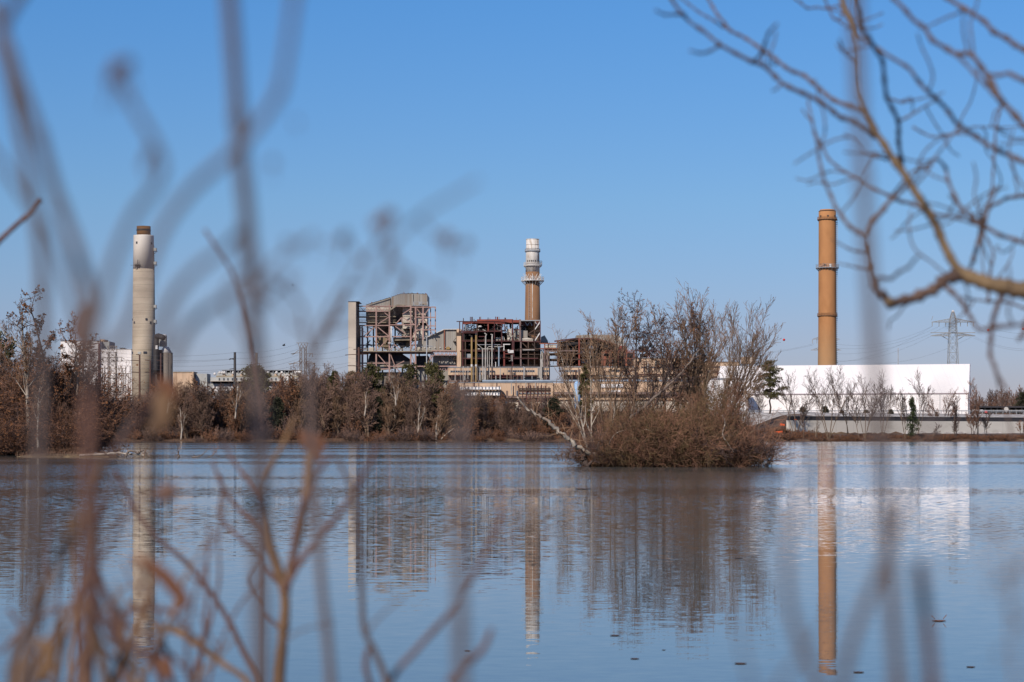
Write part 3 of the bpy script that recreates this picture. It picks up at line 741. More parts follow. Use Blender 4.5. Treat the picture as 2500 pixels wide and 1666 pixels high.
pipe([(338, 420), (338, 1145)], 1.75, 'tan_pipe', 978); pipe([(408, 385), (408, 1145)], 1.75, 'tan_pipe', 978)
P_('pipe_collar', 'steel_white', MB().tube([cB(338, 850, 978), cB(338, 885, 978)], .55, 10)); P_('pipe_collar', 'steel_white', MB().tube([cB(408, 850, 978), cB(408, 880, 978)], .55, 10))
P_('pipe_collar', 'steel_dark', MB().tube([cB(338, 390, 978), cB(338, 420, 978)], .42, 10)); P_('pipe_collar', 'steel_dark', MB().tube([cB(408, 350, 978), cB(408, 388, 978)], .42, 10))
pipe([(540, 350), (572, 372), (560, 410), (556, 1100)], 1.35, 'grey_pipe', 977)
pipe([(640, 372), (668, 375), (664, 410), (660, 890)], 1.35, 'grey_pipe', 997)
pipe([(512, 600), (512, 1090)], 1.1, 'grey_pipe', 977); pipe([(772, 565), (770, 880)], 1.35, 'blue_pipe', 997)
pipe([(590, 980), (590, 580), (610, 567), (840, 565)], .8, 'grey_pipe'); pipe([(430, 536), (795, 536), (795, 590)], .55, 'steel_grey')
pipe([(420, 520), (490, 580), (520, 600)], .6, 'grey_pipe'); pipe([(748, 540), (748, 590)], .4, 'grey_pipe'); pipe([(620, 640), (620, 1060)], .6, 'grey_pipe', 977)
pipe([(968, 700), (968, 790), (930, 795)], .5, 'grey_pipe'); pipe([(985, 700), (985, 800)], .5, 'grey_pipe'); pipe([(1150, 620), (1340, 618)], .9, 'grey_pipe', 999)
pipe([(720, 810), (720, 900)], .8, 'steel_white'); pipe([(618, 860), (618, 920)], .9, 'steel_white')
for x, h, m in ((205, 112, 'rust_dark'), (315, 92, 'maroon'), (337, 92, 'maroon'), (348, 92, 'rust_dark'), (374, 125, 'rust_dark'), (463, 92, 'maroon'), (480, 90, 'primer_back'), (598, 103, 'rust_dark'), (626, 108, 'steel_grey'), (718, 88, 'maroon'), (742, 90, 'red_steel'), (753, 90, 'red_steel'), (774, 90, 'steel_grey'), (866, 105, 'rust_dark'), (878, 105, 'rust_dark'), (1048, 105, 'steel_grey')):
    P_('vent_pipe', m, MB().tube([cB(x, 165, 1003), cB(x, h, 1003)], .22, 6))
rnd = random.Random(21)
for i in range(430):
    zone = rnd.random()
    if zone < .45: x, y = rnd.uniform(205, 830), rnd.uniform(195, 320)
    elif zone < .62: x, y = rnd.uniform(840, 1110), rnd.uniform(200, 460)
    else: x, y = rnd.uniform(190, 1380), rnd.uniform(490, 880)
    l = rnd.uniform(15, 60) if zone < .62 else rnd.uniform(20, 90); a = rnd.choice([0, 0, 1.57, 1.57, .9, -.9, .5, 2.3, rnd.uniform(0, 3)])
    dd = rnd.uniform(999.5, 1016) if zone < .62 else rnd.uniform(1002, 1024)
    m = rnd.choice(['red_steel', 'maroon', 'rust_dark', 'steel_grey', 'grey_pipe', 'steel_dark', 'maroon', 'steel_white'] if zone < .62 else ['steel_dark', 'rust_dark', 'maroon', 'dark_plate_shade', 'rust_dark', 'steel_grey', 'primer_back'])
    P_('broken_pipe', m, MB().tube([cB(x, y, dd), cB(x + l * math.cos(a), y + l * math.sin(a), dd + rnd.uniform(-2, 2))], rnd.uniform(.08, .24), 6))
P_('vessel', 'steel_white', MB().ball(cB(470, 246, 1000), 1.0, n=12, sq=.5))
P_('inner_frame', 'dark_plate_shade', MB().slab(cB, 1120, 240, 1205, 308, 1004, 2))

q = MB()
for i in range(60):
    x, y = rnd.uniform(180, 1410), rnd.choice((325, 480, 637, 758))
    if y == 325: x = rnd.uniform(180, 830)
    dd = rnd.uniform(1000, 1006); w_ = rnd.uniform(10, 45); h_ = rnd.uniform(8, 40)
    P_('machinery', rnd.choice(('dark_plate_shade', 'rust_dark', 'rust_dark', 'metal_clad', 'siding', 'steel_dark', 'maroon')), MB().slab(cB, x, y - h_, x + w_, y, dd, rnd.uniform(1, 3)))
for y in (325, 480, 637, 758, 885):
    r_ = MB(); x1 = 830 if y == 325 else 1400
    for i in range(int((x1 - 180) / 14)): r_.bar(cB(180 + i * 14, y, 999.9), cB(180 + i * 14, y - 26, 999.9), .09)
    r_.bar(cB(180, y - 26, 999.9), cB(x1, y - 26, 999.9), .11); r_.bar(cB(180, y - 13, 999.9), cB(x1, y - 13, 999.9), .09)
    P_('deck_railing', 'rust_dark', r_)
# second derelict frame further along
fr = thing('rusty_pipe_frame', 'lower rusted frame and grey roof house of the derelict boiler partly behind the island trees', 'power plant', (cC(450, 0, 1010).x, 1010, cC(0, 450, 1010).z))
def Q_(name, m, mb): return mb.build(name, M[m], fr)
Q_('roof_house', 'metal_clad', MB().poly([cC(*p, 1026) for p in ((363, 240), (363, 90), (470, 83), (820, 83), (820, 240))], 16))
Q_('roof_house', 'metal_light', MB().poly([cC(*p, 1027) for p in ((822, 240), (822, 85), (905, 132), (905, 240))], 14))
for x0, y0, x1, y1 in ((110, 158, 350, 128), (350, 128, 580, 128), (580, 128, 705, 162), (705, 162, 830, 200), (830, 200, 860, 270)): Q_('roof_beam', 'maroon', MB().bar(cC(x0, y0, 1001), cC(x1, y1, 1001), .7))
Q_('roof_deck', 'dark_plate_shade', MB().poly([cC(*p, 1002) for p in ((150, 165), (350, 135), (580, 135), (705, 168), (830, 206), (830, 214), (700, 178), (580, 145), (350, 145), (150, 175))], 20))
for x, y0, y1, m, w in ((0, 180, 450, 'rust_steel', .6), (40, 180, 450, 'rust_dark', .6), (150, 155, 450, 'maroon', .7), (250, 145, 450, 'rust_dark', .7), (395, 128, 450, 'red_steel', .8), (500, 130, 450, 'rust_dark', .7), (600, 140, 450, 'rust_dark', .7), (662, 268, 450, 'rust_steel', 1.0), (690, 330, 450, 'rust_steel', 1.0), (752, 285, 450, 'rust_steel', 1.2), (935, 225, 450, 'rust_steel', 1.0), (1025, 268, 450, 'rust_steel', .9), (845, 275, 450, 'rust_steel', .7), (1180, 275, 345, 'rust_steel', .6), (1202, 275, 345, 'rust_steel', .6)):
    Q_('column', m, MB().bar(cC(x, y0, 1000), cC(x, y1, 1000), w))
for x0, y0, x1, y1, m in ((-60, 185, 150, 185, 'rust_steel'), (-60, 243, 160, 243, 'rust_steel'), (0, 270, 380, 268, 'primer_back'), (-40, 300, 660, 300, 'rust_dark'), (660, 270, 1030, 270, 'rust_steel'), (660, 290, 1030, 290, 'rust_steel'), (620, 357, 1030, 357, 'rust_steel'), (-60, 365, 660, 365, 'rust_dark'), (-40, 445, 1030, 445, 'rust_dark'), (1030, 262, 1290, 272, 'maroon')):
    Q_('beam', m, MB().bar(cC(x0, y0, 999.7), cC(x1, y1, 999.7), .55))
Q_('back_wall', 'dark_plate_shade', MB().poly([cC(*p, 1024) for p in ((150, 450), (150, 190), (350, 150), (580, 150), (700, 180), (860, 250), (1030, 300), (1030, 450))], 1))
for y in (243, 300, 365): Q_('floor_deck', 'dark_plate_shade', MB().slab(cC, 0, y, 640, y + 4, 1001, 22))
for x0, y0, x1, y1, m in ((412, 232, 460, 300, 'steel_grey'), (512, 212, 560, 300, 'steel_grey'), (420, 365, 530, 408, 'steel_grey'), (430, 305, 600, 335, 'metal_light'), (200, 250, 340, 262, 'metal_light'), (0, 200, 130, 232, 'metal_light'), (1100, 300, 1180, 345, 'dark_plate_shade')): Q_('lagged_casing', m, MB().slab(cC, x0, y0, x1, y1, 1003, 6))
Q_('orange_tank', 'red_steel', MB().lathe(cC(897, 0, 1008).x, 1010, [(1.9, cC(0, 262, 1008).z), (1.9, cC(0, 215, 1008).z), (1.6, cC(0, 208, 1008).z), (.1, cC(0, 206, 1008).z)], 24))
Q_('tank', 'dark_plate_shade', MB().slab(cC, 1092, 215, 1188, 272, 1006, 10))
for i in range(150):
    x, y = rnd.uniform(-50, 1010), rnd.uniform(170, 440)
    if x > 640: y = rnd.uniform(295, 440)
    l = rnd.uniform(15, 60); a = rnd.choice([0, 1.57, 1.57, .8, -.8])
    dd = rnd.uniform(1000.5, 1015)
    Q_('broken_pipe', rnd.choice(['rust_steel', 'rust_dark', 'grey_pipe', 'steel_grey', 'maroon', 'rust_dark', 'dark_plate_shade', 'dark_plate_shade', 'deck_tan']), MB().tube([cC(x, y, dd), cC(x + l * math.cos(a), y + l * math.sin(a), dd)], rnd.uniform(.1, .24), 6))
q = MB().poly([cB(*p, 1024) for p in ((1438, 500), (1445, 410), (1500, 385), (1550, 470), (1560, 510))], 8)
Q_('rubble_heap', 'metal_light', q)
for i in range(16): x = 1440 + i * 9; Q_('pipe', rnd.choice(['deck_tan', 'grey_pipe', 'rust_dark', 'primer_back']), MB().tube([cB(x, rnd.uniform(640, 720), 999), cB(x, 900 if i % 3 else 1110, 999 if i % 3 else 977)], rnd.uniform(.16, .34), 6))

# ------------------------------------------------------------------ turbine hall and low buildings
th = thing('turbine_hall', 'long buff turbine hall with dark strip windows in front of the derelict frames', 'building', (cC(400, 0, 1000).x, 990, 10))
def T_(name, m, mb): return mb.build(name, M[m], th)
T_('wall', 'tan_wall', MB().slab(cB, -40, 897, 1568, 1020, 980, 19))
T_('wall', 'tan_wall', MB().slab(cC, 222, 456, 1030, 545, 980.02, 19))
T_('recessed_wall', 'siding', MB().slab(cB, -34, 1020, 1568, 1150, 983, 15))
T_('recessed_wall', 'siding', MB().slab(cC, 222, 545, 610, 640, 983.02, 15))
T_('wall', 'tan_wall', MB().slab(cC, 610, 545, 1030, 640, 980.4, 15))
T_('parapet', 'steel_grey', MB().slab(cB, -44, 891, 1568, 899, 979.7, 20)); T_('parapet', 'steel_grey', MB().slab(cC, 222, 449, 1030, 457, 979.72, 20))
T_('wall', 'tan_wall', MB().slab(cC, 1032, 350, 1640, 800, 985, 22)); T_('wall', 'tan_wall', MB().slab(cC, 1640, 396, 2240, 560, 1000, 22))
T_('recessed_wall', 'siding', MB().slab(cC, 1640, 560, 2215, 700, 1003, 18))
T_('parapet', 'steel_grey', MB().slab(cC, 1030, 344, 1642, 352, 984.7, 23)); T_('parapet', 'siding', MB().slab(cC, 1642, 392, 2242, 398, 999.7, 23))
T_('column_strip', 'steel_dark', MB().slab(cC, 1080, 360, 1108, 400, 984.8, 1))
def win(c, x0, y0, x1, y1, d, n=1, name='strip_window'):
    o = MB().slab(c, x0, y0, x1, y1, d - .06, .3).build(name, M['window_dark'], th)
    f = MB()
    for k in range(n + 1):
        x = x0 + (x1 - x0) * k / n; f.bar(c(x, y0, d - .12), c(x, y1, d - .12), .22)
    f.build('window_frame', M['steel_grey'], o)
win(cB, 0, 948, 228, 978, 980, 6); win(cB, 245, 948, 700, 978, 980, 12); win(cB, 918, 942, 1170, 972, 980, 7); win(cB, 1190, 942, 1338, 972, 980, 4); win(cB, 1478, 940, 1500, 972, 980, 1); win(cB, 1508, 940, 1560, 972, 980, 2)
win(cC, 165, 488, 405, 512, 980, 9); win(cC, 740, 487, 1010, 508, 980, 8); win(cC, 1110, 450, 1280, 468, 985, 5); win(cC, 1300, 450, 1620, 468, 985, 8); win(cC, 1660, 445, 2220, 464, 1000, 14); win(cC, 920, 575, 1020, 588, 980.4, 2)
T_('loading_bay', 'window_dark', MB().slab(cB, 960, 1042, 1400, 1095, 982.8, 1)); T_('canopy', 'maroon', MB().slab(cB, 640, 1024, 960, 1038, 979, 3))
for x in (235, 75, 1180, 1395, 1420): T_('downpipe', 'grey_pipe', MB().bar(cB(x, 900 if x > 1000 else 1020, 979.6), cB(x, 1140, 979.6), .5))
for x in (1440, 1452): T_('vertical_pipe', 'grey_pipe', MB().tube([cB(x, 770, 978.5), cB(x, 1100, 978.5)], .32, 8))
T_('roof_house', 'tan_wall', MB().slab(cI, 1545, 668, 1600, 718, 1006, 8)); T_('roof_house', 'cream_panel', MB().slab(cI, 1602, 665, 1642, 716, 1005, 8))
T_('hatch', 'window_dark', MB().slab(cI, 1560, 688, 1580, 700, 1005.8, .4)); T_('roof_railing', 'steel_dark', MB().bar(cI(1680, 655, 1006), cI(1680, 718, 1006), .7).bar(cI(1645, 680, 1006), cI(1680, 680, 1006), .3).bar(cI(1645, 715, 1006), cI(1682, 715, 1006), .4))
o = MB().tube([cB(505, 1114, 955), cB(1568, 1114, 955), cC(620, 612, 955), cC(1640, 612, 955)], .52, 12).build('steam_pipe', M['blue_pipe'], None, True)
tag(o, 'long blue-grey pipe running along the foot of the buff turbine hall', 'pipe')
lb = thing('low_workshop', 'low buff workshop with white tank roofs at the foot of the turbine hall', 'building', (cB(800, 0, 950).x, 950, 10))
def B_(name, m, mb, sm_=False): return mb.build(name, M[m], lb, sm_)
B_('wall', 'tan_wall', MB().slab(cB, -40, 1140, 1640, 1420, 945, 25)); B_('wall', 'tan_wall', MB().slab(cC, 60, 640, 1865, 830, 946, 25))
B_('roof_edge', 'steel_grey', MB().slab(cB, -42, 1134, 1640, 1142, 944.7, 26)); B_('base_wall', 'cream_panel', MB().slab(cB, -40, 1420, 1640, 1600, 946, 20)); B_('base_wall', 'cream_panel', MB().slab(cC, 60, 830, 1865, 1010, 947, 20))
B_('ledge', 'siding', MB().slab(cB, 0, 1350, 1640, 1385, 943.5, 2)); B_('ledge', 'siding', MB().slab(cC, 110, 740, 1860, 768, 944, 2))
for x0, x1, y0, y1 in ((145, 800, 1206, 1250), (230, 780, 1290, 1345)):
    p0, p1 = cB(x0, y1, 938), cB(x1, y0, 938); r = (p1.z - p0.z)
    q = MB(); n = 14; k = len(q.v)
    for x in (p0.x, p1.x):
        for i in range(n + 1):
            a = math.pi * i / n; q.v.append((x, 941 - 3 * math.cos(a), p0.z + r * math.sin(a)))
    for i in range(n): q.face((i, i + 1, n + 2 + i, n + 1 + i))
    q.face(list(range(n, -1, -1))); q.face(list(range(n + 1, 2 * n + 2)))
    o = B_('white_tank', 'white_wall', q, False)
    g = MB()
    for i in range(12): x = p0.x + (p1.x - p0.x) * (i + .5) / 12; g.box(x - .12, x + .12, 937.6, 944, p0.z - .4, p1.z + .15)
    g.build('tank_saddle', M['steel_grey'], o)
win(cC, 640, 650, 880, 690, 945.9, 8)
for x0, x1, y0, y1 in ((640, 900, 650, 690), (700, 870, 720, 745)): B_('white_panel', 'white_wall', MB().slab(cC, x0, y0, x1, y1, 945.5, .4))
pr = thing('pipe_rack', 'red-brown pipe rack along the low buff workshop', 'pipe rack', (cB(1450, 0, 935).x, 935, 12))
for i in range(9):
    x = cB(1090 + i * 60, 0, 935).x
    MB().bar((x, 935, 12), (x, 935, cB(0, 1175 + (i % 3) * 15, 935).z), .5).build('column', M['maroon'], pr)
for y in (1235, 1262, 1325): MB().bar(cB(1090, y, 934.8), cB(1600, y, 934.8), .45).build('beam', M['rust_dark'], pr)
for i in range(3): MB().tube([cB(1080, 1240 + i * 35, 936), cB(1600, 1240 + i * 35, 936)], .35, 6).build('pipe', M[('grey_pipe', 'red_steel', 'steel_grey')[i]], pr)
bt = thing('blue_tank', 'slim blue storage tank partly hidden by the pale island branches', 'tank', (cC(375, 0, 860).x, 860, 10))
MB().lathe(cC(375, 0, 860).x, 860, [(1.35, 10), (1.35, cC(0, 640, 860).z), (.9, cC(0, 622, 860).z), (.05, cC(0, 618, 860).z)], 24).build('tank_shell', mat('blue_tank_paint', (.22, .36, .55), (.30, .42, .58), .5), bt, True)

# posts, risers and pipes strung along the hall front
for i in range(46):
    x = rnd.uniform(20, 1560); y0 = rnd.choice((880, 905, 1020, 1030)); m = rnd.choice(('maroon', 'grey_pipe', 'rust_dark', 'siding', 'deck_tan', 'steel_grey'))
    T_('riser_pipe', m, MB().tube([cB(x, y0, 977), cB(x, rnd.uniform(1080, 1150), 977)], rnd.uniform(.1, .28), 6))
for i in range(40):
    x = rnd.uniform(230, 2200); top = 456 if x < 1030 else (352 if x < 1640 else 398); d_ = 979 if x < 1030 else (984 if x < 1640 else 999)
    T_('riser_pipe', rnd.choice(('maroon', 'grey_pipe', 'rust_dark', 'siding')), MB().tube([cC(x, top + rnd.uniform(0, 60), d_), cC(x, top + rnd.uniform(90, 180), d_)], rnd.uniform(.1, .24), 6))
for x0, x1, y in ((620, 960, 1060), (960, 1400, 1036), (430, 940, 1024), (20, 230, 1026)): T_('pipe_run', 'maroon', MB().tube([cB(x0, y, 978), cB(x1, y, 978)], .3, 6))
for x0, x1, y in ((1040, 1600, 540), (1120, 1640, 585), (620, 1020, 560), (1650, 2200, 500)): T_('pipe_run', rnd.choice(('grey_pipe', 'maroon', 'siding')), MB().tube([cC(x0, y, 979 if x0 < 1030 else 984 if x0 < 1645 else 999), cC(x1, y, 979 if x0 < 1030 else 984 if x0 < 1645 else 999)], .3, 6))
for i in range(14):
    x = rnd.uniform(20, 1500); B_('riser_pipe', rnd.choice(('maroon', 'grey_pipe', 'siding')), MB().tube([cB(x, 1142, 943), cB(x, 1142 + rnd.uniform(60, 220), 943)], rnd.uniform(.12, .3), 6))
for i in range(9):
    x = 60 + i * 165; B_('door', 'siding' if i % 2 else 'steel_grey', MB().slab(cB, x, 1270, x + 26, 1350, 944.6, .5))
# white warehouse
wa = thing('fabric_warehouse', 'huge white fabric warehouse with steep roof along the far shore', 'warehouse', (205, 905, 10))
a = R(14); u = Vector((-math.cos(a), math.sin(a), 0)); v = Vector((math.sin(a), math.cos(a), 0))
o0 = Vector((cK(1258, 0, 900).x, 900, 0)); LEN = 116; DEP = 52
zb, ze, zr = 11.2, cK(0, 1177, 900).z, cK(0, 1003, 926).z
pt = lambda s, t, z: o0 + u * s + v * t + Vector((0, 0, z))
def quadbox(a_, b_, c_, d_, th_, name, m, par=wa):
    mb = MB(); nrm = (b_ - a_).cross(d_ - a_).normalized() * th_
    mb.v += [tuple(p) for p in (a_, b_, c_, d_)] + [tuple(p - nrm) for p in (a_, b_, c_, d_)]
    for q in ((0, 1, 2, 3), (7, 6, 5, 4), (1, 0, 4, 5), (2, 1, 5, 6), (3, 2, 6, 7), (0, 3, 7, 4)): mb.face(q)
    return mb.build(name, M[m], par)
quadbox(pt(LEN, 0, zb), pt(0, 0, zb), pt(0, 0, ze - .25), pt(LEN, 0, ze - .25), .3, 'front_wall', 'fabric_white')
quadbox(pt(LEN, .15, ze + .15), pt(-.4, .15, ze + .15), pt(-.4, DEP / 2, zr), pt(LEN, DEP / 2, zr), .3, 'roof', 'fabric_white')
quadbox(pt(-.4, DEP, ze), pt(LEN, DEP, ze), pt(LEN, DEP / 2 + .02, zr), pt(-.4, DEP / 2 + .02, zr), .3, 'roof', 'fabric_white')
quadbox(pt(0, DEP, zb), pt(LEN, DEP, zb), pt(LEN, DEP, ze - .1), pt(0, DEP, ze - .1), .3, 'rear_wall', 'fabric_white')
for s, dx in ((0.35, 1), (LEN - .4, 1)):
    mb = MB(); P5 = [pt(s, .4, zb), pt(s, DEP - .4, zb), pt(s, DEP - .4, ze - .2), pt(s, DEP / 2, zr - .4), pt(s, .4, ze - .2)]
    mb.v += [tuple(p) for p in P5] + [tuple(p + u * .3) for p in P5]
    mb.face([0, 1, 2, 3, 4]); mb.face([9, 8, 7, 6, 5])
    for i in range(5): mb.face([(i + 1) % 5, i, 5 + i, 5 + (i + 1) % 5])
    mb.build('gable_wall', M['fabric_end_shade' if s < 1 else 'fabric_white'], wa)
MB().bar(pt(LEN, -.1, ze - .1), pt(-.4, -.1, ze - .1), .42, .5).build('eave_rail', mat('eave_rail_grey', (.30, .25, .26)), wa)  # dark pinkish-grey rail along the eave
MB().bar(pt(-.5, .2, zb), pt(-.5, .2, ze), .5).bar(pt(-.5, .1, ze), pt(-.5, DEP / 2, zr), .35).build('gable_trim', M['fabric_end_shade'], wa)
for k in range(8):
    s = 4 + k * 8.4
    MB().bar(pt(s, -.12, zb), pt(s, -.12, ze - .3), .16).build('downpipe', M['steel_grey'], wa)
MB().box(*(lambda p: (p.x - .35, p.x + .35, p.y - .3, p.y, p.z, p.z + .8))(pt(29, -.35, ze - 2.6))).build('wall_vent', M['window_dark'], wa)
quadbox(pt(.3, 22, zb), pt(.3, 30, zb), pt(.3, 30, zb + 7), pt(.3, 22, zb + 7), .2, 'gable_door', 'window_dark')
aw = thing('white_annex', 'low white building between the buff hall and the fabric warehouse', 'building', (cI(1400, 0, 905).x, 905, 10))
MB().slab(cI, 1290, 832, 1585, 1110, 899, 14).build('wall', M['white_wall'], aw)
MB().slab(cI, 1286, 824, 1589, 833, 898.6, 15).build('roof_edge', M['steel_grey'], aw)

# right shore: retaining wall, screen, rail
p0, p1 = W(1925, 1026.5, 748), W(2620, 1031, 834)
zb = 1.6
rw = thing('retaining_wall', 'pale concrete retaining wall topped by a black screen along the far shore', 'wall', ((p0.x + p1.x) / 2, (p0.y + p1.y) / 2, zb))
def wallseg(z0a, z1a, z0b, z1b, off, th_):
    mb = MB(); t = (p1 - p0); t.z = 0; nrm = Vector((-t.y, t.x, 0)).normalized()
    A = p0 + nrm * off; B = p1 + nrm * off
    for (q, z0, z1) in ((A, z0a, z1a), (B, z0b, z1b)):
        for w in (0, th_):
            for z in (z0, z1): mb.v.append((q.x + nrm.x * w, q.y + nrm.y * w, z))
    for f in ((0, 4, 5, 1), (2, 3, 7, 6), (1, 5, 7, 3), (0, 2, 6, 4), (0, 1, 3, 2), (4, 6, 7, 5)): mb.face(f)
    return mb
zz = lambda py, d: W(0, py, d).z
wallseg(zb, zz(1026.5, 748), zb, zz(1030.6, 834), 0, 1.2).build('wall_face', M['wall_concrete'], rw)
wallseg(zz(1026.5, 748), zz(1016.2, 748), zz(1030.6, 834), zz(1020.4, 834), .3, .5).build('black_screen', M['band_black'], rw)
wallseg(zz(1016.2, 748), zz(1015.2, 748), zz(1020.4, 834), zz(1019.3, 834), .1, .8).build('cap_rail', M['steel_white'], rw)
gr = thing('guard_rail', 'low grey guard rail along the gravel in front of the white warehouse', 'guard rail', (150, 872, 11))
MB().bar((95, 872, 12.9), (262, 872, 12.9), .35).bar((95, 872, 12.3), (262, 872, 12.3), .2).build('rail', M['steel_grey'], gr)
for i in range(56): MB().bar((95 + i * 3, 872, 11), (95 + i * 3, 872, 12.9), .2).build('post', M['steel_grey'], gr)
sf = tag(MB().poly([cF(*p, 735) for p in ((80, 590), (82, 568), (185, 560), (185, 585))], .3).build('safety_fence', M['orange']), 'orange plastic safety fence low on the bank behind the island', 'fence')
sf = tag(MB().poly([cF(*p, 742) for p in ((160, 512), (165, 492), (205, 500), (205, 514))], .3).poly([cF(*p, 742) for p in ((285, 461), (287, 455), (312, 457), (312, 461))], .3).build('safety_fence', M['orange']), 'small scrap of orange safety fence near the end of the retaining wall', 'fence')

# far right: dark canopy, vehicles
cn = thing('dark_canopy', 'long low dark canopy building at the edge of the far trees', 'building', (cF(2150, 0, 1010).x, 1015, 10))
MB().slab(cF, 1888, 338, 2600, 352, 1008, 26).build('roof', M['band_black'], cn); MB().slab(cF, 1888, 352, 2600, 398, 1032, 1).build('rear_wall', M['band_black'], cn)
for i in range(13): MB().bar(cF(1893 + i * 55, 350, 1009), cF(1893 + i * 55, 405, 1009), .6).build('post', M['steel_dark'], cn)
for x in (2080, 2200, 2240, 2290, 2320): MB().ball(cF(x, 378, 1008), .4).build('lamp', M['tan_pipe'], cn)
def truck(x0, x1, y0, y1, d, label, mcab, mbox, cat='truck'):
    a, b = cF(x0, y1, d), cF(x1, y0, d); L_ = b.x - a.x; H = b.z - a.z
    t = thing('parked_truck' if cat == 'truck' else 'parked_van', label, cat, (a.x + L_ / 2, d + 1.2, a.z))
    MB().box(a.x, a.x + L_ * .7, d, d + 2.4, a.z + .8, b.z).build('box_body', M[mbox], t)
    MB().poly([Vector((a.x + L_ * .72, d + .1, a.z + .6)), Vector((a.x + L_, d + .1, a.z + .6)), Vector((a.x + L_, d + .1, a.z + H * .45)), Vector((a.x + L_ * .92, d + .1, a.z + H * .85)), Vector((a.x + L_ * .72, d + .1, a.z + H * .85))], 2.2).build('cab', M[mcab], t)
    MB().poly([Vector((a.x + L_ * .80, d + .05, a.z + H * .5)), Vector((a.x + L_ * .95, d + .05, a.z + H * .5)), Vector((a.x + L_ * .90, d + .05, a.z + H * .78)), Vector((a.x + L_ * .80, d + .05, a.z + H * .78))], .1).build('window', M['window_dark'], t)
    for k in (.15, .55, .88): MB().tube([Vector((a.x + L_ * k, d - .02, a.z + .45)), Vector((a.x + L_ * k, d + .4, a.z + .45))], .45, 14).build('wheel', M['steel_dark'], t)
truck(1898, 1948, 366, 398, 1003, 'white box truck parked under the near end of the dark canopy', 'steel_white', 'steel_white')
truck(1956, 1996, 370, 398, 1003, 'shorter white box truck parked next to the red box on the far shore', 'steel_white', 'white_wall')
tag(MB().slab(cF, 2005, 378, 2024, 398, 1002, 2).slab(cF, 2008, 374, 2018, 378, 1002, 1.5).build('red_hydrant_box', M['red_ball']), 'small red box beside the white trucks on the far shore', 'box')
so = thing('round_sign', 'small white round sign on a post in front of the dark canopy', 'sign', cF(2194, 398, 1004))
MB().tube([cF(2194, 366, 1003.8), cF(2194, 366, 1004.1)], 1.1, 16).build('sign_face', M['steel_white'], so); MB().bar(cF(2194, 370, 1004.2), cF(2194, 402, 1004.2), .25).build('post', M['steel_grey'], so)

# ------------------------------------------------------------------ left buildings, silo
w1 = thing('white_building', 'pale grey-white building with flat roof behind the bank trees', 'building', (cD(440, 0, 1080).x, 1090, 10))
MB().slab(cD, 120, 356, 762, 1330, 1110, 24).build('wall', M['white_wall'], w1); MB().slab(cD, 118, 349, 766, 357, 1109.7, 25).build('roof_edge', M['steel_dark'], w1); MB().slab(cD, 766, 362, 920, 1300, 1116, 16).build('side_wing', M['hall_grey'], w1)
MB().slab(cD, 770, 330, 840, 360, 1084, 10).build('roof_house', M['tan_wall'], w1)
w2 = thing('white_building', 'bright white shed with small roof vent left of the pale smokestack', 'building', (cD(1040, 0, 1020).x, 1030, 10))
MB().slab(cD, 790, 492, 1284, 1330, 1072, 26).build('wall', M['fabric_white'], w2); MB().slab(cD, 788, 487, 1286, 493, 1071.7, 27).build('roof_edge', M['white_wall'], w2)
MB().slab(cD, 1095, 472, 1150, 488, 1078, 5).slab(cD, 1085, 468, 1165, 473, 1077, 7).build('roof_vent', M['steel_dark'], w2)
MB().slab(cD, 990, 1000, 1040, 1085, 1071.8, .4).build('door', M['hall_grey'], w2)
MB().slab(cD, 1270, 1095, 1405, 1200, 1066, 9).build('porch', M['white_wall'], w2)
si = thing('silo', 'grey metal silo with cone top and ribbed hood right of the pale smokestack', 'silo', (cD(1870, 0, 1030).x, 1030, 9))
d = 1030; K = lambda w: w / 2 / 6.723 * d / F; x = cD(1865, 0, d).x
MB().lathe(x, d, [(K(192), 9), (K(192), cD(0, 550, d).z)], 48).build('silo_body', M['silo_grey'], si, True)
MB().lathe(x - K(30), d, [(K(196), cD(0, 550, d).z), (K(100), cD(0, 462, d).z), (K(96), cD(0, 452, d).z)], 48).build('silo_cone', M['white_wall'], si, True)
xh = cD(1800, 0, d).x
MB().lathe(xh, d, [(K(118), cD(0, 448, d).z), (K(122), cD(0, 262, d).z), (K(112), cD(0, 250, d).z)], 40).build('hood', M['white_wall'], si, True)
q = MB()
for i in range(28): a_ = 2 * math.pi * i / 28; q.bar((xh + K(122) * math.cos(a_), d + K(122) * math.sin(a_), cD(0, 446, d).z), (xh + K(126) * math.cos(a_), d + K(126) * math.sin(a_), cD(0, 266, d).z), .25)
q.build('hood_rib', M['hall_grey'], si)
q = MB().tube(smooth_line([cD(1800, 300, d - 14), cD(1760, 285, d - 9), cD(1700, 290, d - 6), cD(1690, 400, d - 6), cD(1690, 900, d - 6)], 5), K(92), 20)
q.build('elbow_duct', M['steel_dark'], si, True); MB().slab(cD, 1675, 500, 1785, 1250, d - 3, 8).build('duct_housing', M['steel_dark'], si); MB().slab(cD, 1678, 428, 1712, 488, d - 14.5, 1).build('white_panel', M['steel_white'], si)
for i in (1885, 1950): MB().bar(cD(i, 552, d - K(170)), cD(i, 1000, d - K(170)), .35).build('seam_pipe', M['steel_dark'], si)
lt = thing('low_building', 'low tan building between the silo and the condenser hall', 'building', (cD(2130, 0, 1000).x, 1005, 10))
MB().slab(cD, 1965, 865, 2300, 1300, 1000, 12).build('wall', M['tan_wall'], lt); MB().slab(cD, 1962, 858, 2304, 866, 999.7, 13).build('roof_edge', M['deck_tan'], lt); MB().slab(cE, -150, 540, 35, 760, 1004, 12).build('grey_wing', M['hall_grey'], lt)
MB().bar(cD(2290, 866, 999.5), cD(2290, 1300, 999.5), .8).build('downpipe', M['tan_wall'], lt)

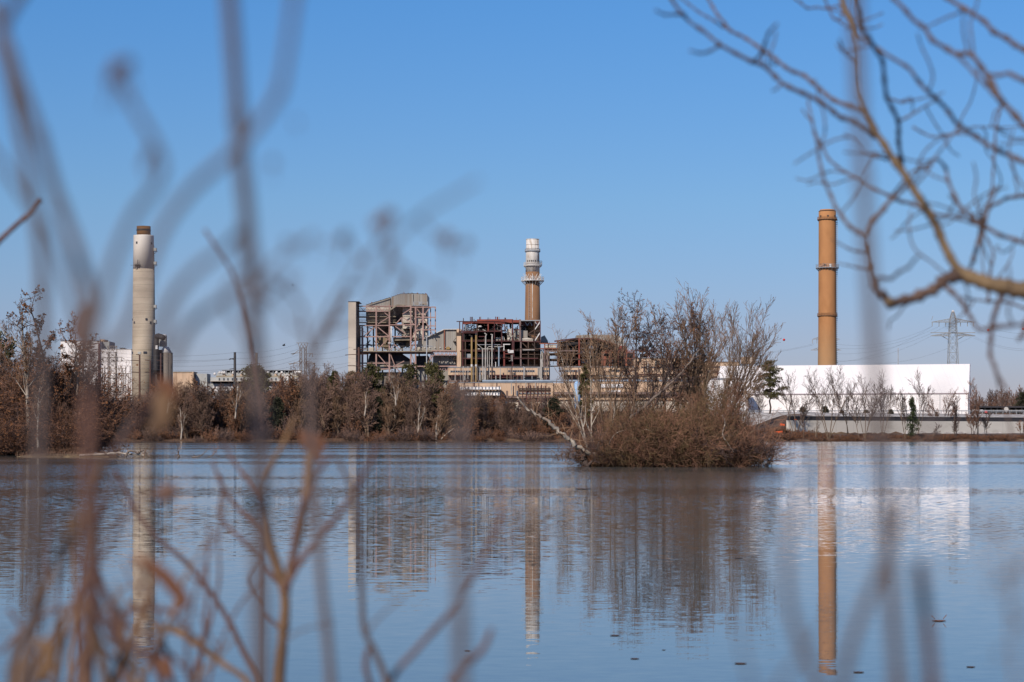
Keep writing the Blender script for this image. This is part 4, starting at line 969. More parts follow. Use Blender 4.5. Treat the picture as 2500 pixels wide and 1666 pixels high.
ch = thing('condenser_hall', 'long grey hall with tan fans on its deck and dark roof truss', 'building', (cE(800, 0, 1000).x, 1008, 10))
def E_(name, m, mb): return mb.build(name, M[m], ch)
E_('wall', 'hall_grey', MB().slab(cE, 90, 598, 1500, 655, 998, 20)); E_('upper_wall', 'hall_grey', MB().slab(cE, 195, 525, 1500, 572, 1004, 12))
E_('deck', 'deck_tan', MB().slab(cE, 180, 572, 1500, 598, 999, 18)); E_('ledge', 'cream_panel', MB().slab(cE, 85, 654, 1230, 662, 996, 20)); E_('lower_wall', 'band_black', MB().slab(cE, 95, 662, 1230, 700, 1001, 16)); E_('base_wall', 'hall_grey', MB().slab(cE, 60, 700, 1500, 900, 1000, 16))
E_('roof_edge', 'steel_grey', MB().slab(cE, 270, 479, 1520, 489, 1003, 16)); E_('roof_truss', 'band_black', MB().slab(cE, 275, 500, 1500, 526, 1006, 11))
for i in range(20): E_('roof_post', 'steel_grey', MB().bar(cE(285 + i * 62, 489, 1003.5), cE(285 + i * 62, 527, 1003.5), .3))
for x in (300, 445, 585, 1010, 1130, 1270): E_('fan_housing', 'tan_wall', MB().slab(cE, x - 18, 548, x + 18, 572, 999.5, 4))
for x in (240, 315, 455, 590, 160, 1005, 1145, 280, 590, 1230, 1440): E_('globe_lamp', 'steel_white', MB().ball(cE(x, 524 if x > 170 else 545, 999), .75))
for x in (232, 304, 368, 440, 508, 580, 1062, 1134): E_('opening', 'window_dark', MB().slab(cE, x - 10, 612, x + 10, 648, 997.8, .5))
for y in (770, 810): E_('pipe', 'steel_white', MB().tube([cE(60, y, 990), cE(1240, y - 4, 990)], .7, 8))
for x in (0, 110, 380, 515, 1000, 1180): E_('pipe_support', 'steel_grey', MB().bar(cE(x, 740, 990.5), cE(x, 900, 990.5), .5))
E_('annex', 'hall_grey', MB().poly([cE(*p, 999) for p in ((1390, 750), (1390, 640), (1450, 600), (1510, 600), (1510, 750))], 10))
E_('pipe', 'steel_white', MB().tube([cE(1455, 570, 996), cE(1455, 515, 996), cE(1530, 515, 996)], .6, 8))
sw = thing('white_lattice_tower', 'white steel stair lattice at the end of the condenser hall', 'tower', cE(1290, 745, 992))
for x in (1258, 1322, 1382): MB().bar(cE(x, 560, 992), cE(x, 900, 992), .6).build('column', M['steel_white'], sw)
for i in range(5):
    y = 560 + i * 42; MB().bar(cE(1258, y, 991.8), cE(1382 if i < 2 else 1322, y, 991.8), .5).build('beam', M['steel_white'], sw); MB().bar(cE(1258, y + 42, 992.2), cE(1322, y, 992.2), .4).build('brace', M['steel_white'], sw)
# ------------------------------------------------------------------ pylons, poles, wires, birds
def lattice(mb, x, y, w0, w1, z0, z1, n, r, dm=1.0):
    def cor(t):
        w = (w0 + (w1 - w0) * t) / 2; z = z0 + (z1 - z0) * t
        return [Vector((x + sx * w, y + sy * w * dm, z)) for sx, sy in ((-1, -1), (1, -1), (1, 1), (-1, 1))]
    for i in range(n):
        a, b = cor(i / n), cor((i + 1) / n)
        for k in range(4):
            l = (k + 1) % 4
            mb.bar(a[k], b[k], r); mb.bar(a[k], b[l], r * .6); mb.bar(a[l], b[k], r * .6); mb.bar(b[k], b[l], r * .6)
def arm(mb, x, y, z, half, h, w, r, up=False):
    """A tapering lattice crossarm."""
    for s in (-1, 1):
        tip = Vector((x + s * half, y, z + (0 if not up else h)))
        for dy in (-w, w):
            a = Vector((x + s * w, y + dy, z)); b = Vector((x + s * w, y + dy, z + h))
            mb.bar(a, tip, r); mb.bar(b, tip, r)
            k = 6
            for i in range(k):
                mb.bar(a.lerp(tip, i / k), b.lerp(tip, (i + .5) / k), r * .55); mb.bar(b.lerp(tip, (i + .5) / k), a.lerp(tip, (i + 1) / k), r * .55)
d = 1150
pc = cK(1168, 0, d); zk = lambda y: zof(y, cK, d)
py = thing('lattice_pylon', 'tall grey lattice pylon with two crossarms behind the white warehouse', 'pylon', (pc.x, d, 11))
q = MB(); lattice(q, pc.x, d, px_r(66, 2.451, d) * 2 * 1.15, px_r(44, 2.451, d) * 2, 11, zk(820), 9, .24); lattice(q, pc.x, d, px_r(44, 2.451, d) * 2, px_r(36, 2.451, d) * 2, zk(820), zk(740), 4, .26); lattice(q, pc.x, d, px_r(36, 2.451, d) * 2, 1.2, zk(740), zk(690), 3, .3)
q.build('tower_body', M['pylon_steel'], py)
q = MB(); arm(q, pc.x, d, zk(834), px_r(268, 2.451, d), zk(815) - zk(834) , 2.0, .34); q.bar((pc.x - px_r(268, 2.451, d), d, zk(815)), (pc.x + px_r(268, 2.451, d), d, zk(815)), .4)
for s in (-1, 1): q.bar((pc.x + s * px_r(60, 2.451, d), d, zk(856)), (pc.x + s * px_r(150, 2.451, d), d, zk(830)), .34)
q.build('lower_crossarm', M['pylon_steel'], py)
q = MB(); arm(q, pc.x, d, zk(752), px_r(256, 2.451, d), zk(732) - zk(752), 1.8, .3); q.bar((pc.x - px_r(256, 2.451, d), d, zk(740)), (pc.x - px_r(240, 2.451, d), d, zk(716)), .25)
q.build('upper_crossarm', M['pylon_steel'], py)
for x in (1044, 1085, 1125, 1213, 1255, 1290): MB().bar(cK(x, 750, d), cK(x, 778, d), .35).build('insulator', M['pylon_steel'], py)
MB().ball((pc.x, d, zk(688)), .8).build('beacon', M['steel_white'], py)
d = 1320
pc = cK(345, 0, d); zk = lambda y: zof(y, cK, d)
p2 = thing('lattice_pylon', 'distant lattice pylon half hidden behind the ochre smokestack', 'pylon', (pc.x + 7, d, 11))
q = MB(); lattice(q, pc.x + 7, d, 9, 2.4, 11, zk(832), 12, .4); q.build('tower_body', M['steel_grey'], p2)
q = MB(); arm(q, pc.x + 7, d, zk(855), 9, 3, 1.2, .35); arm(q, pc.x + 7, d, zk(920), 10, 3, 1.2, .35); q.bar((pc.x + 7, d - 1.2, zk(925)), (pc.x + 7, d - 1.2, zk(845)), .4); q.bar((pc.x + 5.8, d - 1.2, zk(920)), (pc.x + 8.2, d + 1.2, zk(920)), .3); q.bar((pc.x + 5.8, d - 1.2, zk(855)), (pc.x + 8.2, d + 1.2, zk(855)), .3); q.build('crossarms', M['steel_grey'], p2)
for i, s in enumerate((-9, -6)): MB().bar((pc.x + 7 + s, d, zk(857)), (pc.x + 7 + s, d, zk(880)), .4).build('insulator', M['steel_grey'], p2)
d = 1000
pc = cE(1567, 0, d)
p3 = thing('lattice_pylon', 'slim lattice pylon with flared top at the end of the condenser hall', 'pylon', (pc.x, d, 11))
q = MB()
for xx in (1533, 1603): lattice(q, cE(xx, 0, d).x, d, 1.15, 1.1, 11, zof(130, cE, d), 16, .22)
q.bar(cE(1515, 130, d), cE(1620, 130, d), .3); q.build('tower_body', M['lattice'], p3)
q = MB()
for a in ((1515, 130, 1485, 50), (1620, 130, 1645, 50), (1485, 50, 1645, 50), (1515, 130, 1545, 60), (1545, 60, 1568, 125), (1568, 125, 1595, 60), (1595, 60, 1620, 130), (1460, 50, 1485, 50)):
    for dy in (-1, 1): q.bar(cE(a[0], a[1], d + dy), cE(a[2], a[3], d + dy), .24)
q.build('flared_top', M['lattice'], p3)
q = MB()
for a in ((1372, 225, 1515, 205), (1372, 225, 1440, 222), (1395, 245, 1500, 165), (1620, 222, 1718, 215), (1718, 215, 1718, 275), (1690, 220, 1665, 270), (1335, 380, 1515, 375), (1345, 400, 1500, 345), (1620, 375, 1755, 378), (1620, 345, 1752, 376), (1752, 376, 1710, 405), (1752, 378, 1750, 420)): q.bar(cE(a[0], a[1], d), cE(a[2], a[3], d), .26)
q.build('crossarms', M['lattice'], p3)
d = 930
pc = cD(972, 0, d)
p4 = thing('lattice_pylon', 'rusty lattice pylon standing before the bright white shed', 'pylon', (pc.x, d, 11))
q = MB(); lattice(q, pc.x, d, px_r(140, 6.723, d) * 2, px_r(120, 6.723, d) * 2, 11, zof(540, cD, d), 12, .26); q.build('tower_body', M['lattice'], p4)
q = MB()
for a in ((900, 540, 895, 440), (1042, 540, 1045, 440), (890, 440, 1048, 440), (895, 445, 935, 530), (940, 445, 985, 525), (985, 525, 1035, 445), (1000, 445, 950, 525)):
    for dy in (-1.2, 1.2): q.bar(cD(a[0], a[1], d + dy), cD(a[2], a[3], d + dy), .26)
for a in ((795, 625, 1120, 625), (1120, 625, 1168, 650), (840, 625, 895, 655), (1060, 625, 1060, 690), (1120, 628, 1120, 690), (650, 690, 1280, 682), (845, 440, 835, 425)): q.bar(cD(a[0], a[1], d), cD(a[2], a[3], d), .24)
q.build('crossarms', M['lattice'], p4)
# substation posts
ss = thing('substation_gantry', 'rusty substation gantry of thin posts before the bright white shed', 'substation', (cD(1010, 0, 905).x, 905, 10))
rnd = random.Random(5)
for i, x in enumerate((712, 808, 845, 900, 935, 1035, 1078, 1115, 1140, 1160, 1190, 1230, 1262)):
    MB().bar(cD(x, rnd.choice((760, 775, 800, 880)), 905 + (i % 3) * 4), cD(x, 1420, 905 + (i % 3) * 4), .34).build('post', M['lattice'], ss)
for x0, x1, y in ((770, 1200, 800), (775, 1280, 885), (770, 1200, 960), (775, 1270, 1290), (1000, 1280, 1150)): MB().bar(cD(x0, y, 904.7), cD(x1, y + 5, 904.7), .26).build('beam', M['lattice'], ss)
for i in range(10):
    x = 790 + i * 48; MB().bar(cD(x, 885, 905.5), cD(x + rnd.choice((-1, 1)) * 40, 960, 905.5), .2).build('brace', M['lattice'], ss)
# poles
def pole(c, x, y0, d, w, label, arms, m='pole_wood', z0=8.0):
    b = c(x, y0, d)
    t = thing('utility_pole', label, 'pole', (b.x, d, z0))
    MB().tube([Vector((b.x, d, z0)), Vector((b.x, d, b.z))], [w * .62, w * .42], 10).build('shaft', M[m], t, True)
    for xa, ya, xb, yb in arms: MB().tube([c(xa, ya, d), c((xa + xb) / 2, (ya + yb) / 2 - 3, d), c(xb, yb, d)], .16, 6).build('arm', M[m], t)
    return t
pole(cD, 492, 390, 900, .9, 'brown pole beside the maroon pole in front of the pale building', [(430, 400, 492, 405), (395, 497, 492, 500)])
pole(cD, 755, 395, 900, 1.2, 'thick maroon pole with stub arms left of the rusty pylon', [(660, 400, 755, 398), (650, 497, 755, 498), (640, 710, 755, 712)], 'maroon')
pole(cD, 1418, 580, 900, .85, 'taller brown pole in front of the pale smokestack', [(1360, 578, 1418, 588), (1280, 672, 1418, 682), (1280, 868, 1418, 875)])
pole(cD, 1592, 675, 905, .7, 'shorter brown pole in front of the pale smokestack', [(1505, 668, 1592, 682), (1500, 868, 1592, 872)])
pole(cD, 1765, 560, 905, .8, 'brown pole in front of the grey silo', [(1700, 672, 1765, 680)])
pole(cE, 480, 198, 860, 1.25, 'dark tapered pole standing alone before the condenser hall', [(385, 318, 480, 292), (400, 300, 480, 320), (395, 470, 480, 462)], 'steel_dark', 6)
pole(cE, 825, 210, 1030, 1.5, 'thick tan pole behind the rounded pine', [(780, 320, 825, 300), (790, 390, 825, 380)], 'lattice')
pole(cE, 870, 370, 1060, .6, 'thin short pole next to the thick tan pole', [(845, 378, 870, 374)], 'lattice')
pole(cA, 245, 1010, 940, 1.1, 'brown pole with three curved arms at the foot of the cream wall', [(20, 1140, 245, 1130), (245, 1130, 400, 1128), (60, 1318, 245, 1325), (245, 1325, 390, 1310), (155, 1050, 245, 1045), (245, 1045, 330, 1052)])
pole(cA, 1375, 830, 950, .55, 'slim grey pole in front of the sloped grey annex', [(1290, 1000, 1375, 988), (1375, 988, 1480, 1000), (1340, 830, 1410, 820)], 'steel_grey')
pole(cK, 840, 908, 1000, .55, 'thin grey mast rising behind the white warehouse roof', [], 'steel_grey')
# wires
def wire(pts, sag, r=.036, m=None):
    a, b = pts; out = []
    for i in range(17):
        t = i / 16; p = a.lerp(b, t); p.z -= sag * 4 * t * (1 - t); out.append(p)
    return MB().tube(out, r, 4)
def span(label, lst):
    t = thing('power_line', label, 'power line', lst[0][0])
    for a, b, s in lst: wire((a, b), s).build('wire', M['wire'], t)
span('power lines between the pale smokestack and the dark tapered pole', [(cN(-420, y0, 930), cN(600, y1, 870), 2.0) for y0, y1 in ((240, 255), (262, 300), (300, 345), (285, 304), (330, 380), (372, 388))])
span('power lines from the dark tapered pole to the flared lattice pylon', [(cN(606, y0, 872), cN(1100, y1, 998), 1.5) for y0, y1 in ((255, 185), (300, 225), (345, 270), (380, 300), (395, 345))])
span('power lines rising from the flared pylon to the cream wall', [(cN(1160, y0, 1000), cN(1490, y1, 985), 1.0) for y0, y1 in ((185, 135), (270, 215), (300, 268), (345, 330), (390, 352))])
span('power lines falling from the tall grey pylon towards the ochre smokestack', [(cK(x, 778, 1148), cK(450, y, 1300), 5) for x, y in ((1044, 880), (1085, 905), (1125, 940), (1040, 990))] + [(cK(1036, 836, 1148), cK(470, 985, 1250), 4), (cK(1290, 836, 1148), cK(700, 1000, 1250), 4)])
span('power lines leaving the picture right of the tall grey pylon', [(cK(1290, y, 1148), cK(1800, y + 60, 1000), 4) for y in (745, 780, 836, 846)])
span('power lines between the island treetops and the ochre smokestack', [(cK(-180, 948, 1330), cK(335, 888, 1318), 2), (cK(-180, 942, 1330), cK(335, 882, 1318), 2)])
for x, y, lab in ((157, 858, 'red marker ball on the wire near the island treetops'), (1380, 800, 'red marker ball among the drooping twigs beside the pylon'), (1588, 793, 'red marker ball at the edge of the picture beside the pylon')):
    tag(MB().ball(cK(x, y, 1200), .75, n=12).build('marker_ball', M['red_ball'], None, True), lab, 'marker ball', 'red marker balls on the power lines')
def bird(px, py_, d, w, label, tilt):
    mb = MB(); c = W(px, py_, d)
    n = 8
    prof = []
    for i in range(n + 1):
        t = i / n; prof.append((w * .07 * math.sin(math.pi * t) ** .7 + 1e-4, t))
    k0 = len(mb.v)
    for r, t in prof:
        for j in range(8):
            a = 2 * math.pi * j / 8; mb.v.append((c.x + (t - .5) * w * .55, c.y + r * math.cos(a), c.z + r * math.sin(a)))
    for i in range(n):
        for j in range(8): l = (j + 1) % 8; mb.face((k0 + i * 8 + j, k0 + i * 8 + l, k0 + (i + 1) * 8 + l, k0 + (i + 1) * 8 + j))
    for s in (-1, 1):
        b = c + Vector((0, 0, .02)); tip = c + Vector((s * .12 * w + .05, s * w * .42, w * (.22 + s * tilt))); e = c + Vector((-.18 * w, s * w * .25, w * .12))
        f = c + Vector((.16 * w, 0, .02 * w)); g = c + Vector((-.16 * w, 0, 0)); k = len(mb.v)
        up = Vector((0, 0, .03 * w))
        mb.v += [tuple(p) for p in (f, tip, e, g, f + up, tip + up * .3, e + up * .5, g + up)]
        for q in ((0, 1, 2, 3), (7, 6, 5, 4), (0, 4, 5, 1), (1, 5, 6, 2), (2, 6, 7, 3)): mb.face([k + i for i in q])
    tag(mb.build('bird', M['bird']), label, 'bird')
bird(693, 844, 520, 1.7, 'dark bird gliding over the condenser hall', .12)
bird(715, 697, 500, .9, 'tiny dark bird high between the blurred stems', -.1)

# ------------------------------------------------------------------ trees
class TP:
    """Growth habit: per level segments, wiggle, upward pull, number, length ratio and angle of the children."""
    def __init__(s, **k):
        s.seg = (8, 6, 4, 3, 2); s.wig = (.06, .12, .16, .2, .2); s.trop = (.03, .08, .08, .06, .03)
        s.n = (9, 7, 5, 3, 0); s.rat = (.62, .55, .5, .5, .5); s.ang = (38, 42, 45, 45, 45); s.t0 = (.3, .2, .15, .1, 0)
        s.taper = (.25, .2, .25, .4, .6); s.lev = 3; s.rmin = .012; s.leaf = None; s.shape = .55; s.crown_from = 2; s.mi = None
        s.__dict__.update(k)
def grow(tr, cr, p, d, L, r, lev, P, rnd):
    n = P.seg[lev]; st = L / n; pts = [p.copy()]; rad = [r]; dirs = []
    r1 = max(P.rmin, r * P.taper[lev]); w = P.wig[lev]; tp = P.trop[lev]
    for i in range(n):
        d = d + Vector((rnd.gauss(0, w), rnd.gauss(0, w), rnd.gauss(0, w) + tp)); d.normalize()
        p = p + d * st; pts.append(p); rad.append(r + (r1 - r) * (i + 1) / n); dirs.append(d)
    (tr if lev < P.crown_from else cr).tube(pts, rad, 7 if r > .12 else (5 if r > .05 else 3), 0 if lev < P.crown_from else (0 if P.mi is None else P.mi))
    if lev < P.lev:
        k = P.n[lev]; t0 = P.t0[lev]
        for j in range(k):
            t = t0 + (1 - t0) * (j + rnd.random()) / k
            i = min(int(t * n), n - 1); q = pts[i].lerp(pts[i + 1], t * n - i); dd = dirs[i]
            u = Vector((rnd.gauss(0, 1), rnd.gauss(0, 1), rnd.gauss(0, 1))); pr = dd.cross(u)
            if pr.length < 1e-3: continue
            pr.normalize(); a = R(P.ang[lev] * rnd.uniform(.65, 1.3))
            Lc = L * P.rat[lev] * (1 - P.shape * t) * rnd.uniform(.65, 1.3)
            grow(tr, cr, q, dd * math.cos(a) + pr * math.sin(a), Lc, max(P.rmin, min(rad[i] * .62, .02 + Lc * .014)), lev + 1, P, rnd)
    if P.leaf and lev >= P.lev - 1:
        pb, sz, mi = P.leaf
        for q in pts[1:]:
            if rnd.random() < pb: cr.leaf(q, Vector((rnd.gauss(0, 1), rnd.gauss(0, 1), rnd.gauss(-.3, .6))), sz * rnd.uniform(.5, 1), sz * rnd.uniform(.7, 1.4), rnd, mi)
def make_tree(name, label, cat, base, stems, P, seed, mt, mc, group=None, one=False, extra=None):
    """stems: (offset, direction, length, radius) from base."""
    rnd = random.Random(seed); tr, cr = MB(), MB()
    base = Vector(base)
    for off, d, L, r in stems:
        d = Vector(d); d.normalize()
        grow(tr, cr, base + Vector(off), d, L, r, 0, P, rnd)
    if extra: extra(tr, cr, rnd)
    if one:
        k = len(tr.v); tr.v += cr.v; tr.f += [tuple(i + k for i in f) for f in cr.f]; tr.m += [m + 1 for m in cr.m]
        return tag(tr.build(name, [M[mt]] + [M[m] for m in mc], origin=base), label, cat, group)
    t = thing(name, label, cat, base, group)
    tr.build('trunk', M[mt], t); 
    if cr.v: cr.build('crown', [M[m] for m in mc], t)
    return t
def pine(name, label, base, H, rad, seed, group=None, bare=.25, clumps=60, tuft=.5, dens=46, m='needle', flat_=.7, prof=None, one=False, lean=0.0, csk=1.0):
    rnd = random.Random(seed); tr, cr = MB(), MB(); base = Vector(base)
    top = base + Vector((lean * H, 0, H)); k = 8
    axis = [base.lerp(top, i / k) + Vector((rnd.gauss(0, .012) * H * (0 < i), rnd.gauss(0, .012) * H * (0 < i), 0)) for i in range(k + 1)]
    r0 = H * .017 + .05
    tr.tube(axis, [r0 * (1 - .85 * i / k) for i in range(k + 1)], 8)
    prof = prof or (lambda t: math.sin(math.pi * (.12 + .84 * t)) ** .7)
    for i in range(clumps):
        t = (i + rnd.random()) / clumps; z = bare + (1 - bare) * t
        a = rnd.uniform(0, 6.283); rr = rad * prof(t) * math.sqrt(rnd.uniform(.05, 1)) * rnd.uniform(.8, 1.15)
        j = min(int(z * k), k - 1); c0 = axis[j].lerp(axis[j + 1], z * k - j)
        c = c0 + Vector((math.cos(a) * rr, math.sin(a) * rr, rnd.uniform(-.02, .05) * H))
        tr.tube([c0 - Vector((0, 0, rr * .25)), c0.lerp(c, .6), c], [max(.03, r0 * .28), .05, .025], 4)
        cs = rad * rnd.uniform(.2, .36) * csk
        for q in range(dens):
            v = Vector((rnd.gauss(0, 1), rnd.gauss(0, 1), rnd.gauss(0, 1))); v.normalize(); v *= cs * rnd.random() ** .4; v.z *= flat_
            cr.leaf(c + v, v + Vector((0, 0, cs * .4)), tuft * rnd.uniform(.3, .5), tuft * rnd.uniform(.7, 1.2), rnd)
    if one:
        kk = len(tr.v); tr.v += cr.v; tr.f += [tuple(x + kk for x in f) for f in cr.f]; tr.m += [1] * len(cr.m)
        return tag(tr.build(name, [M['bark_dark'], M[m]], origin=base), label, 'tree', group)
    t = thing(name, label, 'tree', base, group)
    tr.build('trunk', M['bark_dark'], t); cr.build('crown', M[m], t)
    return t
def bush(name, label, base, h, w, n, seed, mats, P=None, group=None, leafy=None, droop=.0, cat='bush'):
    rnd = random.Random(seed); cr = MB(); base = Vector(base)
    P = P or TP(lev=2, seg=(6, 4, 3), wig=(.2, .28, .3), trop=(.0, .0, 0), n=(9, 5, 0), rat=(.55, .5, .5), ang=(50, 55, 50), rmin=.009, crown_from=0, t0=(.1, .1, 0), leaf=leafy)
    for i in range(n):
        a = rnd.uniform(0, 6.283); q = math.sqrt(rnd.random()) * w * .35
        out = rnd.uniform(.1, 1.5) * w / h
        d = Vector((math.cos(a) * out * .8, math.sin(a) * out * .8, 1 - droop * rnd.random())); d.normalize()
        P.mi = i % len(mats) if leafy is None else (i % (len(mats) - 1))
        grow(cr, cr, base + Vector((math.cos(a) * q, math.sin(a) * q, -.1)), d, h * rnd.uniform(.55, 1.1), .012 + h * .004, 0, P, rnd)
    return tag(cr.build(name, [M[m] for m in mats], origin=base), label, cat, group)

# --- island trees
DI = 160.0
def ib(x, y, d=DI): return cI(x, y, d)
def gz(p): return Vector((p.x, p.y, .35))
def stem_dir(a, b): return b - a
# long straight limbs that fan upward into fine twigs
FAN = TP(lev=3, seg=(8, 6, 5, 4), n=(13, 8, 5, 0), rat=(.40, .50, .55, .5), ang=(24, 26, 30, 30), t0=(.22, .15, .15, 0), trop=(.015, .05, .05, .03), wig=(.035, .06, .09, .11), rmin=.0115, shape=.30, leaf=(.06, .09, 1), taper=(.22, .25, .3, .5))
def ivy_clump(tr, cr, r):
    b = gz(ib(1215, 1350, 162))
    for i in range(450):
        z = r.uniform(2.6, 6.4); a = r.uniform(0, 6.28); q = r.uniform(.15, .95) * (1.2 - .09 * z) * (.7 + .5 * math.sin(z * 2.1) ** 2)
        cr.leaf(b + Vector((q * math.cos(a), q * math.sin(a), z)), Vector((math.cos(a), math.sin(a), r.uniform(-1, .6))), .11, .2, r, 0)
def fan(z0, L, n, lean, spread, r, seed):
    q = random.Random(seed); out = []
    for i in range(n):
        dx = lean + spread * (2 * (i + .5) / n - 1) + q.uniform(-.04, .04)
        out.append(((0, q.uniform(-.1, .1), z0 * q.uniform(.75, 1.15)), (dx, q.uniform(-.28, .28), 1), L * q.uniform(.86, 1.06) * (1 - .12 * abs(dx - lean)), r))
    return out
b0 = gz(ib(1215, 1350, 162))
make_tree('island_tree', 'tallest bare tree on the island with a fan of fine upright twigs', 'tree', b0, [((0, 0, 0), (0, .02, 1), 5.6, .22)] + fan(3.9, 8.3, 8, -.02, .44, .085, 1), TP(**{**FAN.__dict__, 'n': (10, 7, 4, 0)}), 11, 'bark_warm', ['twig_tan', 'leaf_dead'], extra=ivy_clump)
b0 = gz(ib(1370, 1330, 161))
make_tree('island_tree', 'bare island tree leaning out toward the white warehouse', 'tree', b0, [((0, 0, 0), (.16, 0, 1), 6.8, .14)] + [((o[0] + .35, o[1], o[2]), d, L, r) for o, d, L, r in fan(2.2, 8.6, 5, .30, .32, .085, 2)], TP(**{**FAN.__dict__, 'n': (11, 7, 4, 0)}), 12, 'bark_warm', ['twig_tan', 'leaf_dead'])
DRK = TP(lev=4, seg=(9, 6, 4, 3, 2), n=(12, 8, 5, 3, 0), rat=(.46, .55, .5, .45, .5), ang=(34, 42, 45, 50, 50), t0=(.3, .2, .15, .1, 0), trop=(.03, .05, .04, .02, 0), wig=(.05, .11, .15, .2, .2), rmin=.012, shape=.4, leaf=(.26, .13, 1))
b0 = gz(ib(690, 1290, 159.5))
make_tree('island_tree', 'dark leaning island tree bristling with brown seed clusters', 'tree', b0, [((0, 0, 0), (.22, .05, 1), 10.6, .17), ((.25, .2, 0), (.42, -.05, 1), 11.0, .16)], DRK, 13, 'bark_dark', ['twig_dark', 'leaf_dead'])
b0 = gz(ib(1010, 1330, 163.5))
make_tree('island_tree', 'dark thicket tree left of the tallest island tree', 'tree', b0, [((0, 0, 0), (-.10, .05, 1), 9.6, .16), ((.3, .1, 0), (.16, .05, 1), 9.0, .14)], DRK, 14, 'bark_dark', ['twig_dark', 'leaf_dead'])
b0 = gz(ib(560, 1370, 160))
make_tree('island_tree', 'slender pale island tree with two thin tops nearest the roof house', 'tree', b0, [((0, 0, 0), (.07, .02, 1), 9.0, .11), ((-.3, .1, 0), (-.06, .05, 1), 8.6, .10)] + [((o[0] + .5, o[1], o[2]), d, L, r) for o, d, L, r in fan(6.4, 5.2, 3, .12, .22, .05, 3)] + [((o[0] - .7, o[1], o[2]), d, L, r) for o, d, L, r in fan(6.2, 5.0, 3, -.12, .22, .05, 4)], TP(**{**FAN.__dict__, 'n': (8, 6, 4, 0)}), 15, 'bark_warm', ['twig_tan', 'leaf_dead'])
b0 = gz(ib(430, 1330, 160.5))
make_tree('island_tree', 'white barked island tree leaning left over the water', 'tree', b0, [((0, 0, 0), (-.22, .0, 1), 8.0, .10), ((.2, .1, 0), (-.42, .1, 1), 7.8, .09), ((.1, .1, 0), (-.05, .1, 1), 8.4, .08)], TP(**{**FAN.__dict__, 'n': (10, 6, 4, 0)}), 16, 'bark_pale', ['twig_tan', 'leaf_dead'])
def smooth_limb(name, label, cat, pts, r0, r1, m, twig=None, seed=1, group=None, mc='twig_tan', P=None):
    ln = smooth_line(pts, 5); n = len(ln)
    rnd = random.Random(seed); tr, cr = MB(), MB()
    ln = [p + Vector((rnd.gauss(0, .25 * r0), rnd.gauss(0, .25 * r0), rnd.gauss(0, .25 * r0))) for p in ln]
    tr.tube(ln, [r0 + (r1 - r0) * i / (n - 1) for i in range(n)], 8)
    if twig:
        P = P or TP(lev=1, seg=(5, 3), n=(5, 0), wig=(.2, .25), trop=(.02, 0), rat=(.5, .5), rmin=.009, crown_from=0)
        for k in range(twig[0]):
            i = rnd.randint(int(n * .2), n - 1); v = Vector((rnd.gauss(0, 1), rnd.gauss(0, 1), rnd.gauss(.3, 1)))
            grow(cr, cr, ln[i], v.normalized(), twig[1] * rnd.uniform(.5, 1.2), max(.011, r1 * .6), 0, P, rnd)
    t = thing(name, label, cat, ln[0], group)
    tr.build('trunk', M[m], t, True)
    if cr.v: cr.build('twigs', M[mc], t)
    return t
smooth_limb('leaning_tree', 'thick pale trunk leaning low over the water from the island', 'tree', [ib(520, 1420, 159), ib(420, 1375, 158), ib(310, 1310, 157.5), ib(230, 1240, 157), ib(150, 1175, 156.6), ib(60, 1110, 156.4), ib(0, 1080, 156.3), ib(-60, 1030, 156.3), ib(-110, 960, 156.3)], .23, .06, 'bark_pale', (30, 2.1), 3)
smooth_limb('leaning_tree', 'straight grey trunk slanting up through the middle of the island', 'tree', [ib(650, 1200, 158.5), ib(760, 1080, 158.5), ib(900, 970, 159), ib(1030, 850, 159), ib(1140, 730, 159), ib(1230, 610, 159)], .15, .05, 'bark_grey', (22, 2.2), 4, mc='twig_dark')
smooth_limb('dead_snag', 'white dead branch hanging down the thicket at the far end of the island', 'branch', [ib(1395, 1095, 156.5), ib(1418, 1150, 156.2), ib(1400, 1240, 156), ib(1435, 1300, 156), ib(1480, 1370, 156)], .07, .03, 'bark_pale', (9, 1.6), 6)
smooth_limb('dead_snag', 'pale broken branch lying low on the island edge', 'branch', [ib(1200, 1470, 157), ib(1260, 1405, 156.8), ib(1330, 1360, 156.8)], .06, .03, 'bark_pale', (4, 1.0), 7)
smooth_limb('tree_stump', 'rotten dark stump in the water under the leaning trunk', 'stump', [ib(405, 1480, 157.6), ib(385, 1430, 157.6), ib(370, 1390, 157.6), ib(350, 1355, 157.6)], .26, .1, 'bark_dark', (5, .9), 8, mc='twig_dark')
smooth_limb('tree_stump', 'low forked root on the waterline beside the rotten stump', 'stump', [ib(400, 1478, 157.2), ib(440, 1440, 157.4), ib(500, 1420, 157.8)], .14, .08, 'bark_dark', (4, .8), 9, mc='twig_dark')
for i, (pts, lab) in enumerate((([(1180, 1250), (1000, 900), (940, 600)], 'thin dark sapling crossing behind the tall island tree'), ([(470, 1330), (330, 1000), (250, 800), (180, 560)], 'thin white sapling arching left above the leaning trunk'), ([(640, 1300), (610, 1000), (655, 760), (665, 430)], 'straight thin sapling rising from the brown brush'), ([(1500, 1330), (1530, 1000), (1600, 760), (1680, 600)], 'thin sapling leaning out near the far end of the island'))):
    smooth_limb('sapling', lab, 'tree', [ib(x, y, 160 + i) for x, y in pts], .07, .025, 'bark_grey' if i != 1 else 'bark_pale', (26, 2.0), 30 + i)
rnd = random.Random(61)
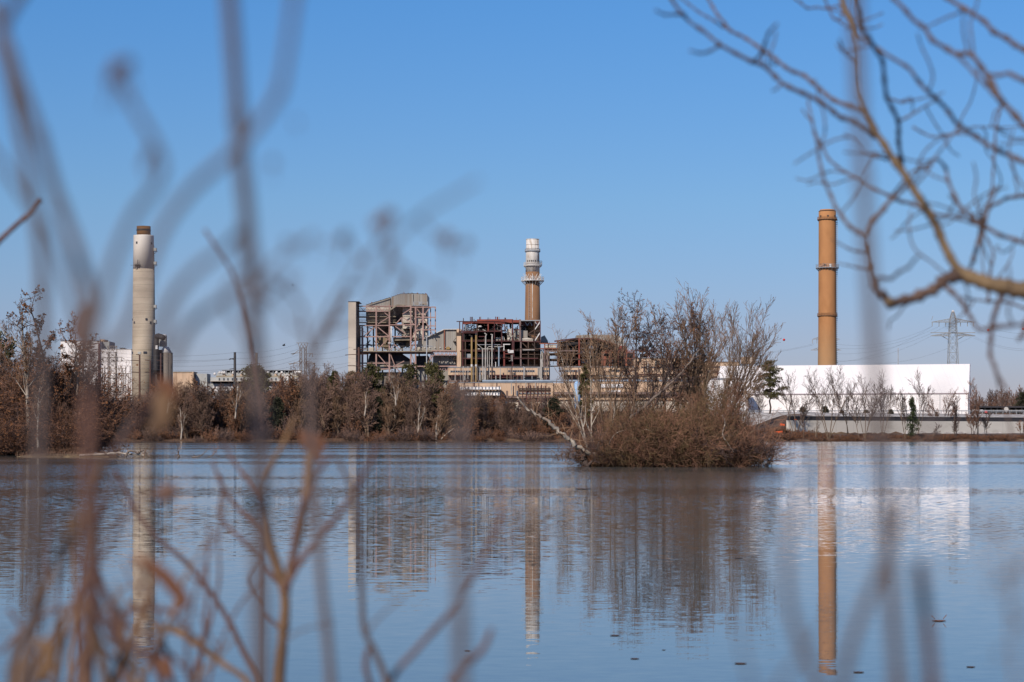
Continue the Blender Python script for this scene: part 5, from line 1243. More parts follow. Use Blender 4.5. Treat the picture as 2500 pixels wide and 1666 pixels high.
for i in range(12):
    x = 470 + i * 95 + rnd.uniform(-40, 40); y = rnd.uniform(1250, 1430); s_ = rnd.choice((-1, 1)); l = rnd.uniform(60, 170)
    lab = 'short dead stick poking out of the front of the island brush'
    smooth_limb('dead_stick', lab, 'branch', [ib(x, y, 156.6), ib(x + s_ * l * .35, y - l * rnd.uniform(.4, .8), 156.3), ib(x + s_ * l * .8, y - l * rnd.uniform(.7, 1.3), 156.2)], .035, .015, rnd.choice(('bark_pale', 'bark_warm')), (8, 1.1), 500 + i, group='dead sticks at the front of the island')
# shrubs on the island
VINE = TP(lev=2, seg=(8, 5, 3), wig=(.18, .25, .3), trop=(-.05, -.04, 0), n=(8, 4, 0), rat=(.45, .5, .5), ang=(45, 50, 45), rmin=.010, crown_from=0, t0=(.15, .1, 0))
protos = [bush('island_shrub', 'x', ib(760, 1400, 158), 4.0, 4.2, 80, 101, ['twig_rust', 'twig_olive']),
          bush('island_shrub', 'x', ib(930, 1420, 158.5), 4.6, 4.4, 90, 102, ['twig_olive', 'twig_rust']),
          bush('island_shrub', 'x', ib(620, 1410, 158.3), 3.8, 4.0, 75, 103, ['twig_rust', 'twig_dark']),
          bush('island_shrub', 'x', ib(1420, 1420, 158.5), 4.8, 5.4, 80, 104, ['twig_dark', 'twig_rust'], P=VINE)]
mk_lab = {0: 'rusty brown twiggy shrub in the thicket covering the island', 1: 'olive brown twiggy shrub in the thicket covering the island', 2: 'dark reddish twiggy shrub in the thicket covering the island', 3: 'dark vine-tangled shrub in the thicket at the far end of the island'}
for k, p in enumerate(protos): p['label'] = mk_lab[k]; p['group'] = ('rusty shrubs', 'olive shrubs', 'dark reddish shrubs', 'vine tangles')[k] + ' in the island thicket'
rnd = random.Random(77)
spots = []
for i in range(62):
    x = rnd.uniform(470, 1570); d = rnd.uniform(157.6, 166)
    spots.append((x, d))
for i, (x, d) in enumerate(spots):
    k = (rnd.choice((3, 3, 0, 1)) if x > 1330 else (rnd.choice((0, 2, 1, 0)) if x < 900 else rnd.choice((1, 1, 0, 2))))
    p = ib(x, 1400, d); p.z = .25 if 500 < x < 1540 else 0.0
    s = rnd.choice((rnd.uniform(.4, .7), rnd.uniform(.7, 1.25))) * (1 if 600 < x < 1440 else .6)
    tall = 600 < x < 1450 and rnd.random() < .35
    copy_tree(protos[k], p, rnd.uniform(0, 6.28), (s * .75, s * .75, s * 1.45) if tall else s)
for k, p in enumerate(protos): p.location.z = .25
ol = bush('island_shrub', 'bright olive green bush at the front of the island', ib(1130, 1400, 157.2), 2.9, 2.2, 75, 120, ['twig_olive', 'twig_olive'], TP(lev=2, seg=(6, 4, 3), wig=(.1, .18, .2), trop=(.06, .05, 0), n=(9, 6, 0), rat=(.5, .5, .5), ang=(28, 35, 45), rmin=.009, crown_from=0, t0=(.15, .1, 0)))
ol.location.z = .2
for i, (x, h, w_, lab) in enumerate(((1640, 3.4, 3.6, 'arching vine tangle spilling past the far end of the island'), (1540, 3.7, 3.0, 'dense dark bramble mound at the far end of the island'), (250, 1.5, 2.6, 'fine twiggy brush drooping under the leaning trunk'), (430, 2.2, 2.4, 'low grey brush around the rotten stump'))):
    p = ib(x, 1440, 158.5 + i * .4); p.z = .1
    if i == 2: p.z = .55
    bush('island_bramble', lab, p, h, w_, 46 if i != 2 else 14, 130 + i, ['twig_rust', 'twig_dark'] if i < 2 else ['twig_tan', 'twig_rust'], P=VINE)
for i in range(18):
    x = 500 + i * 62 + rnd.uniform(-25, 25); b_ = gz(ib(x, 1380, rnd.uniform(158.2, 163)))
    make_tree('sapling', 'thin bare sapling rising out of the island brush', 'tree', b_, [((0, 0, 0), (rnd.uniform(-.3, .35), rnd.uniform(-.1, .1), 1), rnd.uniform(4.6, 8.2), .045)], TP(**{**FAN.__dict__, 'lev': 2, 'n': (11, 5, 0), 'crown_from': 1, 'rat': (.34, .5, .5)}), 600 + i, rnd.choice(('bark_grey', 'bark_warm', 'bark_pale')), ['twig_tan', 'leaf_dead'], 'thin saplings in the island brush')
# dry grass and litter along the island edge
def grass(name, n, fn, h, m, seed, lab=None):
    rnd = random.Random(seed); mb = MB()
    for i in range(n):
        p = fn(rnd); a = rnd.uniform(0, 6.28); l = h * rnd.uniform(.4, 1.2)
        d = Vector((math.cos(a) * .5, math.sin(a) * .5, 1)); w = h * .022
        k = len(mb.v); q = p + d * l * .6; e = q + Vector((math.cos(a) * .6, math.sin(a) * .6, .25)) * l * .5
        u = Vector((-math.sin(a), math.cos(a), 0)) * w; v = Vector((math.cos(a), math.sin(a), 0)) * w
        mb.v += [tuple(p + u), tuple(p - u), tuple(p + v), tuple(q + u * .8), tuple(q - u * .8), tuple(q + v * .8), tuple(e)]
        for f in ((0, 1, 4, 3), (1, 2, 5, 4), (2, 0, 3, 5), (3, 4, 6), (4, 5, 6), (5, 3, 6)): mb.face([k + j for j in f], i % 2)
    return tag(mb.build(name, [M[x] for x in m], origin=(0, 0, 0)), kind='stuff')
def isl_edge(r):
    a = r.uniform(3.3, 6.1); q = r.uniform(.62, .97)
    icx = (W(1432, 1140, 158).x + W(1838, 1140, 158).x) / 2
    return Vector((icx + 7.1 * q * math.cos(a), 162.2 + 4.6 * q * math.sin(a), .35 * (1 - sm(.7, 1, q)) + .02))
grass('dry_grass', 2600, isl_edge, .55, ['twig_tan', 'twig_rust'], 41)
# --- left bank
def lb_(x, y, d): return cL(x, y, d)
LBT = TP(lev=4, seg=(9, 6, 5, 3, 2), n=(9, 7, 5, 4, 0), rat=(.40, .55, .5, .5, .5), ang=(36, 40, 42, 45, 45), t0=(.42, .15, .15, .1, 0), trop=(.03, .08, .07, .04, 0), wig=(.05, .13, .18, .22, .2), rmin=.014, leaf=(.09, .17, 1), shape=.5)
LEAFY = TP(lev=4, seg=(9, 6, 5, 3, 2), n=(15, 6, 5, 4, 0), rat=(.27, .5, .5, .5, .5), ang=(48, 45, 45, 45, 45), t0=(.25, .15, .15, .1, 0), trop=(.03, .06, .04, .02, 0), wig=(.05, .16, .2, .25, .2), rmin=.014, leaf=(.42, .22, 1), shape=.5)
def bankp(x, d): p = cL(x, 1480, d); p.z = .7; return p
make_tree('bank_tree', 'white barked sycamore with a bare spreading crown on the left bank', 'tree', bankp(160, 243), [((0, 0, 0), (-.01, 0, 1), 16.8, .27), ((-.2, .4, 0), (.07, .1, 1), 13.5, .17)], LBT, 201, 'bark_pale', ['twig_tan', 'leaf_dead'])
make_tree('bank_tree', 'dark narrow tree hung with dead brown leaves on the left bank', 'tree', bankp(305, 244), [((0, 0, 0), (-.015, 0, 1), 17.6, .26), ((.4, .4, 0), (.05, .1, 1), 13.5, .17), ((-.5, .3, 0), (-.04, .1, 1), 12, .15)], LEAFY, 202, 'bark_dark', ['twig_dark', 'leaf_dead'])
make_tree('bank_tree', 'brown leaved tree at the tip of the left bank beside the white buildings', 'tree', bankp(430, 246), [((0, 0, 0), (.01, 0, 1), 14.4, .20), ((.6, .4, 0), (.1, .1, 1), 11.4, .15)], TP(**{**LBT.__dict__, 'leaf': (.2, .2, 1)}), 203, 'bark_grey', ['twig_rust', 'leaf_dead'])
make_tree('bank_tree', 'bare grey tree at the left edge of the picture on the bank', 'tree', bankp(10, 250), [((0, 0, 0), (.02, 0, 1), 13.0, .22), ((-1, .4, 0), (-.06, .1, 1), 11.5, .17)], LBT, 204, 'bark_grey', ['twig_grey', 'leaf_dead'])
make_tree('bank_tree', 'white dead looking trunk low among the bank brush', 'tree', bankp(225, 240.5), [((0, 0, 0), (.03, 0, 1), 7.5, .16)], LBT, 205, 'bark_pale', ['twig_tan', 'leaf_dead'])
pine('bank_pine', 'olive pine tuft behind the brush at the left edge', bankp(15, 275), 15.0, 2.6, 206, bare=.45, clumps=40, tuft=.55)
bp = [bush('bank_shrub', 'rust brown bramble in the thicket along the left bank', bankp(90, 243), 4.4, 4.2, 52, 211, ['twig_rust', 'twig_dark', 'leaf_dead'], leafy=(.18, .2, 2), group='rust brown brambles on the left bank'),
      bush('bank_shrub', 'dark brown twiggy shrub in the thicket along the left bank', bankp(200, 243.5), 5.6, 4.4, 52, 212, ['twig_dark', 'twig_rust', 'leaf_dead'], leafy=(.10, .2, 2), group='dark brown shrubs on the left bank'),
      bush('bank_shrub', 'tall grey twiggy shrub in the thicket along the left bank', bankp(330, 243.5), 6.6, 4.2, 46, 213, ['twig_grey', 'twig_rust', 'leaf_dead'], leafy=(.08, .2, 2), group='tall grey shrubs on the left bank')]
rnd = random.Random(31)
for i in range(125):
    t = rnd.random(); x = rnd.uniform(-60, 510); d = 240.3 + 26 * t
    if x > 420: d = rnd.uniform(242, 250)
    k = 0 if d < 243.5 else rnd.choice((0, 0, 1, 1, 2))
    p = bankp(x, d); p.z = .4 if d < 243 else .8
    s = rnd.uniform(.6, 1.0) * (1.0 + (.95 if d > 248 else 0)) * (.75 if x > 420 else 1)
    copy_tree(bp[k], p, rnd.uniform(0, 6.28), s)
smooth_limb('driftwood_log', 'long driftwood log with curled roots lying off the tip of the left bank', 'log', [cL(470, 1478, 222), cL(600, 1470, 221), cL(700, 1463, 220.5), cL(780, 1470, 220), cL(850, 1478, 219.5)], .14, .09, 'bark_pale', (14, 1.3), 220)
smooth_limb('driftwood_log', 'curled dark root rising from the end of the driftwood log', 'log', [cL(740, 1485, 219.5), cL(760, 1450, 219.5), cL(820, 1462, 219.5), cL(850, 1445, 219.5), cL(862, 1465, 219.5), cL(886, 1487, 219.5)], .13, .06, 'bark_grey', (6, .9), 221)
smooth_limb('driftwood_branch', 'forked branch sticking out of the water nearest the driftwood log', 'branch', [cL(1055, 1489, 218.5), cL(1048, 1470, 218.5), cL(1052, 1450, 218.5)], .1, .05, 'bark_grey', (9, 1.6), 222)
smooth_limb('driftwood_branch', 'thin bent branch in the water between two forked ones', 'branch', [cL(1130, 1487, 218.5), cL(1180, 1480, 218.5), cL(1210, 1456, 218.5)], .07, .04, 'bark_grey', (3, .9), 223)
smooth_limb('driftwood_branch', 'reddish spray of twigs in the water farthest from the log', 'branch', [cL(1225, 1489, 218.5), cL(1255, 1476, 218.5), cL(1275, 1450, 218.5)], .06, .03, 'bark_grey', (10, 1.2), 224, mc='twig_rust')
def spit_edge(r):
    a = r.uniform(0, 6.28); q = r.uniform(.3, .95); return Vector((-50.5 + 6.5 * q * math.cos(a), 226.5 + 3.2 * q * math.sin(a), .12))
grass('dry_grass', 900, spit_edge, .7, ['twig_tan', 'twig_rust'], 43)

# --- the far wood
FAR = TP(lev=3, seg=(8, 5, 3, 2), n=(20, 9, 6, 0), rat=(.42, .55, .5, .5), ang=(36, 40, 44, 45), t0=(.08, .12, .1, 0), trop=(.03, .09, .08, .03), wig=(.06, .14, .18, .2), rmin=.036, shape=.5)
def far_proto(seed, label, group, H, mt, mc, leaf=None, stems=2):
    P = TP(**{**FAR.__dict__, 'leaf': leaf}); r = random.Random(seed)
    st = [((r.uniform(-.6, .6) * (i > 0), r.uniform(-.6, .6) * (i > 0), 0), (r.gauss(0, .06), r.gauss(0, .06), 1), H * (1 if i == 0 else r.uniform(.7, .92)), .16 + H * .006) for i in range(stems)]
    return make_tree('wood_tree', label, 'tree', (0, 0, 0), st, P, seed, mt, mc, group, one=True)
fp = [far_proto(301, 'bare mauve-grey tree in the wood on the far shore', 'mauve-grey trees in the far wood', 15, 'bark_warm', ['twig_grey', 'leaf_dead']),
      far_proto(302, 'bare mauve-grey tree in the wood on the far shore', 'mauve-grey trees in the far wood', 14, 'bark_warm', ['twig_grey', 'leaf_dead'], stems=3),
      far_proto(303, 'rusty brown tree still holding leaves in the wood on the far shore', 'rusty leaved trees in the far wood', 13, 'bark_dark', ['twig_rust', 'leaf_dead'], (.22, .42, 1)),
      far_proto(304, 'dark brown bare tree in the wood on the far shore', 'dark bare trees in the far wood', 14, 'bark_dark', ['twig_dark', 'leaf_dead'], stems=3),
      far_proto(305, 'tan bare tree in the wood on the far shore', 'tan bare trees in the far wood', 13.5, 'bark_warm', ['twig_tan', 'leaf_dead']),
      far_proto(306, 'white trunked bare tree in the wood on the far shore', 'white trunked trees in the far wood', 15, 'bark_pale', ['twig_tan', 'leaf_dead'], stems=1)]
fb = [bush('shore_shrub', 'rust brown shrub on the bank under the far wood', (0, 0, 0), 4.0, 4.6, 34, 311, ['twig_rust', 'leaf_dead'], TP(lev=2, seg=(5, 3, 2), wig=(.14, .2, .2), trop=(.02, 0, 0), n=(7, 4, 0), rat=(.5, .5, .5), rmin=.034, crown_from=0, leaf=(.15, .4, 1), t0=(.1, .1, 0)), 'rust shrubs under the far wood', leafy=(.15, .4, 1)),
      bush('shore_shrub', 'dark twiggy shrub on the bank under the far wood', (0, 0, 0), 4.6, 4.6, 34, 312, ['twig_dark', 'twig_grey'], TP(lev=2, seg=(5, 3, 2), wig=(.14, .2, .2), trop=(.02, 0, 0), n=(7, 4, 0), rat=(.5, .5, .5), rmin=.034, crown_from=0, t0=(.1, .1, 0)), 'dark shrubs under the far wood')]
rnd = random.Random(404)
used = set()
def put(protos, k, x, y, s, rz=None):
    o = protos[k]; p = Vector((x, y, ground_z(x, y) - .15)); rz = rnd.uniform(0, 6.28) if rz is None else rz
    if id(o) not in used:
        used.add(id(o)); o.location = p; o.rotation_euler.z = rz; o.scale = (s, s, s); return o
    return copy_tree(o, p, rz, s)
def wood_top(px):
    """Row of the wood's skyline along the picture."""
    P = [(60, 965), (230, 1000), (300, 985), (420, 945), (520, 955), (640, 945), (760, 925), (850, 925), (980, 930), (1060, 945), (1120, 955), (1200, 972), (1300, 980), (1380, 975), (1460, 1000)]
    for (a, ya), (b, yb) in zip(P, P[1:]):
        if a <= px <= b: return ya + (yb - ya) * (px - a) / (b - a)
    return P[-1][1]
N_T = 285
for i in range(N_T):
    px = 90 + (1440 - 90) * (i + rnd.random()) / N_T
    if px > 1180 and rnd.random() < .25: continue
    y = 706 + 80 * rnd.random() ** 1.1
    x = (px - 1250) * y / F
    gzv = ground_z(x, y); H = EYE + (HOR - wood_top(px)) * y / F - gzv
    H *= rnd.uniform(.72, 1.05)
    k = rnd.choices(range(6), (5, 5, 3.2, 2.2, 3.2, .5))[0]
    put(fp, k, x, y, H / (15, 14, 13, 14, 13.5, 15)[k])
for i in range(240):
    px = 60 + (1850 - 60) * (i + rnd.random()) / 240
    y = 701.8 + rnd.random() ** 1.6 * 20; x = (px - 1250) * y / F
    s = rnd.uniform(.45, 1.05) * (1 if px < 1300 else .6)
    put(fb, rnd.choices((0, 1), (1, 1.1))[0], x, y, s)
for i in range(150):
    px = 120 + (1480 - 120) * (i + rnd.random()) / 150
    y = 707 + rnd.random() * 60; x = (px - 1250) * y / F; s = rnd.uniform(.8, 1.2)
    c_ = put(fb, rnd.choice((0, 1)), x, y, s); c_.scale = (s, s, s * rnd.uniform(1.3, 2.1))
for i, (x, y0, y1, lab, ln) in enumerate(((1600, 740, 590, 'forked white trunk low in the far wood below the cream wall', .1), (1840, 660, 500, 'bright white trunk curving up in the far wood below the boiler house', -.12), (2005, 920, 690, 'white trunk at the waterline of the far wood nearest the annex', .1), (2150, 900, 745, 'short white snag at the waterline of the far wood', .02), (195, 860, 660, 'white trunk on the far bank below the silo', .03), (90, 720, 560, 'pale trunk on the far bank below the pale smokestack', .03), (610, 760, 530, 'straight pale trunk beneath the dark tapered pole', .0))):
    p = cN(x, y0, 704 + (i % 3)); q = cN(x, y1, 704); h = q.z - p.z
    p.z = max(ground_z(p.x, p.y), .2) if y0 > 850 else p.z
    make_tree('pale_tree', lab, 'tree', p, [((0, 0, 0), (ln, 0, 1), h * 1.25, .30), ((.3, 0, h * .25), (ln + .25, 0, 1), h * .8, .16)], TP(**{**FAR.__dict__, 'n': (6, 5, 4, 0), 'rmin': .035}), 330 + i, 'bark_pale', ['twig_tan'])
smooth_limb('leaning_tree', 'pale fallen trunk slanting to the waterline of the far wood', 'tree', [cN(2185, 920, 703), cN(2225, 880, 703.5), cN(2290, 830, 704)], .2, .1, 'bark_pale', (5, 2.5), 340)
def pinef(x, y0, ytop, w, lab, seed, d=735, m='needle', c=cN, s=3.137, **k):
    p = c(x, y0, d); H = c(x, ytop, d).z; g = ground_z(p.x, d); p.z = g
    return pine('pine_tree', lab, p, H - g, w / 2 / s * d / F, seed, m=m, tuft=1.0, dens=60, **k)
RND = lambda t: max(.15, math.sin(math.pi * (.10 + .80 * t)) ** .55)
pinef(765, 520, 378, 225, 'broad rounded olive pine rising above the far wood before the condenser hall', 351, bare=.35, clumps=95, prof=RND)
pinef(1365, 520, 412, 90, 'small dark pine in the far wood left of the cream wall', 352, bare=.5, clumps=36)
pinef(1502, 520, 415, 100, 'ragged dark pine at the foot of the cream wall', 353, bare=.5, clumps=34)
pinef(1655, 520, 375, 175, 'wide olive pine below the boiler house frame', 354, bare=.45, clumps=60, prof=RND)
pinef(1940, 520, 374, 130, 'rounded green pine below the middle of the boiler house', 355, bare=.45, clumps=50, prof=RND)
pinef(2118, 560, 354, 165, 'dark green pine with the roundest crown below the truss bridge', 356, bare=.35, clumps=60, m='needle', prof=RND)
0 and pinef(1240, 560, 425, 110, 'dull olive pine behind the bare trees of the far wood', 357, d=745, bare=.4, clumps=44)
pinef(935, 880, 625, 95, 'dark evergreen low in the far wood near the water', 358, d=712, m='needle_dark', bare=.2, clumps=44)
pinef(1700, 860, 610, 80, 'narrow dark evergreen low in the middle of the far wood', 359, d=712, m='needle_dark', bare=.2, clumps=40)
0 and pinef(1095, 590, 480, 110, 'yellowish bush-like pine in the far wood beside the white lattice', 360, d=728, bare=.35, clumps=36)
0 and pinef(1830, 800, 690, 60, 'small black-green evergreen near the shore of the far wood', 361, d=709, m='needle_dark', bare=.1, clumps=30)
pinef(2315, 880, 640, 120, 'dark cedar at the water edge below the buff hall', 362, d=709, m='needle_dark', bare=.12, clumps=46)
pinef(390, 1000, 760, 95, 'tall dark cedar seen through the island branches', 363, d=725, m='needle', c=cI, s=3.015, bare=.2, clumps=50)
pinef(150, 1250, 985, 120, 'dark cedar on the far shore left of the island', 364, d=712, m='needle_dark', c=cI, s=3.015, bare=.1, clumps=46)
make_tree('round_tree', 'grey round-crowned bare tree beside the flared pylon', 'tree', Vector((cE(1760, 0, 960).x, 960, 11.3)), [((0, 0, 0), (0, 0, 1), cE(0, 415, 960).z - 11.5, .3), ((.5, 0, 0), (.16, 0, 1), cE(0, 440, 960).z - 11.5, .2), ((-.5, 0, 0), (-.16, 0, 1), cE(0, 440, 960).z - 11.5, .2)], TP(**{**FAR.__dict__, 'rat': (.40, .55, .5, .5)}), 365, 'bark_grey', ['twig_grey'])

# --- right shore trees
RS = TP(lev=3, seg=(9, 6, 5, 4), n=(12, 7, 4, 0), rat=(.44, .5, .5, .5), ang=(28, 30, 34, 34), t0=(.35, .15, .1, 0), trop=(.02, .06, .05, .03), wig=(.05, .07, .1, .12), rmin=.033, shape=.38)
def rs(name, lab, x, y0, yt, d, stems, seed, mt='bark_warm', mc=('twig_dark',), P=RS):
    b = cF(x, y0, d); b.z = ground_z(b.x, d) - .1; h = cF(x, yt, d).z - b.z
    return make_tree(name, lab, 'tree', b, [((o, 0, 0), (dx, 0, 1), h * k, r) for o, dx, k, r in stems], P, seed, mt, list(mc))
rs('shore_tree', 'tallest pale tree with fanned forked stems in front of the white warehouse', 597, 640, 105, 706, [(0, -.12, 1.0, .2), (.3, .12, .98, .2), (.5, .30, .86, .15), (-.2, -.24, .82, .14)], 401)
rs('shore_tree', 'wide bushy grey tree where the retaining wall begins', 300, 500, 145, 738, [(0, 0, 1, .2), (.4, .3, .8, .15), (-.4, -.35, .85, .15), (.2, .5, .7, .12)], 402, 'bark_warm', ('twig_dark',))
rs('shore_tree', 'slim tree with ivy dark base between two forked pale trees', 775, 590, 135, 715, [(0, -.03, 1, .17), (-.3, .04, .66, .12)], 403, 'bark_warm', ('twig_dark',))
rs('shore_tree', 'round fan-crowned tree beside the warehouse seam', 925, 640, 180, 706, [(0, .0, 1, .17), (.2, .18, .88, .13), (-.2, -.2, .9, .13), (0, .32, .74, .1)], 404, 'bark_warm', ('twig_dark',))
rs('shore_tree', 'thin crooked stem leaning left toward the wall', 870, 640, 350, 705, [(0, -.22, 1, .13)], 405)
rs('shore_tree', 'upright pale tree with an airy crown in front of the warehouse', 1088, 625, 160, 707, [(0, .02, 1, .17), (.2, .16, .85, .12), (-.1, -.12, .85, .12)], 406)
rs('shore_tree', 'pale leaning stem with thin upper twigs left of the ivy tree', 1285, 645, 285, 705, [(0, -.14, 1, .15), (.4, .02, .9, .12)], 407)
rs('shore_tree', 'angular bare tree above the ivy tree', 1400, 400, 145, 752, [(0, .06, 1, .13), (.2, .22, .8, .1)], 408, 'bark_warm', ('twig_dark',))
rs('shore_tree', 'broad dome-crowned bush tree on the gravel before the warehouse', 1630, 425, 250, 795, [(0, 0, 1, .2), (.3, .35, .85, .15), (-.3, -.35, .85, .15), (.2, .7, .7, .12), (-.2, -.7, .7, .12)], 409, 'bark_dark', ('twig_rust',))
rs('shore_tree', 'dark vine-choked tree at the corner of the white warehouse', 1742, 640, 275, 706, [(0, -.02, 1, .26), (.2, .05, .85, .2), (-.4, -.08, .9, .16)], 410, 'bark_dark', ('twig_dark',), TP(**{**RS.__dict__, 'n': (22, 5, 4, 0), 'rat': (.2, .5, .5, .5), 't0': (.1, .1, .1, 0)}))
rs('shore_tree', 'brown tree in front of the dark canopy', 1935, 640, 190, 708, [(0, .01, 1, .17), (.2, .12, .8, .12)], 411, 'bark_dark', ('twig_rust',))
rs('shore_tree', 'low tangled tree between the brown tree and the vine-choked tree', 1890, 640, 400, 706, [(0, -.15, 1, .14), (.2, .2, .9, .12), (.5, -.05, .8, .1)], 412, 'bark_dark', ('twig_rust',))
rs('shore_tree', 'small crooked tree against the wall near the picture edge', 2008, 590, 430, 720, [(0, .1, 1, .13), (0, -.1, .8, .1)], 413, 'bark_warm', ('twig_dark',))
rs('shore_tree', 'dead leaning trunk propped in the brush below the gravel tree', 1495, 645, 540, 704, [(0, 1.1, 1.3, .16)], 414)
rs('shore_tree', 'stub of a broken trunk left of the forked pale tree', 485, 645, 450, 706, [(0, .0, .9, .22), (0, .3, .6, .12), (0, -.3, .5, .1)], 415, 'bark_warm', ('twig_dark',), TP(**{**RS.__dict__, 'n': (5, 3, 2, 0)}))
rs('shore_tree', 'very thin stem close behind the island edge', 375, 640, 440, 706, [(0, .03, 1, .1)], 416, 'bark_warm', ('twig_dark',))
rs('shore_tree', 'bare tree at the right end of the brush bank', 2340, 580, 470, 716, [(0, .03, 1, .14), (.2, .3, .8, .1), (-.2, -.3, .8, .1)], 417, 'bark_dark', ('twig_rust',))
rs('shore_tree', 'grey tree partly hidden by the island brush next to the tall pine', -30, 400, 165, 760, [(0, 0, 1, .15), (.3, .25, .8, .12), (-.3, -.2, .8, .1)], 418, 'bark_warm', ('twig_dark',))
iv = cF(1350, 640, 705); iv.z = ground_z(iv.x, 705)
pine('ivy_tree', 'ivy-smothered tree standing green on the right shore', iv, cF(0, 280, 705).z - iv.z, 2.1, 421, bare=.05, clumps=64, tuft=.6, dens=44, m='ivy', flat_=1.0, prof=lambda t: (1.0 - .78 * abs(t - .32) / .68) * (.55 if t > .62 else 1))
pt_ = cF(72, 385, 800); pt_.z = ground_z(pt_.x, 800)
pine('pine_tree', 'tall dark pine with tiered boughs in front of the white warehouse', pt_, cF(0, -10, 800).z + 1.5 - pt_.z, 8.0, 422, bare=.30, clumps=64, tuft=.7, dens=110, csk=.68, m='needle', flat_=.42, prof=lambda t: (.55 + .5 * math.sin(t * 19) ** 2) * (1.05 - .75 * t) * min(1, .55 + t * 2))
for i, (x, y0, y1, w, lab) in enumerate(((368, 418, 360, 78, 'widest dark juniper on the gravel nearest the tall pine'), (568, 422, 350, 66, 'pointed dark juniper behind the forked pale tree'), (718, 424, 388, 34, 'small dark juniper right of the forked pale tree'), (935, 430, 384, 42, 'dark juniper at the foot of the round fan-crowned tree'), (1160, 428, 378, 36, 'lone dark juniper in the middle of the gravel'), (1570, 434, 400, 26, 'smallest dark juniper beside the dome-crowned bush tree'))):
    p = cF(x, y0, 812); p.z = ground_z(p.x, 812) - .2
    pine('juniper', lab, p, cF(x, y1, 812).z - p.z, w / 2 / 3.677 * 812 / F * 1.25, 430 + i, bare=.02, clumps=34, tuft=.55, dens=34, m='needle_dark', flat_=1.0, prof=lambda t: 1.05 - .9 * t)
# brush along the right shore
rb = bush('bank_brush', 'rust brown brush clump on the bank below the retaining wall', (0, 0, 0), 2.6, 4.5, 46, 441, ['twig_rust', 'twig_dark', 'leaf_dead'], TP(lev=2, seg=(5, 3, 2), wig=(.14, .2, .2), trop=(0, 0, 0), n=(6, 4, 0), rat=(.5, .5, .5), rmin=.032, crown_from=0, leaf=(.15, .35, 2), t0=(.1, .1, 0)), 'brush clumps below the retaining wall', leafy=(.15, .35, 2))
rbs = [rb]
for i in range(105):
    px = 1850 + 700 * (i + rnd.random()) / 105; y = 702 + 14 * rnd.random(); x = (px - 1250) * y / F
    put(rbs, 0, x, y, rnd.uniform(.45, .85) * (1.25 if px < 1960 else 1))
for i in range(12):
    px = 1870 + i * 11; y = rnd.uniform(712, 742); put(rbs, 0, (px - 1250) * y / F, y, rnd.uniform(.6, 1.1))
# trees beyond the warehouse, at the far right
bt_ = [make_tree('distant_tree', 'brown bare tree in the row beyond the dark canopy', 'tree', (0, 0, 0), [((0, 0, 0), (0, 0, 1), 14, .3), ((.5, 0, 0), (.1, .05, 1), 12, .22)], TP(**{**FAR.__dict__, 'rmin': .05, 'n': (13, 7, 4, 0), 'rat': (.42, .5, .5, .5)}), 451, 'bark_grey', ['twig_rust'], 'brown trees beyond the dark canopy', one=True),
       make_tree('distant_tree', 'dark bare tree in the row beyond the dark canopy', 'tree', (0, 0, 0), [((0, 0, 0), (0, 0, 1), 13, .3), ((.5, 0, 0), (-.1, .05, 1), 12, .22)], TP(**{**FAR.__dict__, 'rmin': .05, 'n': (13, 7, 4, 0), 'rat': (.42, .5, .5, .5)}), 452, 'bark_dark', ['twig_dark'], 'dark trees beyond the dark canopy', one=True)]
for i in range(46):
    px = 2355 + 200 * (i + rnd.random()) / 46; y = rnd.uniform(1090, 1260); x = (px - 1250) * y / F
    top = 968 if px < 2420 else 952
    H = (EYE + (HOR - top) * y / F - ground_z(x, y)) * rnd.uniform(.65, 1.05)
    put(bt_, i % 2, x, y, H / 14)
dp = pinef(2330, 398, 225, 110, 'dark pine among the brown trees beyond the canopy', 455, d=1085, m='needle_dark', c=cF, s=3.677, bare=.2, clumps=40)

# low growth that covers the far bank
def far_bank(r):
    px = r.uniform(40, 1880); y = 700.5 + 26 * r.random() ** 1.6; x = (px - 1250) * y / F; return Vector((x, y, ground_z(x, y)))
grass('undergrowth', 9000, far_bank, 1.5, ['twig_rust', 'twig_dark'], 461)
def far_bank2(r):
    px = r.uniform(1850, 2560); y = 700.5 + 18 * r.random(); x = (px - 1250) * y / F; return Vector((x, y, ground_z(x, y)))
grass('undergrowth', 6000, far_bank2, 1.3, ['twig_rust', 'twig_dark'], 462)
def lbank(r):
    x = r.uniform(-60, 500); d = 240 + 20 * r.random() ** 2; p = cL(x, 1480, d); p.z = .35; return p
grass('undergrowth', 5000, lbank, .9, ['twig_rust', 'twig_tan'], 463)
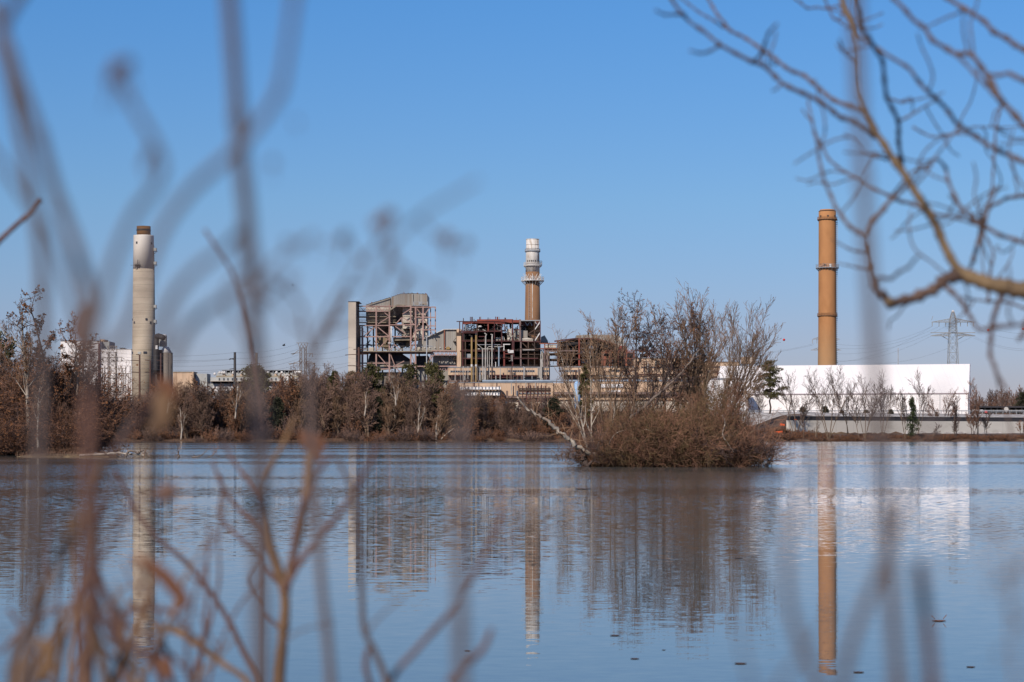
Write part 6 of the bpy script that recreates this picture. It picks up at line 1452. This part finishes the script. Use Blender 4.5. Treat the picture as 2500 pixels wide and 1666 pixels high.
# ------------------------------------------------------------------ floating leaves
for i, (x, y, w, lab) in enumerate(((2005, 785, 56, 'curled brown leaf with raised tips floating on the open water'), (1182, 527, 34, 'long dark leaf floating under the island reflection'), (545, 243, 62, 'pale reed stalk floating below the island'), (2006, 298, 26, 'thin leaf floating in the warehouse reflection'), (1800, 624, 16, 'red-brown leaf floating beside a thick blurred stem'), (676, 845, 44, 'thin twig floating at the end of the island reflection'), (875, 904, 16, 'small dark leaf floating below the thin floating twig'), (756, 940, 36, 'brown leaf pair floating right of the banded smokestack reflection'), (1190, 960, 50, 'broad brown leaf floating low in the picture middle'), (2135, 974, 36, 'dark leaf floating near the bottom right corner'), (1675, 996, 44, 'dark bent leaf floating at the end of the ochre reflection'), (70, 907, 26, 'brown leaf floating left of the banded smokestack reflection'))):
    py_ = 1050 + y / 1.681; d = EYE * F / (py_ - HOR); c = cG(x, y, d); L_ = w / 1.681 * d / F
    rnd = random.Random(900 + i); mb = MB(); n = 8
    for s in range(2):
        for k in range(n + 1):
            t = k / n; ww = L_ * .22 * math.sin(math.pi * min(.97, t + .03)) ** .8; z = .004 + L_ * .03 * (2 * t - 1) ** 2 - s * .003
            for q in (-1, 0, 1): mb.v.append((c.x + (t - .5) * L_, d + q * ww * 2.2, z + (.02 * L_ if q else 0)))
    o2 = 3 * (n + 1)
    for k in range(n):
        for q in range(2):
            a = k * 3 + q; mb.face((a, a + 1, a + 4, a + 3)); mb.face((o2 + a + 3, o2 + a + 4, o2 + a + 1, o2 + a))
    if w > 50 and i == 0:
        mb.bar((c.x + L_ * .3, d, .03), (c.x + L_ * .55, d, .09), .008); mb.bar((c.x - L_ * .3, d, .03), (c.x - L_ * .55, d, .08), .008)
    tag(mb.build('floating_leaf', M['leaf_rust'] if i in (0, 4) else M['twig_dark']), lab, 'leaf', 'leaves floating on the water')

# ------------------------------------------------------------------ foreground weeds
def ptube(mb, pts, r0, r1, seed, knob=.25, nodes=4, mi=0, sub=8):
    ln = smooth_line(pts, sub); n = len(ln); rnd = random.Random(seed)
    step = max(3, n // max(1, nodes)); rad = []
    for i in range(n):
        r = r0 + (r1 - r0) * i / (n - 1)
        r *= 1 + (knob if i % step == 0 else 0) + rnd.uniform(-.06, .06)
        rad.append(r)
    mb.tube(ln, rad, 10, mi); return ln
class Weed:
    def __init__(s, label, x, d, base_x=None, base_d=None, k=.78):
        """A dry stalk rooted in the bank; x, d: where it leaves the bottom of the picture."""
        p = cV(x, 1568, d); s.root = Vector((p.x if base_x is None else base_x, base_d or d * .97, 1.0))
        s.root.z = ground_z(s.root.x, s.root.y)
        s.t = thing('dry_weed', label, 'weed', s.root); s.n = 0; s.k = k
    def stem(s, pts, d, r0, r1, m='stem_grey', root=False, name='branch', knob=.25):
        P = []
        for q in pts: P.append(cV(q[0], q[1], q[2] if len(q) > 2 else d))
        if root:
            r = s.root; P = [r - Vector((0, 0, .03)), r.lerp(P[0], .5) + Vector((.012, 0, 0))] + P
        mb = MB(); s.n += 1
        ptube(mb, P, r0 * s.k, r1 * s.k, s.n * 31 + int(r0 * 1e5), knob, 5)
        return mb.build('stem' if root else name, M[m], s.t, True)
    def seeds(s, lst, d, m='seed'):
        for x, y, r in lst:
            rnd = random.Random(int(x * 7 + y)); mb = MB(); c = cV(x, y, d)
            for k in range(9):
                v = Vector((rnd.gauss(0, 1), rnd.gauss(0, 1), rnd.gauss(0, 1))); v.normalize()
                mb.ball(c + v * r * .6, r * rnd.uniform(.35, .55), n=6)
            mb.ball(c, r * .7, n=6)
            mb.bar(c, c + Vector((rnd.uniform(-.3, .3), 0, -1)) * r * 4, r * .25)
            mb.build('seed_head', M[m], s.t, True)
    def leaf(s, pts, d, w, m='leaf_rust', fold=.5):
        """A dry leaf along a line, folded along its rib and curling."""
        ln = smooth_line([cV(q[0], q[1], q[2] if len(q) > 2 else d) for q in pts], 5); n = len(ln); mb = MB()
        for side in range(2):
            for i, p in enumerate(ln):
                t = i / (n - 1); ww = w * math.sin(math.pi * (.04 + .92 * t)) ** .7
                tg = (ln[min(i + 1, n - 1)] - ln[max(i - 1, 0)]).normalized(); u = tg.cross(Vector((0, 1, 0))).normalized(); b = Vector((0, 1, 0))
                for q in (-1, -.5, 0, .5, 1):
                    mb.v.append(tuple(p + u * ww * q + b * (abs(q) ** 1.3 * ww * fold * (1 if i % 2 else .85) + side * .0005)))
        o2 = 5 * n
        for i in range(n - 1):
            for q in range(4):
                a = i * 5 + q; mb.face((a, a + 1, a + 6, a + 5)); mb.face((o2 + a + 5, o2 + a + 6, o2 + a + 1, o2 + a))
        return mb.build('dry_leaf', M[m], s.t, True)

w = Weed('tall thick blurred stalk running from top to bottom left of the power plant', 600, 1.0, k=.95)
w.stem([(600, 1568), (597, 1300), (600, 1050), (590, 860), (578, 650), (566, 480), (552, 350), (542, 200), (532, 60), (522, -80)], 1.0, .0042, .0036, 'stem_grey', True)
w.stem([(592, 800), (560, 760), (520, 690), (540, 640), (600, 610)], .95, .0016, .0008, 'stem_grey')
w.stem([(585, 720), (640, 660), (672, 640)], .98, .0014, .0007); w.stem([(582, 690), (625, 610), (690, 560), (720, 545)], .97, .0014, .0007)
w.stem([(360, 790), (395, 690), (445, 625), (515, 572), (562, 520)], .93, .0026, .0014, 'stem_grey'); w.stem([(392, 830), (440, 745), (510, 690), (585, 640)], .97, .0026, .0014, 'stem_grey')
w.seeds([(550, 540, .0028), (668, 640, .003), (690, 560, .0022), (625, 375, .0022), (680, 280, .0016), (715, 545, .002), (600, 690, .0022), (580, 640, .0025)], .97)
w = Weed('blurred branching weed with arching arms around the pale smokestack', 190, 1.05, k=.88)
w.stem([(188, 1568), (198, 1400), (206, 1200), (204, 1000), (206, 850), (205, 780)], 1.05, .0044, .0036, 'stem_red', True)
w.stem([(205, 780), (208, 700), (172, 560), (130, 450), (95, 330), (45, 190), (5, 70), (-30, -20)], 1.02, .0036, .0030, 'stem_grey')
w.stem([(207, 800), (235, 690), (262, 600), (310, 490), (365, 415), (372, 375), (350, 320), (310, 250), (275, 185)], .92, .0024, .0016, 'stem_grey')
w.stem([(350, 340), (338, 370), (330, 380)], .92, .0022, .0012)
w.stem([(210, 850), (290, 760), (340, 610), (380, 515), (440, 435), (540, 345), (600, 275), (640, 215), (658, 130), (680, -40)], .90, .0026, .0019, 'stem_grey')
w.stem([(206, 900), (180, 740), (150, 640), (115, 540), (60, 460), (0, 370), (-30, 330)], .98, .0022, .0015, 'stem_grey')
w.stem([(206, 1150), (165, 1225), (135, 1290), (100, 1370)], 1.1, .003, .002, 'stem_tan'); w.stem([(200, 1380), (160, 1420), (110, 1500), (60, 1600)], 1.15, .003, .003, 'stem_tan')
w.seeds([(272, 158, .0042), (292, 150, .0036), (258, 180, .0034), (335, 380, .0024)], .92)
w = Weed('blurred stalk nearest the left edge of the picture', 70, 1.1)
w.stem([(70, 1568), (78, 1300), (92, 1000), (98, 700), (90, 560), (68, 420), (42, 280), (14, 140), (0, 90), (18, 40), (55, -20), (90, -60)], 1.08, .0040, .0030, 'stem_grey', True)
w = Weed('thin curved reddish stem with a bare tip crossing above the bare far wood', 605, 2.7, k=.55)
w.stem([(607, 1568), (608, 1300), (601, 1050), (588, 920), (572, 800), (556, 700), (530, 620), (498, 570), (470, 528)], 2.6, .0058, .0034, 'stem_red', True)
w = Weed('short crisp twig pointing up from the left edge of the picture', -120, 4.2)
w.stem([(-120, 1200), (-110, 800), (-60, 610), (0, 552), (40, 515), (70, 488), (96, 458)], 4.0, .0075, .006, 'stem_red', True)
# the thin blurred sprays over the plant
w = Weed('faint much-branched weed with dark round seed heads in front of the boiler house', 760, 1.25, k=1.0)
w.stem([(760, 1568), (735, 1300), (718, 1050), (712, 900), (716, 830), (740, 780), (775, 715), (798, 672)], 1.5, .0040, .0018, 'stem_grey', True)
w.stem([(716, 830), (700, 760), (690, 700), (650, 660), (610, 640)], 1.2, .0016, .0009)
w.stem([(718, 850), (742, 740), (790, 660), (830, 600), (870, 560), (892, 500)], 1.15, .0013, .0007)
w.stem([(830, 600), (810, 570), (790, 548)], 1.15, .0009, .0006); w.stem([(790, 660), (855, 650), (890, 600), (885, 560)], 1.1, .0009, .0006)
w.stem([(742, 745), (850, 700), (880, 640), (900, 575)], 1.1, .001, .0006)
w.stem([(918, 690), (928, 660), (938, 630)], 1.3, .0022, .0018); w.stem([(742, 760), (860, 745), (918, 690)], 1.25, .0010, .0009)
w.stem([(890, 570), (960, 500), (1040, 450), (1100, 415)], 1.0, .0010, .0007); w.stem([(960, 500), (1000, 540), (1025, 550)], 1.0, .0008, .0005); w.stem([(1000, 540), (1045, 565), (1072, 560)], 1.0, .0007, .0005)
w.stem([(890, 600), (960, 640), (1010, 668)], 1.0, .0008, .0005); w.stem([(700, 760), (660, 740), (640, 700), (600, 670)], 1.15, .001, .0006)
w.seeds([(868, 512, .0040), (892, 498, .0042), (790, 548, .0042), (898, 570, .0032), (908, 600, .0026), (1025, 551, .0044), (1070, 560, .0030), (1015, 668, .0024), (838, 600, .0026), (620, 625, .0024), (665, 640, .0026), (660, 555, .0022), (745, 560, .0018), (945, 720, .0022)], 1.1)
# the sharper forked weed at the bottom
w = Weed('tan forked weed low in the picture with the clearest bark', 640, 2.8, k=1.55)
w.stem([(642, 1568), (650, 1460), (655, 1380), (640, 1310), (622, 1250), (606, 1170), (594, 1115)], 2.85, .0062, .0030, 'stem_tan', True, knob=.3)
w.stem([(655, 1375), (668, 1300), (690, 1210), (702, 1140), (708, 1060), (715, 1000)], 2.62, .0036, .0028, 'stem_tan')
w.stem([(652, 1360), (690, 1290), (760, 1205), (815, 1130), (850, 1065), (868, 1020)], 2.40, .0028, .0014, 'stem_red')
w.stem([(632, 1285), (604, 1235), (575, 1195), (540, 1160), (505, 1105), (488, 1060)], 3.15, .0030, .0014, 'stem_red')
w.stem([(645, 1345), (600, 1290), (555, 1240), (505, 1185), (512, 1120), (505, 1090)], 3.00, .0024, .0012, 'stem_red')
w.stem([(604, 1165), (570, 1105), (530, 1050), (510, 1010)], 3.00, .0022, .0012, 'stem_red'); w.stem([(598, 1130), (625, 1070), (660, 1000), (680, 950)], 2.70, .0022, .0012, 'stem_tan')
w.stem([(668, 1310), (690, 1180), (730, 1090), (765, 1040)], 2.40, .0024, .0014, 'stem_red'); w.stem([(648, 1450), (600, 1395), (570, 1330), (590, 1290)], 3.00, .0018, .001, 'stem_red')
w.leaf([(690, 990), (705, 1015), (722, 1030), (735, 1060)], 2.55, .009, 'leaf_rust'); w.leaf([(700, 1000), (725, 1010), (748, 1030)], 2.47, .007, 'leaf_rust')
w = Weed('long thin arching stem sweeping up toward the driftwood log', 590, 3.2, k=1.15)
w.stem([(590, 1568), (560, 1500), (535, 1445), (490, 1370), (430, 1295), (355, 1230), (310, 1170), (285, 1120), (263, 1080)], 3.08, .0046, .0022, 'stem_red', True)
w.stem([(500, 1385), (470, 1350), (440, 1330), (430, 1320)], 3.08, .0018, .001, 'stem_red')
w = Weed('low arching stem crossing the reflection of the pale smokestack', 570, 2.7, k=1.1)
w.stem([(566, 1568), (520, 1530), (460, 1490), (410, 1455), (360, 1440), (320, 1400), (290, 1380)], 2.80, .0046, .002, 'stem_tan', True)
w.stem([(470, 1500), (440, 1460), (410, 1420), (370, 1390)], 2.52, .002, .0012, 'stem_red')
w = Weed('slender stem bowing left of the banded smokestack reflection', 885, 2.35, k=1.05)
w.stem([(888, 1568), (862, 1500), (838, 1450), (832, 1380), (828, 1270), (818, 1180), (810, 1130), (790, 1085), (775, 1050)], 2.36, .0042, .0024, 'stem_grey', True)
w.stem([(838, 1460), (870, 1420), (930, 1370)], 2.03, .0014, .0008); w.stem([(812, 1130), (850, 1060), (872, 1010)], 2.03, .0016, .0010, 'stem_red'); w.stem([(846, 1490), (840, 1530), (850, 1575), (852, 1640)], 2.29, .0030, .0030, 'stem_red')
w = Weed('leaning reddish stem curving up right of the banded reflection', 895, 2.1, k=1.05)
w.stem([(898, 1568), (960, 1490), (1040, 1400), (1090, 1320), (1125, 1250), (1150, 1190), (1146, 1130), (1132, 1070)], 2.03, .0032, .0018, 'stem_red', True)
w.stem([(1030, 1568), (1075, 1525), (1110, 1490), (1130, 1445)], 1.89, .0034, .0022, 'stem_red')
w = Weed('dark upright stalk left of the island reflection', 1058, 1.0, k=.95)
w.stem([(1060, 1568), (1058, 1400), (1055, 1200), (1058, 1050), (1068, 920), (1072, 870)], 1.0, .0036, .0026, 'stem_grey', True)
w = Weed('thickest blurred stalk rising past the white warehouse out of the picture', 2062, .9, k=.95)
w.stem([(2062, 1568), (2050, 1400), (2040, 1250), (2028, 1100), (2014, 900), (1998, 650), (1984, 420), (1972, 200), (1962, -60)], .95, .0034, .0028, 'stem_grey', True)
w.stem([(2042, 1270), (2066, 1190), (2092, 1120), (2130, 1000), (2170, 880)], .95, .0022, .0010)
w.stem([(1930, 1600), (1955, 1480), (1985, 1400), (2020, 1320), (2042, 1260)], .98, .0026, .0024)
w = Weed('blunt broken stalk at the bottom right', 2130, 1.0)
w.stem([(2140, 1568), (2130, 1450), (2118, 1350), (2112, 1290)], 1.0, .0042, .0038, 'stem_red', True)
w = Weed('blurred stalk curving between the island and the ochre reflection', 1880, .95, k=1.0)
w.stem([(1880, 1568), (1848, 1500), (1815, 1390), (1808, 1290), (1820, 1200), (1845, 1120), (1870, 1030)], .98, .0028, .0016, 'stem_grey', True)
w = Weed('faint blurred stem leaning under the island reflection', 1720, .9)
w.stem([(1725, 1568), (1705, 1490), (1700, 1400)], .92, .0014, .0008, 'stem_grey', True); w.stem([(1770, 1600), (1830, 1520), (1890, 1440), (1920, 1390)], .92, .0014, .0008)
w = Weed('pale fuzzy seed spray at the right edge of the picture', 2330, .95)
w.stem([(2335, 1568), (2325, 1450), (2330, 1350), (2318, 1250), (2290, 1210)], .95, .0012, .0006, 'stem_tan', True)
w.seeds([(2262, 1205, .0018), (2290, 1220, .002), (2275, 1290, .0018), (2305, 1330, .0024), (2330, 1310, .0026), (2350, 1290, .0022), (2325, 1400, .0026), (2300, 1500, .0018), (2345, 1430, .002), (2280, 1345, .0018)], .9, 'stem_tan')
# leafy tangle at the bottom left
w = Weed('rust brown weed with curled leaves in the bottom left corner', 110, 1.75, k=1.05)
w.stem([(45, 1568), (75, 1440), (95, 1370), (140, 1280), (190, 1190), (222, 1110), (238, 1060)], 1.62, .0042, .0022, 'stem_tan', True)
w.stem([(100, 1568), (150, 1440), (180, 1360), (205, 1320), (222, 1290)], 1.82, .0030, .0022, 'stem_red')
w.stem([(205, 1330), (230, 1400), (262, 1470), (330, 1500), (380, 1568)], 1.76, .0034, .0034, 'stem_red')
w.stem([(190, 1370), (215, 1450), (240, 1540), (250, 1620)], 1.76, .0040, .0044, 'stem_tan')
w.stem([(222, 1300), (250, 1250), (290, 1180), (330, 1140), (375, 1130)], 1.76, .0016, .0010, 'stem_red'); w.stem([(260, 1470), (300, 1410), (345, 1400), (300, 1330), (285, 1290)], 1.82, .0016, .001, 'stem_red')
w.leaf([(305, 1275), (340, 1300), (375, 1325), (400, 1355), (420, 1385), (395, 1405)], 1.76, .0065, 'leaf_rust', .8); pass
w.leaf([(80, 1470), (105, 1490), (112, 1530), (90, 1568)], 1.69, .007, 'stem_tan'); pass
pass; w.leaf([(360, 1150), (385, 1130), (400, 1115)], 1.62, .008, 'seed'); pass
w.leaf([(360, 870), (372, 885), (385, 905), (380, 940)], 1.69, .008, 'leaf_rust', .6); w.stem([(238, 1060), (290, 1000), (340, 930), (368, 880)], 1.69, .0018, .001, 'stem_red')
w.leaf([(375, 900), (365, 950), (345, 990)], 1.62, .010, 'stem_tan', .4); w.leaf([(195, 700), (185, 760), (205, 800)], 1.55, .008, 'stem_red', .3)
w.stem([(290, 1568), (340, 1480), (400, 1440), (430, 1400)], 1.89, .002, .0012, 'stem_grey')

w = Weed('tangle of thin reddish stalks filling the bottom left corner', 150, 2.1, k=1.25)
w.stem([(205, 1568), (212, 1450), (216, 1330), (217, 1200), (208, 1090), (204, 1020)], 2.2, .0040, .0022, 'stem_tan', True)
for P_, d_, r_, m_ in (([(20, 1620), (40, 1480), (85, 1400), (110, 1330), (150, 1270), (185, 1190)], 1.9, .0034, 'stem_grey'), ([(212, 1340), (180, 1290), (165, 1240)], 2.1, .0016, 'stem_red'), ([(216, 1210), (245, 1150), (262, 1090)], 2.2, .0018, 'stem_red'),
    ([(60, 1620), (120, 1490), (170, 1390), (192, 1330), (214, 1270)], 1.9, .0032, 'stem_tan'), ([(170, 1390), (215, 1420), (300, 1440), (360, 1480), (430, 1545), (450, 1620)], 2.1, .0028, 'stem_red'), ([(240, 1440), (300, 1400), (380, 1405), (440, 1450)], 2.2, .0018, 'stem_red'), ([(330, 1460), (390, 1440), (470, 1480), (520, 1540)], 2.4, .0022, 'stem_tan'),
    ([(215, 1310), (240, 1360), (262, 1400), (280, 1460), (330, 1500), (390, 1600)], 2.0, .0032, 'stem_red'), ([(180, 1600), (190, 1500), (210, 1440)], 1.9, .0038, 'stem_tan'), ([(300, 1620), (270, 1520), (215, 1480), (150, 1450)], 2.0, .0024, 'stem_red'), ([(209, 1120), (260, 1040), (300, 960)], 1.8, .0018, 'stem_grey'),
    ([(0, 1500), (60, 1440), (130, 1400), (212, 1380)], 2.2, .0018, 'stem_red'), ([(250, 1620), (235, 1500), (214, 1420)], 1.9, .0034, 'stem_red'), ([(110, 1620), (140, 1520), (150, 1440), (130, 1380)], 2.0, .0024, 'stem_grey'), ([(212, 1450), (250, 1390), (290, 1350), (330, 1340)], 2.2, .0016, 'stem_tan'), ([(345, 1620), (320, 1540), (290, 1500), (240, 1470)], 2.1, .0022, 'stem_tan'), ([(20, 1400), (70, 1480), (110, 1560), (130, 1620)], 2.2, .0018, 'stem_red')):
    w.stem(P_, d_, r_, r_ * .5, m_)
tr_ = random.Random(71)
for i in range(22):
    x = tr_.uniform(-10, 470); y = 1640; an = tr_.uniform(-.55, .55); P_ = [(x, y)]; L_ = tr_.uniform(60, 120)
    for k in range(tr_.randint(3, 5)):
        x += L_ * math.sin(an); y -= L_ * math.cos(an); an += tr_.uniform(-.25, .25); P_.append((x, y))
    w.stem(P_, tr_.uniform(1.9, 3.3), tr_.uniform(.0016, .0030), .0009, tr_.choice(('stem_tan', 'stem_red', 'stem_red')))
w.leaf([(320, 1500), (360, 1515), (395, 1560)], 2.0, .006, 'leaf_rust', .7); w.leaf([(205, 1480), (190, 1520), (200, 1560)], 2.0, .006, 'stem_tan', .7)
w.seeds([(374, 890, .0062), (270, 1425, .004), (98, 1420, .0035), (10, 1450, .002), (15, 1540, .002)], 1.7)
w = Weed('slim upright twig with side shoots between the forked weed and the dark stalk', 760, 2.6, k=1.0)
w.stem([(470, 1640), (500, 1500), (545, 1400), (600, 1330)], 2.5, .0022, .0014, 'stem_red', True, name='stem')
w.stem([(640, 1480), (690, 1450), (770, 1430)], 2.2, .0012, .0008, 'stem_grey'); w.stem([(505, 1490), (470, 1440), (455, 1400)], 2.5, .0012, .0008, 'stem_red')

# ------------------------------------------------------------------ overhanging tree at the right
DT = 3.4
tx = cT(2600, 1500, DT)
ot = thing('overhanging_tree', 'bare tree reaching a gnarled ridged limb and many reddish twigs in from the right', 'tree', (tx.x + .35, 3.2, ground_z(tx.x + .35, 3.2)))
mb = MB(); b0 = ORG[ot.name]
trunk = smooth_line([b0 - Vector((0, 0, .1)), b0 + Vector((.02, .02, .7)), Vector((tx.x + .28, 3.3, tx.z - .15)), Vector((tx.x + .30, 3.3, tx.z + .9)), Vector((tx.x + .25, 3.35, tx.z + 2.2))], 8)
mb.tube(trunk, [.085 - .045 * i / (len(trunk) - 1) for i in range(len(trunk))], 14); mb.build('trunk', M['limb_bark'], ot, True)
LT = {}
def limb(pts, r0, r1, name='branch', m='twig_near', d=DT, dd=0.0, knob=.3, seed=1, twigs=0):
    r0 *= .80; r1 *= .72; jr = random.Random(seed); q_ = [pts[0]]
    for a_, b_ in zip(pts, pts[1:]):
        k_ = 2 if math.hypot(a_[0] - b_[0], a_[1] - b_[1]) > 70 else 1
        for i in range(1, k_ + 1): q_.append((a_[0] + (b_[0] - a_[0]) * i / k_ + jr.gauss(0, 3), a_[1] + (b_[1] - a_[1]) * i / k_ + jr.gauss(0, 3)))
    pts = q_; n = len(pts); P = [cT(x, y, d + dd * i / (n - 1)) for i, (x, y) in enumerate(pts)]
    mb = MB(); ln = ptube(mb, P, r0, r1, seed, knob * 1.5, 14, sub=3)
    o = mb.build(name, M[m], ot, True)
    rnd = random.Random(seed * 13 + 5)
    if twigs:
        for k in range(twigs):
            i = rnd.randint(3, len(ln) - 2); t = (ln[i + 1] - ln[i - 1]).normalized()
            v = Vector((rnd.gauss(0, 1), rnd.gauss(0, .8), rnd.gauss(.15, 1))); v = (v - t * v.dot(t)).normalized()
            dv = (t * rnd.uniform(.4, 1.1) + v).normalized(); L_ = rnd.uniform(.05, .16)
            q = ln[i]; P = [q]
            for s in range(4):
                dv = (dv + Vector((rnd.gauss(0, .25), rnd.gauss(0, .25), rnd.gauss(.08, .25)))).normalized(); q = q + dv * L_ / 4; P.append(q)
            tb = MB(); ptube(tb, P, max(.0016, r1 * .6), .0013, k, .35, 3); tb.build('twig', M['twig_near'], o, True)
    return o
limb([(3640, 1600), (2900, 1540), (2250, 1490), (1960, 1462), (1880, 1455), (1790, 1432), (1700, 1400), (1640, 1372)], .022, .0150, 'main_limb', 'limb_bark', knob=.12, seed=2, d=3.3, dd=.1)
limb([(1645, 1378), (1610, 1330), (1545, 1205), (1480, 1070), (1420, 985), (1360, 880), (1280, 770), (1215, 670), (1160, 560), (1132, 470), (1112, 250), (1082, 120), (1048, 20), (1035, -80)], .0095, .0050, 'upright_branch', 'limb_bark', knob=.15, seed=3, dd=.1, twigs=2)
limb([(1660, 1388), (1570, 1400), (1500, 1462), (1400, 1505), (1285, 1522), (1225, 1470), (1188, 1350), (1165, 1200), (1205, 1110), (1275, 1025), (1350, 955), (1400, 910)], .0125, .0034, m='twig_near', seed=4, dd=-.05, twigs=2, knob=.35)
MB().ball(cT(1283, 1524, DT - .04), .009, n=10).build('knot', M['limb_bark'], ot, True)
limb([(1165, 1198), (1080, 1150), (1010, 1050), (955, 920), (930, 790), (905, 660), (880, 560), (870, 480)], .0042, .0018, seed=5, d=DT - .04, dd=.3, twigs=2)
limb([(1212, 690), (1130, 630), (1040, 590), (980, 540), (850, 470), (740, 420), (640, 330), (550, 295), (420, 220), (280, 110), (170, -20)], .0052, .0036, seed=6, d=DT + .1, dd=-.1, twigs=1)
limb([(1155, 562), (1000, 505), (930, 450), (850, 380), (760, 340), (660, 262), (560, 198), (482, 150), (420, 80), (365, -10)], .0046, .0030, seed=7, d=DT + .1, dd=.4, twigs=1)
limb([(482, 150), (400, 105), (320, 62), (225, -15)], .0026, .0020, seed=8, d=DT + .45, dd=.3)
limb([(600, 312), (645, 262), (652, 215), (672, 165), (712, 125)], .0032, .0022, seed=9, d=DT + .02, dd=-.4); limb([(425, 232), (375, 262), (330, 270), (278, 262)], .0028, .0018, seed=10, d=DT, dd=-.4); limb([(250, 75), (205, 70), (150, 72), (110, 55)], .0026, .0018, seed=39, d=DT, dd=-.3)
limb([(640, 330), (645, 270), (612, 235)], .0022, .0014, seed=11, d=DT); limb([(740, 420), (715, 450), (690, 460)], .0026, .0016, seed=12, d=DT)
limb([(1352, 872), (1330, 720), (1325, 610), (1270, 490), (1245, 310), (1200, 230), (1150, 150), (1125, -20)], .0044, .0032, seed=13, d=DT + .1, dd=-.5, twigs=2)
limb([(3620, 1190), (2800, 980), (2300, 860), (1960, 812), (1850, 770), (1720, 690), (1620, 620), (1560, 540), (1460, 450), (1385, 350), (1230, 250), (1130, 180), (1100, 60), (1100, -40)], .0058, .0028, seed=14, d=DT - .2, dd=.2, twigs=4)
limb([(3620, 1330), (2800, 1120), (2300, 1000), (1960, 632), (1840, 500), (1770, 380), (1690, 270), (1620, 272), (1500, 205), (1410, 100), (1290, -20)], .0062, .0040, seed=15, d=DT - .4, dd=.2, twigs=4)
limb([(1850, 512), (1770, 425), (1660, 310), (1540, 228)], .0038, .0022, seed=16, d=DT - .5, dd=.2)
limb([(3620, 750), (2800, 540), (2300, 420), (1960, 252), (1870, 200), (1760, 110), (1560, -15)], .0056, .0044, seed=17, d=DT - .3, dd=.2, twigs=1); limb([(3620, 780), (2800, 570), (2200, 450), (1960, 408), (1880, 376), (1785, 380)], .0058, .0034, seed=18, d=DT - .4, dd=.1, twigs=1)
limb([(3620, 1660), (2800, 1450), (2300, 1330), (1960, 1222), (1840, 1182), (1740, 1130), (1640, 1050), (1592, 950), (1560, 850), (1512, 808), (1445, 848), (1400, 910), (1350, 950)], .0050, .0026, seed=19, d=DT - .1, dd=.25, twigs=4)
limb([(3620, 1290), (2800, 1080), (2200, 960), (1960, 982), (1870, 1000), (1792, 1040), (1742, 1150), (1702, 1300), (1680, 1372)], .0044, .0032, seed=20, d=DT + .2, dd=.1, twigs=3)
limb([(1510, 1082), (1400, 1030), (1280, 990), (1150, 920), (1060, 870), (970, 800), (932, 720), (885, 610), (838, 548)], .0040, .0018, seed=21, d=DT + .2, dd=.5, twigs=3)
limb([(1275, 805), (1160, 772), (1100, 700), (1050, 680)], .0032, .0016, seed=22, d=DT + .1, twigs=1); limb([(1500, 1080), (1640, 1105), (1760, 1145), (1850, 1185)], .0032, .0022, seed=23, d=DT, twigs=1)
def kT(x, y): # right-hand crop of the stack and pylon to branch crop
    return ((300 + x / 2.451) * 2.0632, (480 + y / 2.451) * 2.0632)
limb([kT(*p) for p in ((1105, 525), (1160, 575), (1215, 620), (1270, 720), (1320, 800), (1385, 795))], .0050, .0026, seed=24, d=DT, dd=-.2, twigs=2)
limb([kT(*p) for p in ((1460, 600), (1425, 680), (1395, 760), (1395, 950), (1430, 1070), (1480, 1150))], .0050, .0030, seed=25, d=DT - .1, dd=-.3, twigs=1)
limb([(2050, 1480)] + [kT(*p) for p in ((1600, 760), (1580, 830), (1555, 860))], .0050, .0036, seed=26, d=DT - .2); limb([(2150, 1487)] + [kT(*p) for p in ((1700, 690), (1593, 665), (1490, 635), (1260, 610), (1225, 600))], .0034, .0020, seed=27, d=DT + .4, twigs=2)
limb([(2150, 1487)] + [kT(*p) for p in ((1750, 760), (1593, 765), (1420, 775), (1330, 800))], .0036, .0024, seed=28, d=DT - .6, twigs=1); limb([kT(*p) for p in ((1380, 640), (1390, 450), (1420, 350), (1330, 180), (1250, 60))], .0032, .0018, seed=29, d=DT + .5, twigs=3)
limb([kT(*p) for p in ((1290, 395), (1330, 250), (1390, 50), (1420, -60))], .0040, .0028, seed=30, d=DT + .1, twigs=1); limb([kT(*p) for p in ((1345, 180), (1240, 90), (1150, -10))], .0036, .0024, seed=31, d=DT - .1, dd=.2, twigs=1)
limb([kT(*p) for p in ((700, 490), (800, 485), (900, 420), (965, 350))], .0034, .0020, seed=32, d=DT - .3, dd=-.3); limb([kT(*p) for p in ((660, 440), (540, 415), (480, 405))], .0028, .0014, seed=33, d=DT + .6); limb([kT(*p) for p in ((650, 340), (540, 320), (480, 280), (440, 255))], .0030, .0014, seed=34, d=DT + .5)
limb([(1300, 980), (1400, 870), (1500, 820)], .0026, .0018, seed=35, d=DT + .3, twigs=1); limb([(1325, 612), (1420, 560), (1480, 530), (1540, 490)], .0026, .0014, seed=36, d=DT + .4, twigs=1); limb([(1270, 495), (1350, 520), (1440, 500), (1560, 470)], .0026, .0014, seed=37, d=DT + .6, twigs=1)
limb([(1850, 520), (1820, 640), (1810, 800), (1800, 950), (1740, 1140)], .0028, .0020, seed=38, d=DT + .6, twigs=3); limb([(1400, 640), (1500, 690), (1620, 670), (1700, 640), (1960, 640)], .0024, .0016, seed=40, d=DT + .7, twigs=4)
limb([(950, -20), (1000, 90), (1080, 140), (1250, 70)], .0026, .0016, seed=41, d=DT + .7, twigs=2); limb([(800, -10), (870, 40), (960, 45), (1060, 20)], .0026, .0020, seed=42, d=DT + .8, twigs=1)

for o in list(C.objects):
    if o.type == 'MESH' and o.parent is None and o.get('label') is None and o.get('kind') is None: print('UNTAGGED', o.name)
print('objects', len(C.objects), 'polys', sum(len(m.polygons) for m in bpy.data.meshes))
